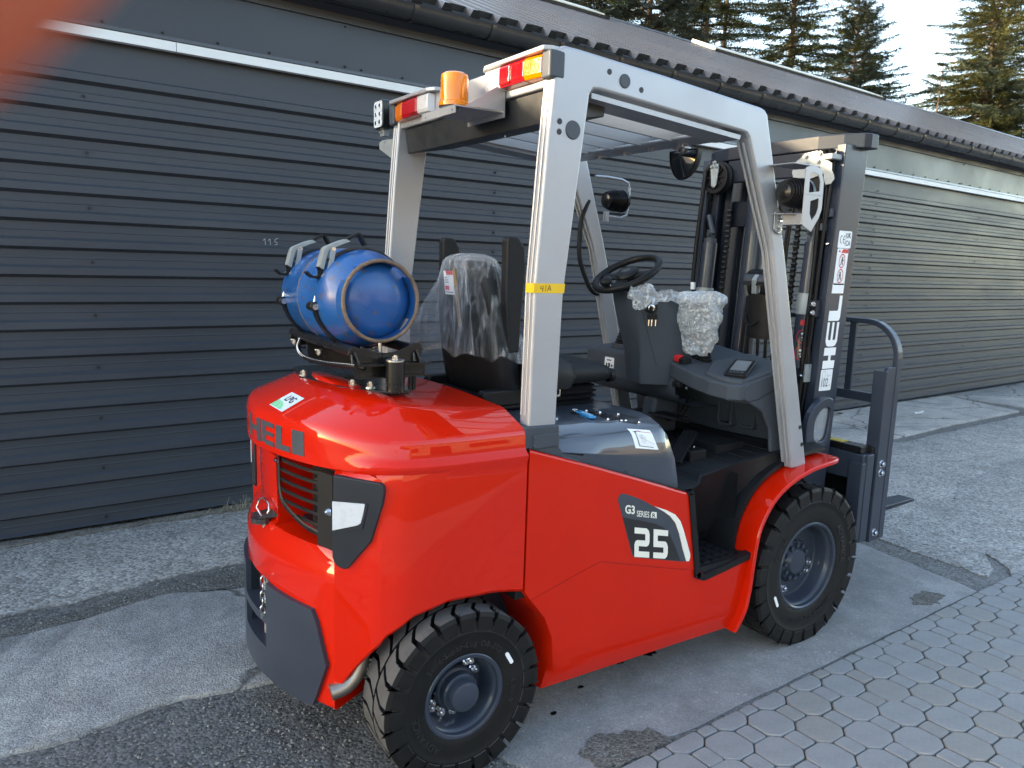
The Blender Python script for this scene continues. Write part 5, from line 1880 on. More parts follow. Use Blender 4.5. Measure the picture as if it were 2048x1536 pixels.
# chains, hoses, sheaves
for s in (1, -1):
    g = G()
    for k in range(52):
        z = .55+.024*k
        x = 1.800+mxo(z)
        g.cyl((x, s*-.202, z-.006), (x, s*-.180, z-.006), .0085, n=8)
        g.cbox((x, s*-.191, z+.007), (.009, .018, .020))
    o = mk('lift_chain', g, CHAINM, FT, smooth=0)
    o['kind'] = 'stuff'
    g = G()
    for k in range(14):
        z = 1.52+.027*k
        g.cbox((1.815+mxo(z), s*-.328, z), (.018, .010, .019))
        g.cyl((1.812+mxo(z), s*-.335, z+.011), (1.812+mxo(z), s*-.320, z+.011), .006, n=6)
    o = mk('side_chain', g, CHAINM, FT, smooth=0); o['kind'] = 'stuff'
for k, (y, x) in enumerate(((-.333, 1.770), (-.322, 1.757), (-.312, 1.770), (-.345, 1.760))):
    pts = []
    for i in range(16):
        z = 1.955-1.12*i/15
        q = max(0, (1.15-z))
        pts.append((x+mxo(z)+.005*math.sin(z*9+k)-.02*(max(0, z-1.85)/.1)*0, y+.012*math.sin(z*4+k*1.3)*(.3 if z > 1.2 else 1)+.10*q*q, z))
    pts += [(pts[-1][0]+.02, pts[-1][1]+.03, .78), (pts[-1][0]+.07, pts[-1][1]+.05, .70)]
    g = G().tube(spline([(x+.06, y+.0, 1.985), (x+.03, y, 1.99)], 2)+[Vector(p) for p in pts], .0085 if k < 3 else .007, n=8)
    mk('hydraulic_hose', g, BPLAS, FT, smooth=60)
for k, (y, x) in enumerate(((.335, 1.757), (-.145, 1.81), (-.125, 1.815))):
    g = G().tube([(x+mxo(z)+.004*math.sin(z*7), y+.004*math.sin(z*5+k), z) for z in [1.96-1.3*i/14 for i in range(15)]], .0105 if k == 0 else .007, n=8)
    h = mk('hydraulic_hose', g, BPLAS, FT, smooth=60)
    if k == 0:
        g = G().cyl((x+mxo(1.4), y, 1.395), (x+mxo(1.4), y, 1.43), .0125, n=12)
        mk('hose_label', g, WHITE, h, smooth=60)
# far sheave wheel with galvanised hanger
sc_ = Vector((1.785+mxo(1.92), .275, 1.925))
g = G().lathe(sc_, (-1, 0, 0), [(.074, -.022), (.074, -.012), (.062, -.004), (.062, .004), (.074, .012), (.074, .022), (.058, .022), (.054, .012), (.018, .012), (.018, .022), (0, .022)], n=36)
for k in range(8):
    a = 2*PI*k/8
    g.cbox(sc_+Vector((-.016, math.cos(a)*.036, math.sin(a)*.036)), (.012, .036, .005), (a, 0, 0))
sh = mk('hose_sheave', g, BPLAS, FT, smooth=35)
g = G().prism([(-.020, .060), (-.024, .040), (-.015, -.036), (-.006, -.046), (.006, -.046), (.015, -.036), (.024, .040), (.020, .060)], 'x', -.028, -.024)
g.V = [tuple(sc_+Vector(v)) for v in g.V]
hexbolt(g, sc_+Vector((-.028, -.012, .048)), (-1, 0, 0), .007)
hexbolt(g, sc_+Vector((-.028, .014, .048)), (-1, 0, 0), .007)
hexbolt(g, sc_+Vector((-.028, 0, .066)), (-1, 0, 0), .007)
mk('sheave_hanger', g, GALV, sh, smooth=0)
# near sheave with scalloped galvanised plate
sc2 = Vector((1.770+mxo(1.93), -.265, 1.885))
g = G().lathe(sc2, (-1, 0, 0), [(.080, -.024), (.080, -.010), (.066, -.004), (.066, .004), (.080, .010), (.080, .022), (0, .022)], n=36)
sh2 = mk('hose_sheave', g, BPLAS, FT, smooth=35)
pl_ = []
for (a, r) in ((-160, .060), (-172, .092), (175, .088), (165, .098), (150, .100), (138, .104), (124, .100), (112, .106), (96, .102), (80, .106), (66, .100), (52, .106), (38, .096), (28, .104), (12, .096), (2, .104), (-8, .110), (-20, .100), (-26, .080), (-10, .062), (10, .060)):
    pl_.append((-r*math.cos(R(a)), r*math.sin(R(a))))
pl_ = [(-x, z) for x, z in pl_]
g = G().prism([(-y, z) for y, z in pl_], 'x', -.030, -.026)
g.V = [tuple(sc2+Vector(v)) for v in g.V]
for (y, z) in ((.030, .085), (-.035, .090), (.025, .055), (-.030, .060)):
    hexbolt(g, sc2+Vector((-.030, y, z)), (-1, 0, 0), .0085)
mk('sheave_plate', g, GALV, sh2, smooth=0)
g = G().box(sc2.x-.05, sc2.x+.02, sc2.y-.105, sc2.y-.062, sc2.z+.062, sc2.z+.086)
mk('hose_clamp', g, GALV, sh2, smooth=0, bevel=.006)
# central hose roller
c3 = Vector((1.86, -.035, 1.425))
g = G()
for k in range(4):
    g.lathe(c3+Vector((0, -.048+.026*k+(.02 if k > 1 else 0), 0)), (0, 1, 0), [(.045, -.011), (.062, -.009), (.066, 0), (.062, .009), (.045, .011)], n=24)
ro = mk('hose_roller', g, BPLAS, FT, smooth=40)
g = G()
P = [(c3.x+.078*math.cos(R(a)), c3.z+.078*math.sin(R(a))) for a in range(60, 190, 13)]
P2_ = [(c3.x+.070*math.cos(R(a)), c3.z+.070*math.sin(R(a))) for a in range(60, 190, 13)]
g.prism(P+P2_[::-1], 'y', c3.y-.065, c3.y+.075)
mk('roller_cover', g, BLKPAINT, ro, smooth=0)
g = G().prism([(c3.x-.080, c3.z+.03), (c3.x-.06, c3.z+.055), (c3.x-.04, c3.z+.03), (c3.x-.055, c3.z-.035), (c3.x-.075, c3.z-.035)], 'y', c3.y-.002, c3.y+.024)
mk('roller_clip', g, GALV, ro, smooth=0, bevel=.005)
g = G()
for k, y in enumerate((-.07, -.03, .02, .05, -.18)):
    g.tube([(1.835+.01*math.sin(k), y+.01*math.sin(z*5+k), z) for z in [1.38-.12*i for i in range(7)]], .008 if k < 4 else .005, n=7)
mk('roller_hoses', g, BPLAS, FT, smooth=60)
# chain-anchor brackets and bolts on the near rail
for z, yy, gal in ((1.345, -.340, False), (1.058, -.300, True)):
    g = G().box(1.756+mxo(z), 1.786+mxo(z), yy-.020, yy+.022, z-.035, z+.035)
    ab = mk('rail_bracket', g, SLATEDK, FT, smooth=0, bevel=.003)
    g = G()
    pts = [(0, .018), (0, -.018)] if not gal else [(.012, 0), (-.030, .004)]
    for (dy, dz) in pts:
        hexbolt(g, (1.756+mxo(z), yy+dy, z+dz), (-1, 0, 0), .011, .010)
    mk('bolt', g, CHROME, ab, smooth=0)
    if gal:
        g = G().box(1.745+mxo(z), 1.785+mxo(z), yy-.052, yy-.045, z-.02, z+.055)
        mk('anchor_plate', g, YELP if False else GALV, ab, smooth=0)
g = G().box(1.765+mxo(1.78), 1.785+mxo(1.78), -.365, -.325, 1.72, 1.755)
g.box(1.755+mxo(1.69), 1.785+mxo(1.69), -.342, -.320, 1.665, 1.695)
mk('rail_clip', g, DECALGR, FT, smooth=0, bevel=.003)
g = G().tube([(1.782+mxo(1.63), -.348, 1.612), (1.782+mxo(1.63), -.366, 1.614)], .0035, n=6)
mk('split_pin', g, CHROME, FT, smooth=0)
# stickers and lettering on the outer rail face
def FX(x, z): return Vector((x+mxo(z), -.3806, z))
def rquad(x0, x1, z0, z1, r=.006, o=0.0):
    return [FX(x, z)+Vector((0, -o, 0)) for x, z in rrect(x0, x1, z0, z1, r, 3)]
def flat(name, polys, mat, parent=FT, o=0.0, t=.0006):
    g = G()
    for P in polys:
        P = [Vector(p)+Vector((0, -o, 0)) for p in P]
        n = len(P)
        g.add(P+[p+Vector((0, t, 0)) for p in P], [tuple(range(n)), tuple(range(n, 2*n))[::-1]]+[(i, (i+1) % n, (i+1) % n+n, i+n) for i in range(n)])
    return mk(name, g, mat, parent, smooth=0)
st = flat('conformity_sticker', [rquad(1.815, 1.905, 1.598, 1.668)], LABELW)
g = G()
xd, yd = Vector((1, 0, .02)), Vector((.055, 0, 1))
def arcstroke(g, c, r, a0, a1, wd, o=.0008):
    n = 10
    for i in range(n):
        t0, t1 = R(a0+(a1-a0)*i/n), R(a0+(a1-a0)*(i+1)/n)
        g.add([FX(c[0]+math.cos(t)*q*.95, c[1]+math.sin(t)*q*1.35)+Vector((0, -o, 0)) for t, q in ((t0, r+wd/2), (t1, r+wd/2), (t1, r-wd/2), (t0, r-wd/2))], [(0, 1, 2, 3)])
arcstroke(g, (1.838, 1.633), .0115, 90, 270, .0028)
arcstroke(g, (1.858, 1.633), .0115, 90, 270, .0028)
g.add([FX(x, z)+Vector((0, -.0008, 0)) for x, z in ((1.847, 1.6315), (1.857, 1.6315), (1.857, 1.6345), (1.847, 1.6345))], [(0, 1, 2, 3)])
text(g, 'UK', FX(1.867, 1.639)+Vector((0, -.0008, 0)), xd, yd, .03, fit=.032, fith=.022, bold=.01)
text(g, 'CA', FX(1.867, 1.608)+Vector((0, -.0008, 0)), xd, yd, .03, fit=.032, fith=.022, bold=.01)
g.add([FX(x, z)+Vector((0, -.0008, 0)) for x, z in ((1.8625, 1.605), (1.8635, 1.605), (1.8635, 1.662), (1.8625, 1.662))], [(0, 1, 2, 3)])
mk('print', g, INK, st, smooth=0, fix=False)
st = flat('warning_sticker', [rquad(1.818, 1.895, 1.446, 1.596)], LABELW)
flat('red_field', [[FX(1.846, 1.579), FX(1.893, 1.578), FX(1.893, 1.594), FX(1.858, 1.594)]], INKRED, st, .0008)
g = G()
for zc in (1.545, 1.483):
    arcstroke(g, (1.8575, zc), .021, 0, 360, .0035)
    g.add([FX(1.8575+a*.016-b*.0015, zc+a*.020*-1+b*.0015)+Vector((0, -.0010, 0)) for a, b in ((-1, -1), (-1, 1), (1, 1), (1, -1))], [(0, 1, 2, 3)])
g.add([FX(x, z)+Vector((0, -.0008, 0)) for x, z in ((1.826, 1.581), (1.840, 1.581), (1.833, 1.592))], [(0, 1, 2)])
mk('prohibition_ring', g, INKRED, st, smooth=0, fix=False)
g = G()
for zc, fl in ((1.545, 1), (1.483, -1)):
    for (x, z, r) in ((.002, .014, .0045),):
        g.add([FX(1.8575+x*fl+math.cos(t)*r, zc+z+math.sin(t)*r)+Vector((0, -.0009, 0)) for t in [2*PI*i/8 for i in range(8)]], [tuple(range(8))])
    for pts in ([(-.004, .009), (.006, .009), (.005, -.004), (-.004, -.003)], [(-.004, -.003), (.000, -.003), (-.006, -.018), (-.010, -.017)], [(.001, -.004), (.005, -.004), (.010, -.016), (.006, -.017)], [(.005, .008), (.013, .001), (.012, -.001), (.004, .005)]):
        g.add([FX(1.8575+x*fl, zc+z)+Vector((0, -.0009, 0)) for x, z in pts], [tuple(range(len(pts)))])
mk('figure', g, INK, st, smooth=0, fix=False)
# big white word reading upwards
def rl(polys):
    return flat('letter', [[FX(x, z) for x, z in p] for p in polys], WHITE)
A0, A1 = 1.816, 1.896
rl([[(A0, 1.411), (A1, 1.411), (A1, 1.452), (A0, 1.452)]])
rl([[(A0, 1.296), (A1-.012, 1.296), (A1-.004, 1.300), (A1, 1.312), (A1, 1.402), (A1-.020, 1.402), (A1-.020, 1.345), (A1-.024, 1.338), (A0, 1.338)]])
rl([[(A1-.024, 1.188), (A1-.010, 1.192), (A1, 1.210), (A1, 1.290), (A1-.014, 1.290), (A1-.014, 1.222), (A1-.018, 1.215), (A0+.047, 1.215), (A0+.047, 1.290), (A0+.033, 1.290), (A0+.033, 1.215), (A0+.018, 1.215), (A0+.014, 1.222), (A0+.014, 1.290), (A0, 1.290), (A0, 1.210), (A0+.010, 1.192), (A0+.024, 1.188)]])
rl([[(A0, 1.094), (A1, 1.094), (A1, 1.128), (A0+.050, 1.128), (A0+.050, 1.150), (A1, 1.150), (A1, 1.183), (A0, 1.183), (A0, 1.150), (A0+.034, 1.150), (A0+.034, 1.128), (A0, 1.128)]])
st = flat('noise_sticker', [rquad(1.812, 1.894, 1.000, 1.090, .005)], LABELW)
g = G()
text(g, '102', FX(1.824, 1.016)+Vector((0, -.0008, 0)), xd, yd, .03, fit=.044, fith=.036, bold=.0)
text(g, 'L', FX(1.860, 1.060)+Vector((0, -.0008, 0)), xd, yd, .016)
mk('print', g, INK, st, smooth=0, fix=False)
g = G()
text(g, 'dB', FX(1.873, 1.018)+Vector((0, -.0008, 0)), xd, yd, .010, bold=.0)
text(g, 'WA', FX(1.869, 1.060)+Vector((0, -.0008, 0)), xd, yd, .007, bold=.0)
arcstroke(g, (1.834, 1.068), .012, 0, 360, .0012)
mk('small_print', g, INKGREY, st, smooth=0, fix=False)
# clear moulded guard near the foot of the mast
outl = [(1.692, .835), (1.70, .90), (1.745, .955), (1.80, .978), (1.845, .975), (1.865, .95), (1.862, .90), (1.852, .83), (1.835, .775), (1.80, .752), (1.74, .755), (1.70, .785)]
outl = [(v.x, v.y) for v in spline([(x, z, 0) for x, z in outl], 3, True)]
cxg = (sum(p[0] for p in outl)/len(outl), sum(p[1] for p in outl)/len(outl))
inl = [(cxg[0]+.012+(x-cxg[0])*.58, cxg[1]+(z-cxg[1])*.62) for x, z in outl]
g = G().frame(outl, inl, 'y', -.425, -.395)
gd = mk('tilt_guard', g, SLATE, FT, smooth=0, bevel=.006)
g = G().prism(inl, 'y', -.412, -.409)
mk('guard_window', g, CLEARGUARD, gd, smooth=0)
# ------------------------------------------------------------------ carriage, backrest, forks
CR = sub('fork_carriage', (2.0, 0, .35))
g = G().box(1.965, 2.035, -.52, .52, .62, .735)
g.box(1.965, 2.035, -.52, .52, .345, .43)
mk('carriage_bar', g, SLATE, CR, smooth=0, bevel=.005)
g = G().box(1.975, 2.045, -.50, .50, .736, .766)
g.box(2.036, 2.055, -.515, .515, .35, .76)
cr2 = mk('carriage_face', g, BLKPAINT, CR, smooth=0, bevel=.004)
g = G().box(1.985, 2.035, -.40, -.33, .7665, .7685)
mk('yellow_mark', g, YELP, CR, smooth=0)
for s in (1, -1):
    g = G().box(1.955, 1.985, min(s*-.525, s*-.46), max(s*-.525, s*-.46), .345, .70)
    g.box(1.985, 2.036, min(s*-.528, s*-.515), max(s*-.528, s*-.515), .345, .735)
    mk('side_plate', g, SLATE, CR, smooth=0, bevel=.004)
    g = G().prism([(2.060, .335), (2.060, 1.085), (2.078, 1.105), (2.135, 1.105), (2.135, .335)], 'y', s*-.508, s*-.524)
    g.box(2.056, 2.072, min(s*-.53, s*-.47), max(s*-.53, s*-.47), .335, 1.09)
    po = mk('backrest_post', g, SLATE, CR, smooth=0, bevel=.003)
    g = G()
    for z in (.375, .645, .685):
        hexbolt(g, (2.095, s*-.524, z), (0, -s, 0), .012, .012)
    mk('bolt', g, CHROME, po, smooth=0)
pth = [(2.155, -.515, .34), (2.155, -.515, .7), (2.155, -.515, 1.14)]+[(2.155, -.515+.15*(1-math.cos(R(a))), 1.14+.15*math.sin(R(a))) for a in range(10, 91, 10)]
pth += [(x, -y, z) for x, y, z in pth[::-1]]
g = G().tube(pth, [(.026, .016)]*len(pth), n=4, flat=(1, 0, 0))
mk('backrest_frame', g, SLATE, CR, smooth=0, bevel=.004)
g = G().box(2.135, 2.165, -.50, .50, .935, .975)
mk('backrest_bar', g, SLATE, CR, smooth=0, bevel=.003)
for y in (-.30, -.10, .10, .30):
    g = G().box(2.142, 2.160, y-.016, y+.016, .97, 1.282)
    mk('backrest_bar', g, SLATE, CR, smooth=0, bevel=.003)
for s in (1, -1):
    yc = s*-.185
    g = G()
    sh_ = [(2.056, .76), (2.056, .30), (2.075, .278), (2.11, .272), (3.03, .300), (3.04, .308), (3.03, .316), (2.13, .318), (2.10, .34), (2.10, .76)]
    pl2 = []
    for y, e in ((-.062, .05), (-.056, .0), (.056, .0), (.062, .05)):
        pass
    g.prism(sh_, 'y', yc-.06, yc+.06)
    g.V = [(x if x < 3.0 else x-.06*((abs(y-yc))/.06)**2*.9, yc+(y-yc)*(1 if x < 2.8 else .72), z) for x, y, z in g.V]
    mk('fork', g, SLATEDK, CR, smooth=0, bevel=.004)
    g = G().box(2.15, 2.42, yc-.058, yc+.058, .3165, .3195)
    mk('fork_marking', g, YELP, CR, smooth=0)

# ------------------------------------------------------------------ cab: seat
SE = sub('seat', (.55, 0, 1.0))
def padsurf(rows, n=20):
    """rows of (centre, half-width-y, half-thickness vector) superellipse rings"""
    g = G()
    P = []
    for (c, hy, tv, e) in rows:
        c = Vector(c); tv = Vector(tv)
        ring = []
        for i in range(n):
            a = 2*PI*i/n
            ca, sa = math.cos(a), math.sin(a)
            ring.append(c+Vector((0, hy*math.copysign(abs(ca)**e, ca), 0))+tv*math.copysign(abs(sa)**e, sa))
        P.append(ring)
    m = len(P)
    V = [p for r in P for p in r]
    F = [(j*n+i, j*n+(i+1) % n, (j+1)*n+(i+1) % n, (j+1)*n+i) for j in range(m-1) for i in range(n)]
    F += [tuple(range(n)), tuple(range((m-1)*n, m*n))]
    return g.add(V, F)
g = padsurf([((.385, 0, 1.03), .19, (.03, 0, .01), .6), ((.375, 0, 1.06), .215, (.05, 0, .01), .55), ((.350, 0, 1.20), .205, (.055, 0, .015), .5), ((.330, 0, 1.34), .195, (.055, 0, .015), .55), ((.315, 0, 1.43), .178, (.050, 0, .012), .6), ((.310, 0, 1.472), .150, (.038, 0, .008), .7), ((.310, 0, 1.495), .095, (.02, 0, .003), .8)])
mk('backrest', g, SEATM, SE, smooth=50)
g = padsurf([((.400, 0, 1.10), .20, (0, 0, .03), .6), ((.42, 0, 1.115), .225, (0, 0, .050), .5), ((.60, 0, 1.110), .228, (0, 0, .045), .45), ((.76, 0, 1.110), .222, (0, 0, .042), .5), ((.805, 0, 1.105), .205, (0, 0, .034), .6), ((.818, 0, 1.10), .17, (0, 0, .018), .7)])
mk('cushion', g, SEATM, SE, smooth=50)
for s in (1, -1):
    g = G().prism(rrect(.25, .52, 1.02, 1.075, .02), 'y', s*.17, s*.215)
    mk('seat_side', g, BPLAS, SE, smooth=0, bevel=.008)
    # restraint wing beside the shoulders
    g = G().prism([(.335, 1.20), (.318, 1.36), (.316, 1.565), (.325, 1.578), (.360, 1.576), (.385, 1.545), (.392, 1.48), (.38, 1.32), (.375, 1.20)], 'y', s*.192, s*.232)
    mk('restraint_wing', g, SEATM, SE, smooth=0, bevel=.010, seg=3)
    g = padsurf([((.50, s*.245, 1.075), .03, (.08, 0, .0), .7), ((.50, s*.245, 1.11), .035, (.10, 0, .0), .7), ((.49, s*.242, 1.16), .030, (.09, 0, .0), .8), ((.48, s*.24, 1.18), .015, (.05, 0, .0), .8)])
    mk('hip_bolster', g, SEATM, SE, smooth=60)
g = G()
prof = [(.225, 1.0), (.232, 1.008), (.215, 1.016), (.236, 1.026), (.218, 1.034), (.236, 1.045), (.22, 1.052), (.23, 1.064), (.21, 1.07)]
Pg = []
for k, (hy, z) in enumerate(prof):
    hx = hy*.88
    Pg.append([(.565+hx*math.copysign(abs(math.cos(a))**.35, math.cos(a)), hy*.92*math.copysign(abs(math.sin(a))**.35, math.sin(a)), z) for a in [2*PI*i/36 for i in range(36)]])
V = [p for r in Pg for p in r]
F = [(j*36+i, j*36+(i+1) % 36, (j+1)*36+(i+1) % 36, (j+1)*36+i) for j in range(len(Pg)-1) for i in range(36)]
g.add(V, F)
mk('suspension_bellows', g, BPLAS, SE, smooth=25)
g = G().prism([(.255, 1.005), (.25, 1.035), (.30, 1.045), (.45, 1.025), (.45, 1.005)], 'y', -.20, .20)
mk('rear_flap', g, SEATM, SE, smooth=0, bevel=.006)
g = G().lathe((.822, -.14, 1.088), (1, 0, 0), [(0, .0), (.012, 0), (.012, .02), (.026, .022), (.026, .042), (.018, .046), (0, .046)], n=18)
mk('weight_knob', g, BPLAS, SE, smooth=30)
# belt with buckle
g = G().box(.455, .50, -.252, -.232, 1.06, 1.135, )
bk = mk('belt_buckle', g, BPLAS, SE, smooth=0, bevel=.006)
g = G().frame(rrect(.506, .530, 1.048, 1.094, .005), rrect(.511, .525, 1.055, 1.085, .003), 'y', -.262, -.259)
mk('belt_tongue', g, WHITE if False else CHROME, bk, smooth=0)
g = G().tube([(.478, -.245, 1.12), (.50, -.25, 1.145), (.53, -.235, 1.155), (.58, -.19, 1.158)], [(.022, .002)]*4, n=6, flat=(1, 0, 1))
mk('belt', g, BPLAS, SE, smooth=60)
# ------------------------------------------------------------------ dash, console, wheel
CO = sub('dashboard', (1.2, 0, .95))
# steering column cowl: rear face, right face swept forwards
cw_rows = []
for z, xl, xe, xr, yr in ((1.395, 1.085, 1.062, 1.20, -.085), (1.33, 1.10, 1.075, 1.215, -.095), (1.23, 1.135, 1.10, 1.235, -.105), (1.15, 1.165, 1.118, 1.24, -.105), (1.06, 1.180, 1.122, 1.24, -.100), (1.02, 1.186, 1.128, 1.24, -.09)):
    cw_rows.append([(1.30, .125, z), (xl, .125, z), (xl-.012, .115, z), ((xl+xe)/2-.008, .045, z), (xe, -.018, z), (xe+.006, -.030, z), (xe+.03, -.045, z), ((xe+xr)/2+.02, (yr-.03)/2-.02, z), (xr, yr, z), (1.32, yr-.005, z)])
g = G().grid(cw_rows)
g.add([p for p in cw_rows[0]], [tuple(range(10))])
mk('column_cowl', g, GPLAS, CO, smooth=35)
g = G().tube(spline([(1.073, -.060, 1.335), (1.118, -.073, 1.20), (1.150, -.085, 1.105)], 6), .0011, n=4)
mk('cowl_seam', g, DARKIN, CO, smooth=0)
kc = Vector((1.118, -.066, 1.335)); kn = Vector((-.42, -.90, 0)).normalized()
g = G().cyl(kc, kc+kn*.010, .024, n=20)
g.V = g.V
ky = mk('key_switch', g, BPLAS, CO, smooth=40)
g = G().lathe(kc+kn*.010, kn, [(.014, 0), (.014, .003), (.009, .005), (.0, .005)], n=20)
mk('switch_ring', g, CHROME, ky, smooth=40)
g = G()
kd = kn.cross(Z).normalized()
plate(g, kc+kn*.014+kd*.004+Z*-.006, kn, Z, rrect(0, .026, -.012, .014, .008), .008)
mk('key_head', g, BPLAS, ky, smooth=0, bevel=.002)
g = G().tube([kc+kn*.036+Z*(-.012)+kd*(math.cos(a)*.010)+Z*math.sin(a)*.012 for a in [2*PI*i/14 for i in range(14)]], .0012, n=5, closed=True)
for k, dx in enumerate((-.012, .004, .016)):
    q = kc+kn*.032+kd*dx-Z*.034
    plate(g, q, kd, Z, rrect(-.007, .007, -.012, .010, .005), .004)
mk('spare_keys', g, BPLAS, ky, smooth=0)
g = G()
for k, dx in enumerate((-.012, .004, .016)):
    q = kc+kn*.033+kd*dx-Z*.046
    plate(g, q, kd, Z, [(-.0025, 0), (.0025, 0), (.002, -.024), (-.001, -.026)], .002)
mk('key_blades', g, CHROME, ky, smooth=0)
# lower cross fairing, left block, front wall
g = G()
def fair(y): return 1.185+.02*math.cos(y*4)
Pm = []
for y in (.44, .40, .30, .20, .12, .05, 0, -.06, -.12):
    e = max(0, (abs(y-.02)-.30)/.14)
    Pm.append([(1.50, y, 1.09), (1.27+.02*e, y, 1.085), (1.235+.02*e, y, 1.07), (1.222+.02*e, y, 1.03), (1.232, y, .985), (1.262, y, .950), (1.34, y, .925), (1.50, y, .915)])
g.grid(Pm)
mk('lower_fairing', g, GPLAS, CO, smooth=40, fix=False)
g = G().prism([(1.225, 1.0), (1.222, 1.115), (1.235, 1.128), (1.48, 1.14), (1.48, 1.0)], 'y', .14, .45)
lb = mk('left_console', g, GPLAS, CO, smooth=0, bevel=.018, seg=3)
g = G().box(1.262, 1.345, .235, .325, 1.125, 1.152)
mk('lever_base', g, GPLAS, CO, smooth=0, bevel=.004)
g = G().lathe((1.302, .280, 1.150), (0, 0, 1), [(.040, 0), (.044, .006), (.036, .012), (.040, .018), (.032, .026), (.035, .032), (.027, .040), (.030, .046), (.020, .056), (.012, .062), (0, .062)], n=24)
lv = mk('direction_lever', g, BPLAS, CO, smooth=30)
g = G().tube([(1.302, .28, 1.205), (1.292, .282, 1.25), (1.270, .286, 1.34)], [.012, .015, .013], n=10)
mk('lever_grip', g, BPLAS, lv, smooth=60)
g = G()
plate(g, (1.2205, .315, 1.035), (0, -1, 0), (.02, 0, 1), rrect(0, .062, 0, .055, .004), -.001)
ls = mk('lever_sticker', g, LABELW, lb, smooth=0)
g = G()
for (x, z, w_, h) in ((.010, .012, .010, .016), (.026, .010, .012, .020), (.045, .014, .010, .010), (.016, .040, .028, .005)):
    plate(g, (1.2190, .315, 1.035), (0, -1, 0), (.02, 0, 1), [(x, z), (x+w_, z), (x+w_, z+h), (x, z+h)], -.0006)
mk('print', g, INK, ls, smooth=0)
# right-hand console: faceted top with a raised block for the display
def ctop(x, y): return .9144+.176*x+.142*y
def cprism(poly, z0f, z1f, name, mat, par, bevel, seg=2):
    n = len(poly)
    g = G()
    g.add([(x, y, z0f(x, y)) for x, y in poly]+[(x, y, z1f(x, y)) for x, y in poly], [tuple(range(n))[::-1], tuple(range(n, 2*n))]+[(i, (i+1) % n, (i+1) % n+n, i+n) for i in range(n)])
    return mk(name, g, mat, par, smooth=0, bevel=bevel, seg=seg)
cpl = [(1.236, -.02), (1.212, -.12), (1.192, -.24), (1.190, -.33), (1.205, -.405), (1.236, -.442), (1.53, -.446), (1.53, -.02)]
rc_ = cprism(cpl, lambda x, y: ctop(min(x, 1.25), y)-.062, ctop, 'right_console', GPLAS, CO, .009, 3)
cprism([(1.215, -.285), (1.213, -.345), (1.226, -.402), (1.250, -.434), (1.515, -.440), (1.515, -.245), (1.33, -.215)], lambda x, y: ctop(x, y)-.02, lambda x, y: ctop(x, y)+.014, 'display_block', GPLAS, CO, .010, 3)
cprism([(1.290, -.03), (1.262, -.14), (1.245, -.25), (1.245, -.34), (1.262, -.40), (1.30, -.430), (1.53, -.430), (1.53, -.03)], lambda x, y: ctop(min(x, 1.25), y)-.085, lambda x, y: ctop(min(x, 1.25), y)-.058, 'console_skirt', GPLAS, CO, .012, 3)
# side cheek
g = G().prism([(1.255, 1.062), (1.285, 1.078), (1.46, 1.112), (1.53, 1.115), (1.56, .79), (1.44, .79), (1.425, .88), (1.375, .955), (1.30, .992), (1.262, 1.010)], 'y', -.447, -.43)
mk('console_cheek', g, GPLAS, CO, smooth=0, bevel=.008, seg=3)
g = G().tube([(1.262, -.4485, 1.005), (1.33, -.4485, 1.008), (1.43, -.4485, 1.04), (1.50, -.4485, 1.075)], .0012, n=4)
mk('console_seam', g, DARKIN, CO, smooth=0)
g = G()
for (x, y, z) in ((1.495, -.4475, 1.098), (1.497, -.4475, 1.078)):
    g.cyl((x, y, z), (x, y-.004, z), .007, n=10)
mk('console_screw', g, CHROME, CO, smooth=0)
# display
dy_ = Vector((.155, .075, .045)).normalized()
dx_ = Vector((-.025, -.08, -.014)); dx_ = (dx_-dy_*dx_.dot(dy_)).normalized()
dn = dx_.cross(dy_)
if dn.z < 0: dn = -dn
DC = Vector((1.326, -.362, 1.1115))
g = G()
plate(g, DC, dx_, dy_, rrect(-.042, .042, -.085, .080, .009), .014)
dp = mk('display', g, BPLAS, CO, smooth=0, bevel=.003)
g = G(); plate(g, DC+dn*.0142, dx_, dy_, rrect(-.030, .030, -.040, .066, .003), .0012)
mk('screen', g, SCREEN, dp, smooth=0)
g = G()
for k in range(4):
    plate(g, DC+dn*.0142, dx_, dy_, rrect(-.027+.0145*k, -.0165+.0145*k, -.068, -.056, .002), .003)
mk('display_key', g, GPLAS, dp, smooth=0)
# switches, lever boots
g = G().prism([(1.232, 1.118), (1.226, 1.140), (1.248, 1.148), (1.268, 1.136), (1.268, 1.122)], 'y', -.100, -.128)
mk('red_switch', g, INKRED, CO, smooth=0, bevel=.003)
g = G().prism([(1.228, 1.112), (1.224, 1.132), (1.248, 1.142), (1.272, 1.130), (1.272, 1.116)], 'y', -.131, -.160)
mk('black_switch', g, BPLAS, CO, smooth=0, bevel=.003)
for k in range(4):
    y = -.085-.032*k
    x = 1.350-.006*k
    g = G().lathe((x, y, 1.128), (-.08, -.06, 1), [(.024, 0), (.025, .006), (.020, .010), (.022, .017), (.017, .022), (.018, .028), (.012, .034), (0, .036)], n=16)
    lv = mk('hydraulic_lever', g, BPLAS, CO, smooth=30)
    g = G().tube([(x, y, 1.16), (x-.03, y-.008, 1.26), (x-.035, y-.012, 1.36)], [.006, .006, .012], n=8)
    mk('lever_stick', g, BPLAS, lv, smooth=60)
g = G()
for k in range(4):
    y = -.17-.030*k
    g.add([(1.212+.002*k, y, 1.1195-.004*k), (1.262, y, 1.136-.004*k), (1.262, y-.0015, 1.136-.004*k), (1.212+.002*k, y-.0015, 1.1195-.004*k)], [(0, 1, 2, 3)])
mk('blank_lines', g, DARKIN, CO, smooth=0, fix=False)
g = G().box(1.190, 1.215, -.175, -.135, 1.020, 1.045)
mk('power_socket', g, BPLAS, CO, smooth=0, bevel=.006)
g = G()
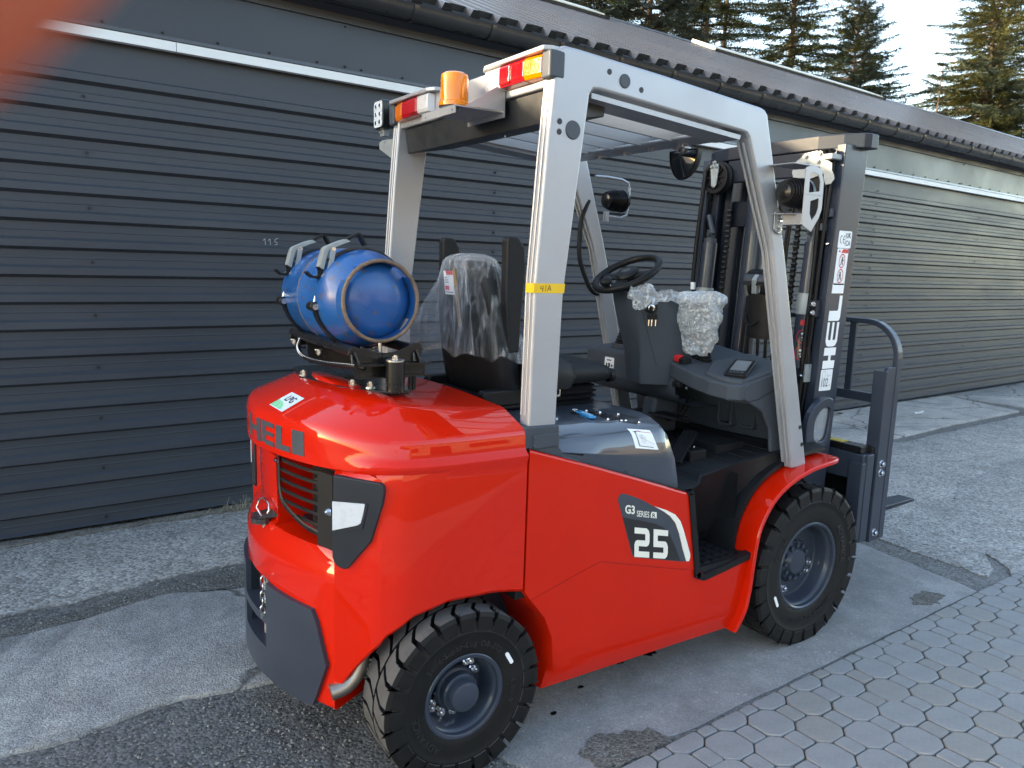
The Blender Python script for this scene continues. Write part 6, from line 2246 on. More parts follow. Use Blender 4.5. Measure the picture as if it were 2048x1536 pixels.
for (x, y, z) in ((1.186, -.22, 1.028), (1.192, -.06, 1.05), (1.224, -.405, 1.010), (1.222, .02, 1.035), (1.232, .10, 1.04), (1.232, .18, 1.035)):
    g.sph((x, y, z), .0065, 8, 5)
mk('fairing_screw', g, STEELDK, CO, smooth=60)
# front wall with pressed panels
g = G()
g.grid([[(1.60, -.46, .79), (1.56, -.46, 1.06)], [(1.585, -.30, .79), (1.52, -.30, 1.0)], [(1.56, -.10, .79), (1.50, -.10, .97)], [(1.56, .20, .79), (1.50, .20, .97)], [(1.58, .46, .79), (1.53, .46, 1.06)]])
mk('front_wall', g, GPLAS, CO, smooth=30, fix=False)
for y in (-.10, -.195):
    g = G().frame([(p, q) for p, q in rrect(y-.080, y+.0, .835, .985, .014)], [(p, q) for p, q in rrect(y-.068, y-.012, .848, .973, .010)], 'x', 1.512+.03*(y < -.15), 1.575)
    mk('pressed_panel', g, GPLAS, CO, smooth=0, bevel=.004)
g = G().prism([(-.28, .96), (-.44, .99), (-.45, .79), (-.395, .79)], 'x', 1.53, 1.585)
kp = mk('kick_panel', g, GPLAS, CO, smooth=0, bevel=.006)
g = G().lathe((1.529, -.405, .858), (-1, 0, 0), [(.022, 0), (.022, .002), (.012, -.004), (0, -.004)], n=18)
g.cyl((1.53, -.405, .858), (1.520, -.405, .858), .006, n=8)
mk('panel_bolt', g, STEELDK, kp, smooth=30)
# pedals
g = G()
pA, pB = Vector((1.02, -.335, .770)), Vector((1.215, -.235, .848))
pu_ = (pB-pA).normalized(); pw_ = Vector((.35, -.75, 0)); pw_ = (pw_-pu_*pw_.dot(pu_)).normalized(); pn_ = pw_.cross(pu_).normalized()
if pn_.z < 0: pn_ = -pn_
g.add([pA+pu_*a+pw_*b+pn_*c for a in (0, (pB-pA).length) for b in (-.030, .030) for c in (0, .012)], [(0, 1, 3, 2), (4, 6, 7, 5), (0, 4, 5, 1), (2, 3, 7, 6), (0, 2, 6, 4), (1, 5, 7, 3)])
ped = mk('accelerator_pedal', g, BPLAS, CO, smooth=0, bevel=.003)
g = G()
for k in range(5):
    b = -.024+.012*k
    g.tube([pA+pu_*.01+pw_*b+pn_*.013, pB-pu_*.01+pw_*b+pn_*.013], .0028, n=5)
mk('pedal_rib', g, BMAT, ped, smooth=0)
g = G()
plate(g, pA+pu_*.03+pw_*.034-pn_*.036, pu_, pn_, rrect(.045, .125, 0, .028, .002), .002)
ps_ = mk('pedal_sticker', g, LABELW, ped, smooth=0)
g = G()
for k in range(2):
    plate(g, pA+pu_*.03+pw_*.036-pn_*.036, pu_, pn_, [(.058, .006+.009*k), (.105, .006+.009*k), (.105, .011+.009*k), (.058, .011+.009*k)], .0006)
mk('print', g, INKGREY, ps_, smooth=0)
g = G().box(1.10, 1.19, -.345, -.24, .762, .81)
mk('pedal_sensor', g, BPLAS, ped, smooth=0, bevel=.006)
g = G().prism([(1.22, .88), (1.30, .865), (1.31, .873), (1.225, .89)], 'y', .02, -.14)
g.tube([(1.27, -.05, .87), (1.36, -.03, .86), (1.42, -.03, .94)], .012, n=8)
for k in range(6):
    g.box(1.222, 1.30, -.13+.025*k, -.122+.025*k, .886, .8895)
mk('brake_pedal', g, BPLAS, CO, smooth=0)
g = G().prism([(1.26, .95), (1.24, .80), (1.40, .78), (1.42, .95)], 'y', .02, .10)
mk('column_foot', g, GPLAS, CO, smooth=0, bevel=.02)
# steering wheel
wcn = Vector((1.120, .087, 1.4655)); wt = .5246
wa = Vector((math.cos(wt), 0, math.sin(wt))); wb = Vector((0, 1, 0)); wn = Vector((-math.sin(wt), 0, math.cos(wt)))
SW = sub('steering_wheel', wcn)
g = G().tube([wcn+(wa*math.cos(a)+wb*math.sin(a))*.137 for a in [2*PI*i/56 for i in range(56)]], .0145, n=12, closed=True)
mk('rim', g, BPLAS, SW, smooth=60)
g = G()
for a in (R(100), R(-75), R(180+10)):
    d = wa*math.cos(a)+wb*math.sin(a)
    q = wn.cross(d)
    pts = [wcn+d*.03-wn*.012, wcn+d*.09-wn*.010, wcn+d*.132-wn*.002]
    g.tube(pts, [(.030, .011), (.022, .009), (.017, .007)], n=8, flat=q)
mk('spoke', g, BPLAS, SW, smooth=50)
g = G().lathe(wcn-wn*.03, wn, [(.036, 0), (.046, .016), (.052, .032), (.044, .042), (.0, .046)], n=28)
hb = mk('hub_cover', g, BPLAS, SW, smooth=40)
g = G()
for i in range(20):
    t0, t1 = 2*PI*i/20, 2*PI*(i+1)/20
    g.add([wcn+wn*.0155+wa*(math.cos(t)*q*.7)+wb*(math.sin(t)*q) for t, q in ((t0, .020), (t1, .020), (t1, .018), (t0, .018))], [(0, 1, 2, 3)])
text(g, 'HELI', wcn+wn*.0158-wa*.004+wb*.013, (0, -1, 0), wa, .01, fit=.026, fith=.008, bold=.02)
mk('badge', g, INKGREY, hb, smooth=0, fix=False)
ak = R(148)
kp_ = wcn+(wa*math.cos(ak)+wb*math.sin(ak)*.55)*.150+wn*.012
kp_ = wcn-wa*.128-wb*.020+wn*.0
g = G().lathe(kp_, wn, [(.012, 0), (.010, .012), (.011, .018), (.022, .024), (.026, .036), (.022, .046), (.010, .051), (0, .052)], n=20)
mk('spinner_knob', g, BPLAS, SW, smooth=50)
g = G().cyl(wcn-wn*.03, wcn-wn*.16, .035, .055, n=20)
mk('column', g, BPLAS, SW, smooth=40)
# cup pocket by the front pillar
g = G()
cc = Vector((1.475, -.345, 1.315))
Pm = []
for z, r in ((.075, .092), (0, .084), (-.085, .074)):
    Pm.append([cc+Vector((-r*math.cos(a)*.75, r*math.sin(a)*1.0, z+(.014*math.cos(2*a) if z > 0 else 0))) for a in [R(-110+220*i/20) for i in range(21)]])
P2m = [[p+(Vector((cc.x, cc.y, p.z))-p)*.06 for p in r] for r in Pm]
thick(g, Pm, P2m)
g.add([p for p in Pm[-1]], [tuple(range(21))])
g.tube([cc+Vector((-.070*math.cos(R(a)), .080*math.sin(R(a)), 0))*1.02+Z*(.02-.055*math.sin(R((a+30)*2))) for a in range(-10, 71, 8)], .004, n=6)
mk('cup_holder', g, BPLAS, FT, smooth=40)
# convex mirror under the roof
mc = Vector((1.150, -.160, 1.905))
g = G()
Pm = []
for i in range(9):
    f = PI*i/16
    Pm.append([mc+Vector((.055*math.sin(f)*1.0*0++.065*math.cos(f), .072*math.sin(a)*math.sin(f), -.108*abs(math.cos(a))*math.sin(f)+.03)) for a in [R(-90+180*k/16) for k in range(17)]])
for r in Pm:
    pass
V = [p for r in Pm for p in r]
g.add(V, [(j*17+i, j*17+i+1, (j+1)*17+i+1, (j+1)*17+i) for j in range(8) for i in range(16)])
mi = mk('mirror', g, BPLAS, FT, smooth=60, fix=False)
g = G()
fr_ = [mc+Vector((-.001, .070*math.sin(a), -.106*math.cos(a)+.03)) for a in [R(-90+180*k/20) for k in range(21)]]
Pm = [fr_]
for k in range(1, 5):
    f = k/4
    ctr = mc+Vector((-.012*math.sin(f*1.57), 0, .010))
    Pm.append([p.lerp(ctr, f)+Vector((-.010*math.sin(f*PI/2), 0, 0)) for p in fr_])
g.grid(Pm)
mk('mirror_glass', g, MIRRG, mi, smooth=60, fix=False)
g = G().tube(fr_+[fr_[0]], .0035, n=6)
mk('mirror_rim', g, BPLAS, mi, smooth=60)
g = G().box(1.115, 1.150, -.195, -.135, 1.938, 1.9445)
g.box(1.145, 1.149, -.185, -.145, 1.90, 1.95)
hexbolt(g, (1.125, -.18, 1.938), (0, 0, -1), .006); hexbolt(g, (1.125, -.152, 1.938), (0, 0, -1), .006)
mk('mirror_bracket', g, SILVER, mi, smooth=0)
# front head lamps
def headlamp(lc, parent):
    g = G().lathe(lc, (1, 0, 0), [(0, -.026), (.016, -.025), (.030, -.018)], n=28)
    for k in range(9):
        x = -.020+.0098*k
        r = .034+.017*min(1, (k+.6)/4.5)**.6
        g.lathe(lc+Vector((x, 0, 0)), (1, 0, 0), [(r-.013, 0), (r-.001, .0003), (r, .0022), (r-.001, .0042), (r-.013, .0045)], n=32)
    g.lathe(lc+Vector((.068, 0, 0)), (1, 0, 0), [(.036, 0), (.053, 0), (.053, .014), (.047, .016), (0, .014)], n=32)
    return g
lc = Vector((1.245, -.572, 1.765))
hl = mk('headlamp', headlamp(lc, None), BLKPAINT, FT, smooth=30)
g = G().tube(spline([(1.235, -.565, 1.742), (1.222, -.56, 1.715), (1.25, -.555, 1.70), (1.30, -.55, 1.708)], 5), .005, n=6)
mk('lamp_cable', g, BPLAS, hl, smooth=60)
g = G().tube(spline([(1.295, -.590, 1.80), (1.305, -.600, 1.765), (1.298, -.598, 1.72)], 6), .0022, n=5)
mk('orange_wire', g, ORANGEW, hl, smooth=60)
out = [(1.262, 1.668), (1.262, 1.838), (1.270, 1.852), (1.285, 1.858), (1.335, 1.850), (1.352, 1.840), (1.366, 1.80), (1.368, 1.712), (1.358, 1.680), (1.318, 1.632), (1.285, 1.632), (1.270, 1.645)]
outp = [(v.x, v.y) for v in spline([(x, z, 0) for x, z in out], 4, True)]
g = G()
yb = -.625
# plate with two windows: build as strips round the holes
def win_plate(g, y0, y1):
    W1 = [(1.284, 1.775), (1.290, 1.828), (1.338, 1.820), (1.346, 1.80), (1.348, 1.768), (1.30, 1.756)]
    W2 = [(1.300, 1.736), (1.346, 1.752), (1.347, 1.715), (1.335, 1.690), (1.310, 1.672), (1.298, 1.690)]
    top_ = [(1.262, 1.762), (1.262, 1.838), (1.272, 1.853), (1.288, 1.857), (1.336, 1.850), (1.354, 1.838), (1.366, 1.805), (1.368, 1.764)]
    # upper ring
    o1 = [(1.262, 1.757), (1.262, 1.846), (1.300, 1.857), (1.345, 1.847), (1.366, 1.806), (1.368, 1.759)]
    i1 = [(1.288, 1.764), (1.286, 1.826), (1.300, 1.834), (1.334, 1.826), (1.346, 1.804), (1.347, 1.772)]
    o2 = [(1.262, 1.7568), (1.368, 1.7588), (1.368, 1.712), (1.356, 1.682), (1.318, 1.632), (1.262, 1.655)]
    i2 = [(1.300, 1.736), (1.346, 1.749), (1.347, 1.716), (1.338, 1.694), (1.316, 1.672), (1.302, 1.694)]
    g.frame(o1, i1, 'y', y0, y1)
    g.frame(o2, i2, 'y', y0, y1)
win_plate(g, yb, yb+.0035)
g.box(1.262, 1.30, yb+.0035, -.545, 1.655, 1.692)
g.box(1.235, 1.285, -.60, -.50, 1.690, 1.694)
g.box(1.20, 1.345, yb+.0035, -.52, 1.853, 1.857)
g.prism([(1.243, 1.64), (1.243, 1.70), (1.262, 1.715), (1.290, 1.708), (1.290, 1.622), (1.262, 1.628)], 'y', -.5235, -.5275)
lb_ = mk('lamp_guard', g, SILVER, hl, smooth=0, bevel=.0012, seg=1)
g = G()
for x, z in ((1.266, 1.695), (1.268, 1.640), (1.272, 1.672)):
    hexbolt(g, (x, -.5275, z), (0, -1, 0), .008)
g.tube([(1.268, -.535, 1.668), (1.30, -.60, 1.676)], .006, n=8)
mk('bolt', g, ZINC, lb_, smooth=0)
lc2 = Vector((1.375, .515, 1.800))
hl2 = mk('headlamp', headlamp(lc2, None), BLKPAINT, FT, smooth=30)
g = G().tube([(1.27, .50, 1.90), (1.34, .50, 1.902), (1.43, .50, 1.898), (1.472, .50, 1.885), (1.480, .50, 1.86), (1.478, .50, 1.78), (1.470, .50, 1.735), (1.43, .50, 1.722), (1.34, .50, 1.726)], .0065, n=8)
g.box(1.335, 1.355, .49, .51, 1.70, 1.745)
mk('lamp_guard', g, SILVER, hl2, smooth=60)
# grab bar on the far front pillar
g = G().tube(spline([(1.215, .475, 1.785), (1.195, .47, 1.75), (1.172, .465, 1.70), (1.165, .465, 1.62), (1.172, .465, 1.52), (1.225, .465, 1.41), (1.262, .465, 1.372), (1.295, .475, 1.365)], 5), .011, n=10)
mk('grab_bar', g, BPLAS, FT, smooth=60)

# ------------------------------------------------------------------ gas bottle carrier
CA_ = sub('bottle_carrier', (-.1, 0, 1.16))
g = G()
base = [(-.215, -.13), (-.175, -.20), (-.10, -.275), (-.045, -.275), (-.025, -.245), (.03, .28), (-.05, .36), (-.20, .33), (-.25, .10)]
g.prism(base, 'z', 1.098, 1.110)
mk('base_plate', g, BLKPAINT, CA_, smooth=0, bevel=.003)
g = G()
g.cyl((-.17, -.10, 1.03), (-.17, -.10, 1.098), .017, n=16)
g.cyl((-.16, .22, 1.08), (-.16, .22, 1.098), .017, n=16)
mk('spacer', g, WHITE, CA_, smooth=60)
g = G()
for (x, y) in ((-.17, -.135), (-.135, -.19), (-.235, .12)):
    hexbolt(g, (x, y, 1.110), (0, 0, 1), .010, .012)
mk('bolt', g, ZINC, CA_, smooth=0)
# swing beam (U channel) and pivot
g = G()
g.prism([(-.22, 1.148), (-.265, 1.148), (-.265, 1.152), (-.224, 1.152), (-.224, 1.184), (-.265, 1.184), (-.265, 1.188), (-.22, 1.188)], 'x', -.20, .03)
mk('swing_beam', g, BLKPAINT, CA_, smooth=0)
g = G().lathe((-.092, -.272, 1.110), (0, 0, 1), [(0, 0), (.028, 0), (.028, .022), (.0265, .0225), (.0265, .024), (.028, .0245), (.028, .088), (0, .088)], n=28)
pv_ = mk('pivot', g, BLKPAINT, CA_, smooth=40)
g = G().lathe((-.092, -.272, 1.198), (0, 0, 1), [(0, 0), (.0285, 0), (.0285, .004), (.026, .005), (0, .005)], n=28)
hexbolt(g, (-.092, -.272, 1.203), (0, 0, 1), .010, .009, False)
mk('pivot_cap', g, ZINC, pv_, smooth=30)
g = G().cyl((-.035, -.255, 1.105), (-.035, -.255, 1.15), .006, n=10)
g.cyl((-.020, -.250, 1.105), (-.020, -.250, 1.15), .006, n=10)
mk('stop_pin', g, BLKPAINT, CA_, smooth=60)
# cradle: end plates and two support tubes
def endplate(y0, y1, zb=1.188):
    pts = []
    c = (-.098, 1.367)
    for a in range(-122, -57, 8):
        pts.append((c[0]+.150*math.cos(R(a)), c[1]+.150*math.sin(R(a))))
    L_ = arc((-.197, 1.215), .020, 20, 200, 6)
    R_ = arc((.003, 1.215), .020, -20, 160, 6)
    poly = [(-.190, zb), ]+[(-.217, 1.212)]+arc((-.197, 1.217), .021, 180, 40, 6)+[(x, max(z, 1.206)) for x, z in pts]+arc((.002, 1.224), .021, 140, 0, 6)+[(.012, zb)]
    return G().prism(poly, 'y', y0, y1)
mk('cradle_plate', endplate(-.222, -.216), BLKPAINT, CA_, smooth=0, bevel=.0015, seg=1)
mk('cradle_plate', endplate(.30, .306), BLKPAINT, CA_, smooth=0, bevel=.0015, seg=1)
for x in (-.197, .002):
    g = G().cyl((x, -.216, 1.222), (x, .33, 1.230), .0165, n=16)
    mk('cradle_tube', g, BLKPAINT, CA_, smooth=60, bevel=.003)
    g = G()
    g.tube([(x-.004, -.226, 1.222), (x+.008, -.232, 1.188)], .004, n=8)
    g.tube([(x-.012, -.226, 1.215), (x-.012, -.232, 1.190)], .003, n=8)
    mk('locating_pin', g, BLKPAINT, CA_, smooth=60)
g = G().prism([(-.21, 1.225), (-.20, 1.145), (-.06, 1.125), (.0, 1.145), (.0, 1.225), (-.05, 1.205), (-.16, 1.205)], 'y', .16, .166)
mk('cross_web', g, BLKPAINT, CA_, smooth=0)
g = G()
for (x, y, z) in ((-.212, .28, 1.213), (-.215, .03, 1.205), (-.02, .05, 1.207)):
    hexbolt(g, (x, y, z), (0, 0, -1), .009, .012)
mk('bolt', g, ZINC, CA_, smooth=0)
g = G().cyl((-.112, -.206, 1.205), (-.112, -.206, 1.246), .006, n=10)
mk('stop_rod', g, ZINC, CA_, smooth=60)
# braided gas hose: black with white flecks
hp = spline([(-.195, .260, 1.222), (-.208, .225, 1.214), (-.216, .222, 1.190), (-.216, .200, 1.172), (-.215, .150, 1.163), (-.214, .082, 1.162), (-.212, -.018, 1.166), (-.205, -.111, 1.172), (-.196, -.19, 1.178), (-.17, -.235, 1.176)], 9)
g = G().tube(hp, .0075, n=10)
mk('gas_hose', g, BPLAS, CA_, smooth=60)
g = G()
for i in range(2, len(hp)-6, 1):
    p = hp[i]; t = (hp[i+1]-hp[i-1]).normalized()
    for sgn, q in ((1, Vector((-.6, -.35, .72))), (-1, Vector((-.9, -.4, .25)))):
        if sgn < 0 and i > 34: continue
        nrm = (q-t*q.dot(t)).normalized()
        bb = t.cross(nrm)
        g.add([p+nrm*.0080+t*a+bb*b for a, b in ((-.0020, -.0012), (.0009, -.0015), (.0020, .0012), (-.0009, .0015))], [(0, 1, 2, 3)])
o = mk('hose_fleck', g, WHITE, CA_, smooth=0, fix=False)
o['kind'] = 'stuff'
# straps with over-centre latches
AX, AZ, BR = -.107, 1.369, .1515
def cp(a, y, r=BR):
    """a measured from up, positive towards the rear (-X)"""
    return Vector((AX-math.sin(R(a))*r, y, AZ+math.cos(R(a))*r))
for y in (-.055, .245):
    st_ = sub('strap', (AX, y, AZ), FT)
    def band(a0, a1, r0=.1525, w_=.016, t=.0035, mat=BLKPAINT, nm='band'):
        g = G()
        n = max(3, int(abs(a1-a0)/6))
        A = [[cp(a0+(a1-a0)*i/n, y+dy, r0+t) for dy in (-w_, w_)] for i in range(n+1)]
        B = [[cp(a0+(a1-a0)*i/n, y+dy, r0) for dy in (-w_, w_)] for i in range(n+1)]
        return mk(nm, thick(g, A, B), mat, st_, smooth=40)
    band(-178, 42); band(97, 182)
    # lower hinge with rubber roller and bright pin
    q = Vector((-.2615, y, 1.345))
    g = G().cyl(q+Vector((0, -.020, 0)), q+Vector((0, .024, 0)), .015, n=18)
    mk('hinge_roller', g, BLKPAINT, st_, smooth=40, bevel=.003)
    g = G().cyl(q+Vector((0, -.0235, 0)), q+Vector((0, -.019, 0)), .0095, n=18)
    mk('hinge_pin', g, WHITE if False else ZINC, st_, smooth=40)
    g = G().tube([q, Vector((-.2375, y, 1.428)), Vector((-.235, y, 1.436))], .0045, n=8)
    mk('tension_rod', g, ZINC, st_, smooth=60)
    # latch body: galvanised channel lever, side links, black grips
    def ribbon(pts, w_, t, name, mat, par=None, y0=0.0):
        # flat bar following (x, z) points, width along Y
        g = G()
        n = len(pts)
        A = []; B = []
        for i, (x, z) in enumerate(pts):
            a = Vector(pts[max(i-1, 0)]); b = Vector(pts[min(i+1, n-1)])
            d = (b-a).normalized(); nr = Vector((-d.y, d.x))*t/2
            A.append([(x+nr.x, y+y0+dy, z+nr.y) for dy in (-w_, w_)])
            B.append([(x-nr.x, y+y0+dy, z-nr.y) for dy in (-w_, w_)])
        return mk(name, thick(g, A, B), mat, par or st_, smooth=0)
    LV = [(-.244, 1.461), (-.235, 1.498), (-.2285, 1.516), (-.222, 1.522), (-.212, 1.5265), (-.181, 1.540), (-.159, 1.547)]
    lv_ = ribbon(LV, .017, .003, 'latch_lever', GALV)
    for dy in (-.0175, .0175):
        g = G()
        A = [(x, y+dy, z) for x, z in LV]; B = [(x+.010, y+dy, z-.006) for x, z in LV]
        A2 = [(x, y+dy*.86, z) for x, z in LV]; B2 = [(x+.010, y+dy*.86, z-.006) for x, z in LV]
        thick(g, [[p, q] for p, q in zip(A, B)], [[p, q] for p, q in zip(A2, B2)])
        mk('lever_cheek', g, GALV, lv_, smooth=0)
    ribbon([(-.160, 1.546), (-.140, 1.556), (-.122, 1.566), (-.116, 1.565), (-.107, 1.549), (-.098, 1.532)], .0145, .0065, 'latch_grip', BPLAS)
    ribbon([(-.244, 1.464), (-.2385, 1.450), (-.240, 1.438), (-.252, 1.431), (-.267, 1.4335), (-.276, 1.440), (-.283, 1.448)], .0135, .006, 'latch_grip', BPLAS)
    for dy in (-.026, .024):
        l_ = ribbon([(-.206, 1.519), (-.209, 1.500), (-.214, 1.475), (-.219, 1.456), (-.228, 1.442), (-.241, 1.431)], .0018, .014, 'latch_link', GALV, y0=dy)
        g = G().cyl((-.206, y+dy-.0035, 1.517), (-.206, y+dy+.0035, 1.517), .006, n=12)
        mk('link_rivet', g, ZINC, l_, smooth=40)
# gas bottle: own thing, lying in the carrier
BT = thing('gas_bottle', 'scuffed blue steel gas bottle strapped on its side at the rear of the truck', 'gas bottle', (AX, 0, AZ))
prof = [(0, -.196), (.03, -.1945), (.06, -.189), (.085, -.180), (.100, -.171), (.108, -.163), (.118, -.150), (.130, -.132), (.140, -.112), (.147, -.092)]
prof += [(.150, -.075), (.150, .080), (.1512, .083), (.1525, .090), (.1525, .098), (.1512, .105), (.150, .108), (.150, .255)]
for i in range(1, 9):
    a = R(90-82*i/8)
    prof.append((.150*math.sin(a)**.75, .255+.085*math.cos(a)))
g = G().lathe((AX, 0, AZ), (0, 1, 0), prof, n=56)
mk('shell', g, BLUEP, BT, smooth=40)
# foot ring with slots, rolled rusty rim
g = G()
segs = [(-34, 30), (52, 118), (140, 205), (228, 300)]
def rp(a, y, r): return Vector((AX+math.sin(R(a))*r, y, AZ+math.cos(R(a))*r))
for a0, a1 in segs:
    n = 10
    A = [[rp(a0+(a1-a0)*i/n, yy, .119) for yy in (-.200, -.135)] for i in range(n+1)]
    B = [[rp(a0+(a1-a0)*i/n, yy, .114) for yy in (-.200, -.135)] for i in range(n+1)]
    thick(g, A, B)
for k in range(48):
    pass
A = [[rp(360*i/48, yy, .119) for yy in (-.200, -.184)] for i in range(49)]
B = [[rp(360*i/48, yy, .114) for yy in (-.200, -.184)] for i in range(49)]
thick(g, A, B)
A = [[rp(360*i/48, yy, .119) for yy in (-.140, -.122)] for i in range(49)]
B = [[rp(360*i/48, yy, .114) for yy in (-.140, -.122)] for i in range(49)]
thick(g, A, B)
mk('foot_ring', g, BLUEP, BT, smooth=35)
g = G().tube([rp(7.5*i, -.203+.0015*mnoise.noise(Vector((i*.7, 0, 0))), .1185+.0014*mnoise.noise(Vector((i*.9, 3, 0)))) for i in range(48)], .0062, n=8, closed=True)
mk('foot_rim', g, RUSTY, BT, smooth=60)
g = G().tube([cp(a, .094, .1525) for a in range(0, 360, 8)], .0022, n=6, closed=True)
mk('weld_seam', g, RUSTY, BT, smooth=60)
g = G().lathe((AX, .34, AZ), (0, 1, 0), [(.085, -.03), (.085, .07), (.082, .075), (.080, .07), (.080, -.03)], n=32)
g.cyl((AX, .33, AZ), (AX, .39, AZ), .022, n=14)
mk('valve_collar', g, BLUEP, BT, smooth=30)
# faint cast letters on the shell
g = G()
V_, F_ = None, None
for k, ch in enumerate('GASPOL'):
    a = 62-13*k+2
    yy = .168
    V_, F_ = text_geo(ch, 1, 3, .0)
    P = []
    for x, y2, z in V_:
        aa = a-(x*.040/.150)*57.3
        P.append(cp(aa, yy+.040*(y2-.35), .1514))
    g.add(P, F_)
mk('painted_letters', g, M('worn_white_letters', (.10, .22, .55), .6, dirt=.5, dirtcol=(.02, .12, .46), ds=40), BT, smooth=0, fix=False)
# red tell-tale on the near strap
g = G()
A = [[cp(150+i*4, -.055+dy, .1562) for dy in (-.014, .014)] for i in range(4)]
g.grid(A)
mk('red_patch', g, INKRED, st_, smooth=0, fix=False)
# small hose fitting on the far side of the strap
g = G().cyl((.035, -.02, 1.43), (.035, -.02, 1.475), .006, n=8)
g.sph((.040, -.02, 1.44), .013, 10, 6)
g.tube([(.045, -.02, 1.43), (.05, -.02, 1.40), (.048, -.02, 1.38)], .006, n=8)
mk('strap_bolt', g, BPLAS, st_, smooth=60)

# ------------------------------------------------------------------ exhaust and underside bits
g = G().tube(spline([(-.225, -.385, .52), (-.235, -.390, .45), (-.245, -.395, .39), (-.262, -.400, .335), (-.295, -.400, .300), (-.34, -.395, .288)], 6), .023, n=16)
ex = mk('exhaust_pipe', g, EXH, FT, smooth=60)
g = G().lathe((-.245, -.395, .388), (.2, .05, 1), [(.0235, 0), (.026, .002), (.0235, .005)], n=20)
mk('weld', g, ZINC, ex, smooth=60)
g = G().tube([(-.22, -.40, .415), (-.10, -.43, .41)], .005, n=8)
g.cyl((-.155, -.415, .413), (-.13, -.421, .412), .010, n=6)
mk('steering_rod', g, ZINC, FT, smooth=40)
# ------------------------------------------------------------------ decals that follow curved panels
from mathutils.bvhtree import BVHTree
def bvh_of(o):
    base = o.matrix_basis.translation+(wloc(o.parent) if o.parent else Vector((0, 0, 0)))
    vs = [v.co+base for v in o.data.vertices]
    return BVHTree.FromPolygons(vs, [tuple(p.vertices) for p in o.data.polygons])
B_CW, B_HOOD = bvh_of(cw), bvh_of(hood)
def on_surf(bv, p, lift):
    q, n, i, d = bv.find_nearest(p)
    out = (CP-q)
    if n.dot(Vector((-.3, -.8, .7))) < 0: n = -n
    return q+n*lift
def decal(bv, c4, nu, nv, lift):
    """c4: lower-left, lower-right, upper-right, upper-left"""
    a, b, c, d = [Vector(q) for q in c4]
    f = lambda u, v, l=lift: on_surf(bv, (a*(1-u)+b*u)*(1-v)+(d*(1-u)+c*u)*v, l)
    g = G().grid([[f(i/nu, j/nv) for j in range(nv+1)] for i in range(nu+1)])
    return g, f
g, f = decal(B_CW, [(-.392, -.035, 1.052), (-.386, -.140, 1.046), (-.314, -.123, 1.078), (-.319, -.022, 1.083)], 6, 5, .0010)
PALE = M('sticker_pale_blue', (.60, .69, .76), .4)
lp = mk('gas_sticker', g, PALE, FT, smooth=0, fix=False)
g = G()
V_, F_ = text_geo('LPG', 1, 3, .02)
x0, x1 = min(v[0] for v in V_), max(v[0] for v in V_)
g.add([f(.27+.52*(v[0]-x0)/(x1-x0), .50+.34*v[1]/.72, .0018) for v in V_], F_)
mk('print', g, INK, lp, smooth=0, fix=False)
g = G()
pts = [f(.02, .04, .0016)]+[f(.02+.74*math.sin(R(a)), .04+.40*math.cos(R(a))*1.0, .0016) for a in range(0, 91, 10)]
g.add(pts, [tuple(range(len(pts)))])
mk('green_field', g, GREENP, lp, smooth=0, fix=False)
g = G()
for k in (.35, .65):
    P = [f(.02+.74*k*math.sin(R(a)), .04+.40*math.cos(R(a)), .0022) for a in range(0, 91, 15)]
    Q = [f(.035+.74*k*math.sin(R(a)), .045+.40*math.cos(R(a)), .0022) for a in range(0, 91, 15)]
    g.grid([[p, q] for p, q in zip(P, Q)])
mk('green_line', g, PALE, lp, smooth=0, fix=False)
# slate letters set into the rear lip
def lip_letter(strokes):
    g = G()
    for (y0, y1, z0, z1) in strokes:
        n = max(2, int(abs(y1-y0)/.012))
        A = []; B = []
        for i in range(n+1):
            y = y0+(y1-y0)*i/n
            ra = []; rb = []
            for z in (z0, (z0+z1)/2, z1):
                q, nn, k, d = B_CW.find_nearest(px_(y, .002)+Vector((0, 0, z)))
                if nn.x > 0: nn = -nn
                ra.append(q+nn*.0016); rb.append(q-nn*.004)
            A.append(ra); B.append(rb)
        thick(g, A, B)
    return mk('letter', g, DECALGR, FT, smooth=0)
za, zb_ = .945, 1.014
lip_letter([(-.284, -.234, za, zb_)])
lip_letter([(-.184, -.154, za, zb_), (-.224, -.1841, za, za+.016)])
lip_letter([(-.090, -.064, za+.004, zb_), (-.142, -.0901, zb_-.014, zb_), (-.138, -.0901, (za+zb_)/2-.006, (za+zb_)/2+.006), (-.142, -.0901, za, za+.014)])
lip_letter([(.036, .066, za, zb_), (-.052, -.022, za, zb_), (-.0219, .0359, (za+zb_)/2-.008, (za+zb_)/2+.008)])
# load chart sticker on the hood
g, f = decal(B_HOOD, [(.640, -.527, .913), (.742, -.530, .897), (.716, -.509, .961), (.628, -.494, .972)], 6, 8, .0012)
hs = mk('load_chart', g, LABELW, FT, smooth=0, fix=False)
g = G()
def ln(g, u0, v0, u1, v1, w_, lift=.0022):
    n = 6
    d = Vector((u1-u0, v1-v0)); q = Vector((-d.y, d.x)).normalized()*w_/2
    g.grid([[f(u0+d.x*i/n+q.x, v0+d.y*i/n+q.y, lift), f(u0+d.x*i/n-q.x, v0+d.y*i/n-q.y, lift)] for i in range(n+1)])
ln(g, .20, .12, .20, .80, .03); ln(g, .20, .13, .80, .10, .03); ln(g, .12, .80, .30, .80, .02); ln(g, .20, .72, .88, .26, .012)
mk('chart_line', g, INK, hs, smooth=0, fix=False)
g = G()
for k in range(6):
    ln(g, .34, .66-.07*k, .34+.30-.02*k, .66-.07*k, .010)
for k in range(5):
    ln(g, .22, .20+.10*k, .80-.09*k, .20+.10*k, .005)
mk('small_print', g, INKGREY, hs, smooth=0, fix=False)
g = G(); ln(g, .30, .84, .95, .82, .025)
mk('red_line', g, INKRED, hs, smooth=0, fix=False)
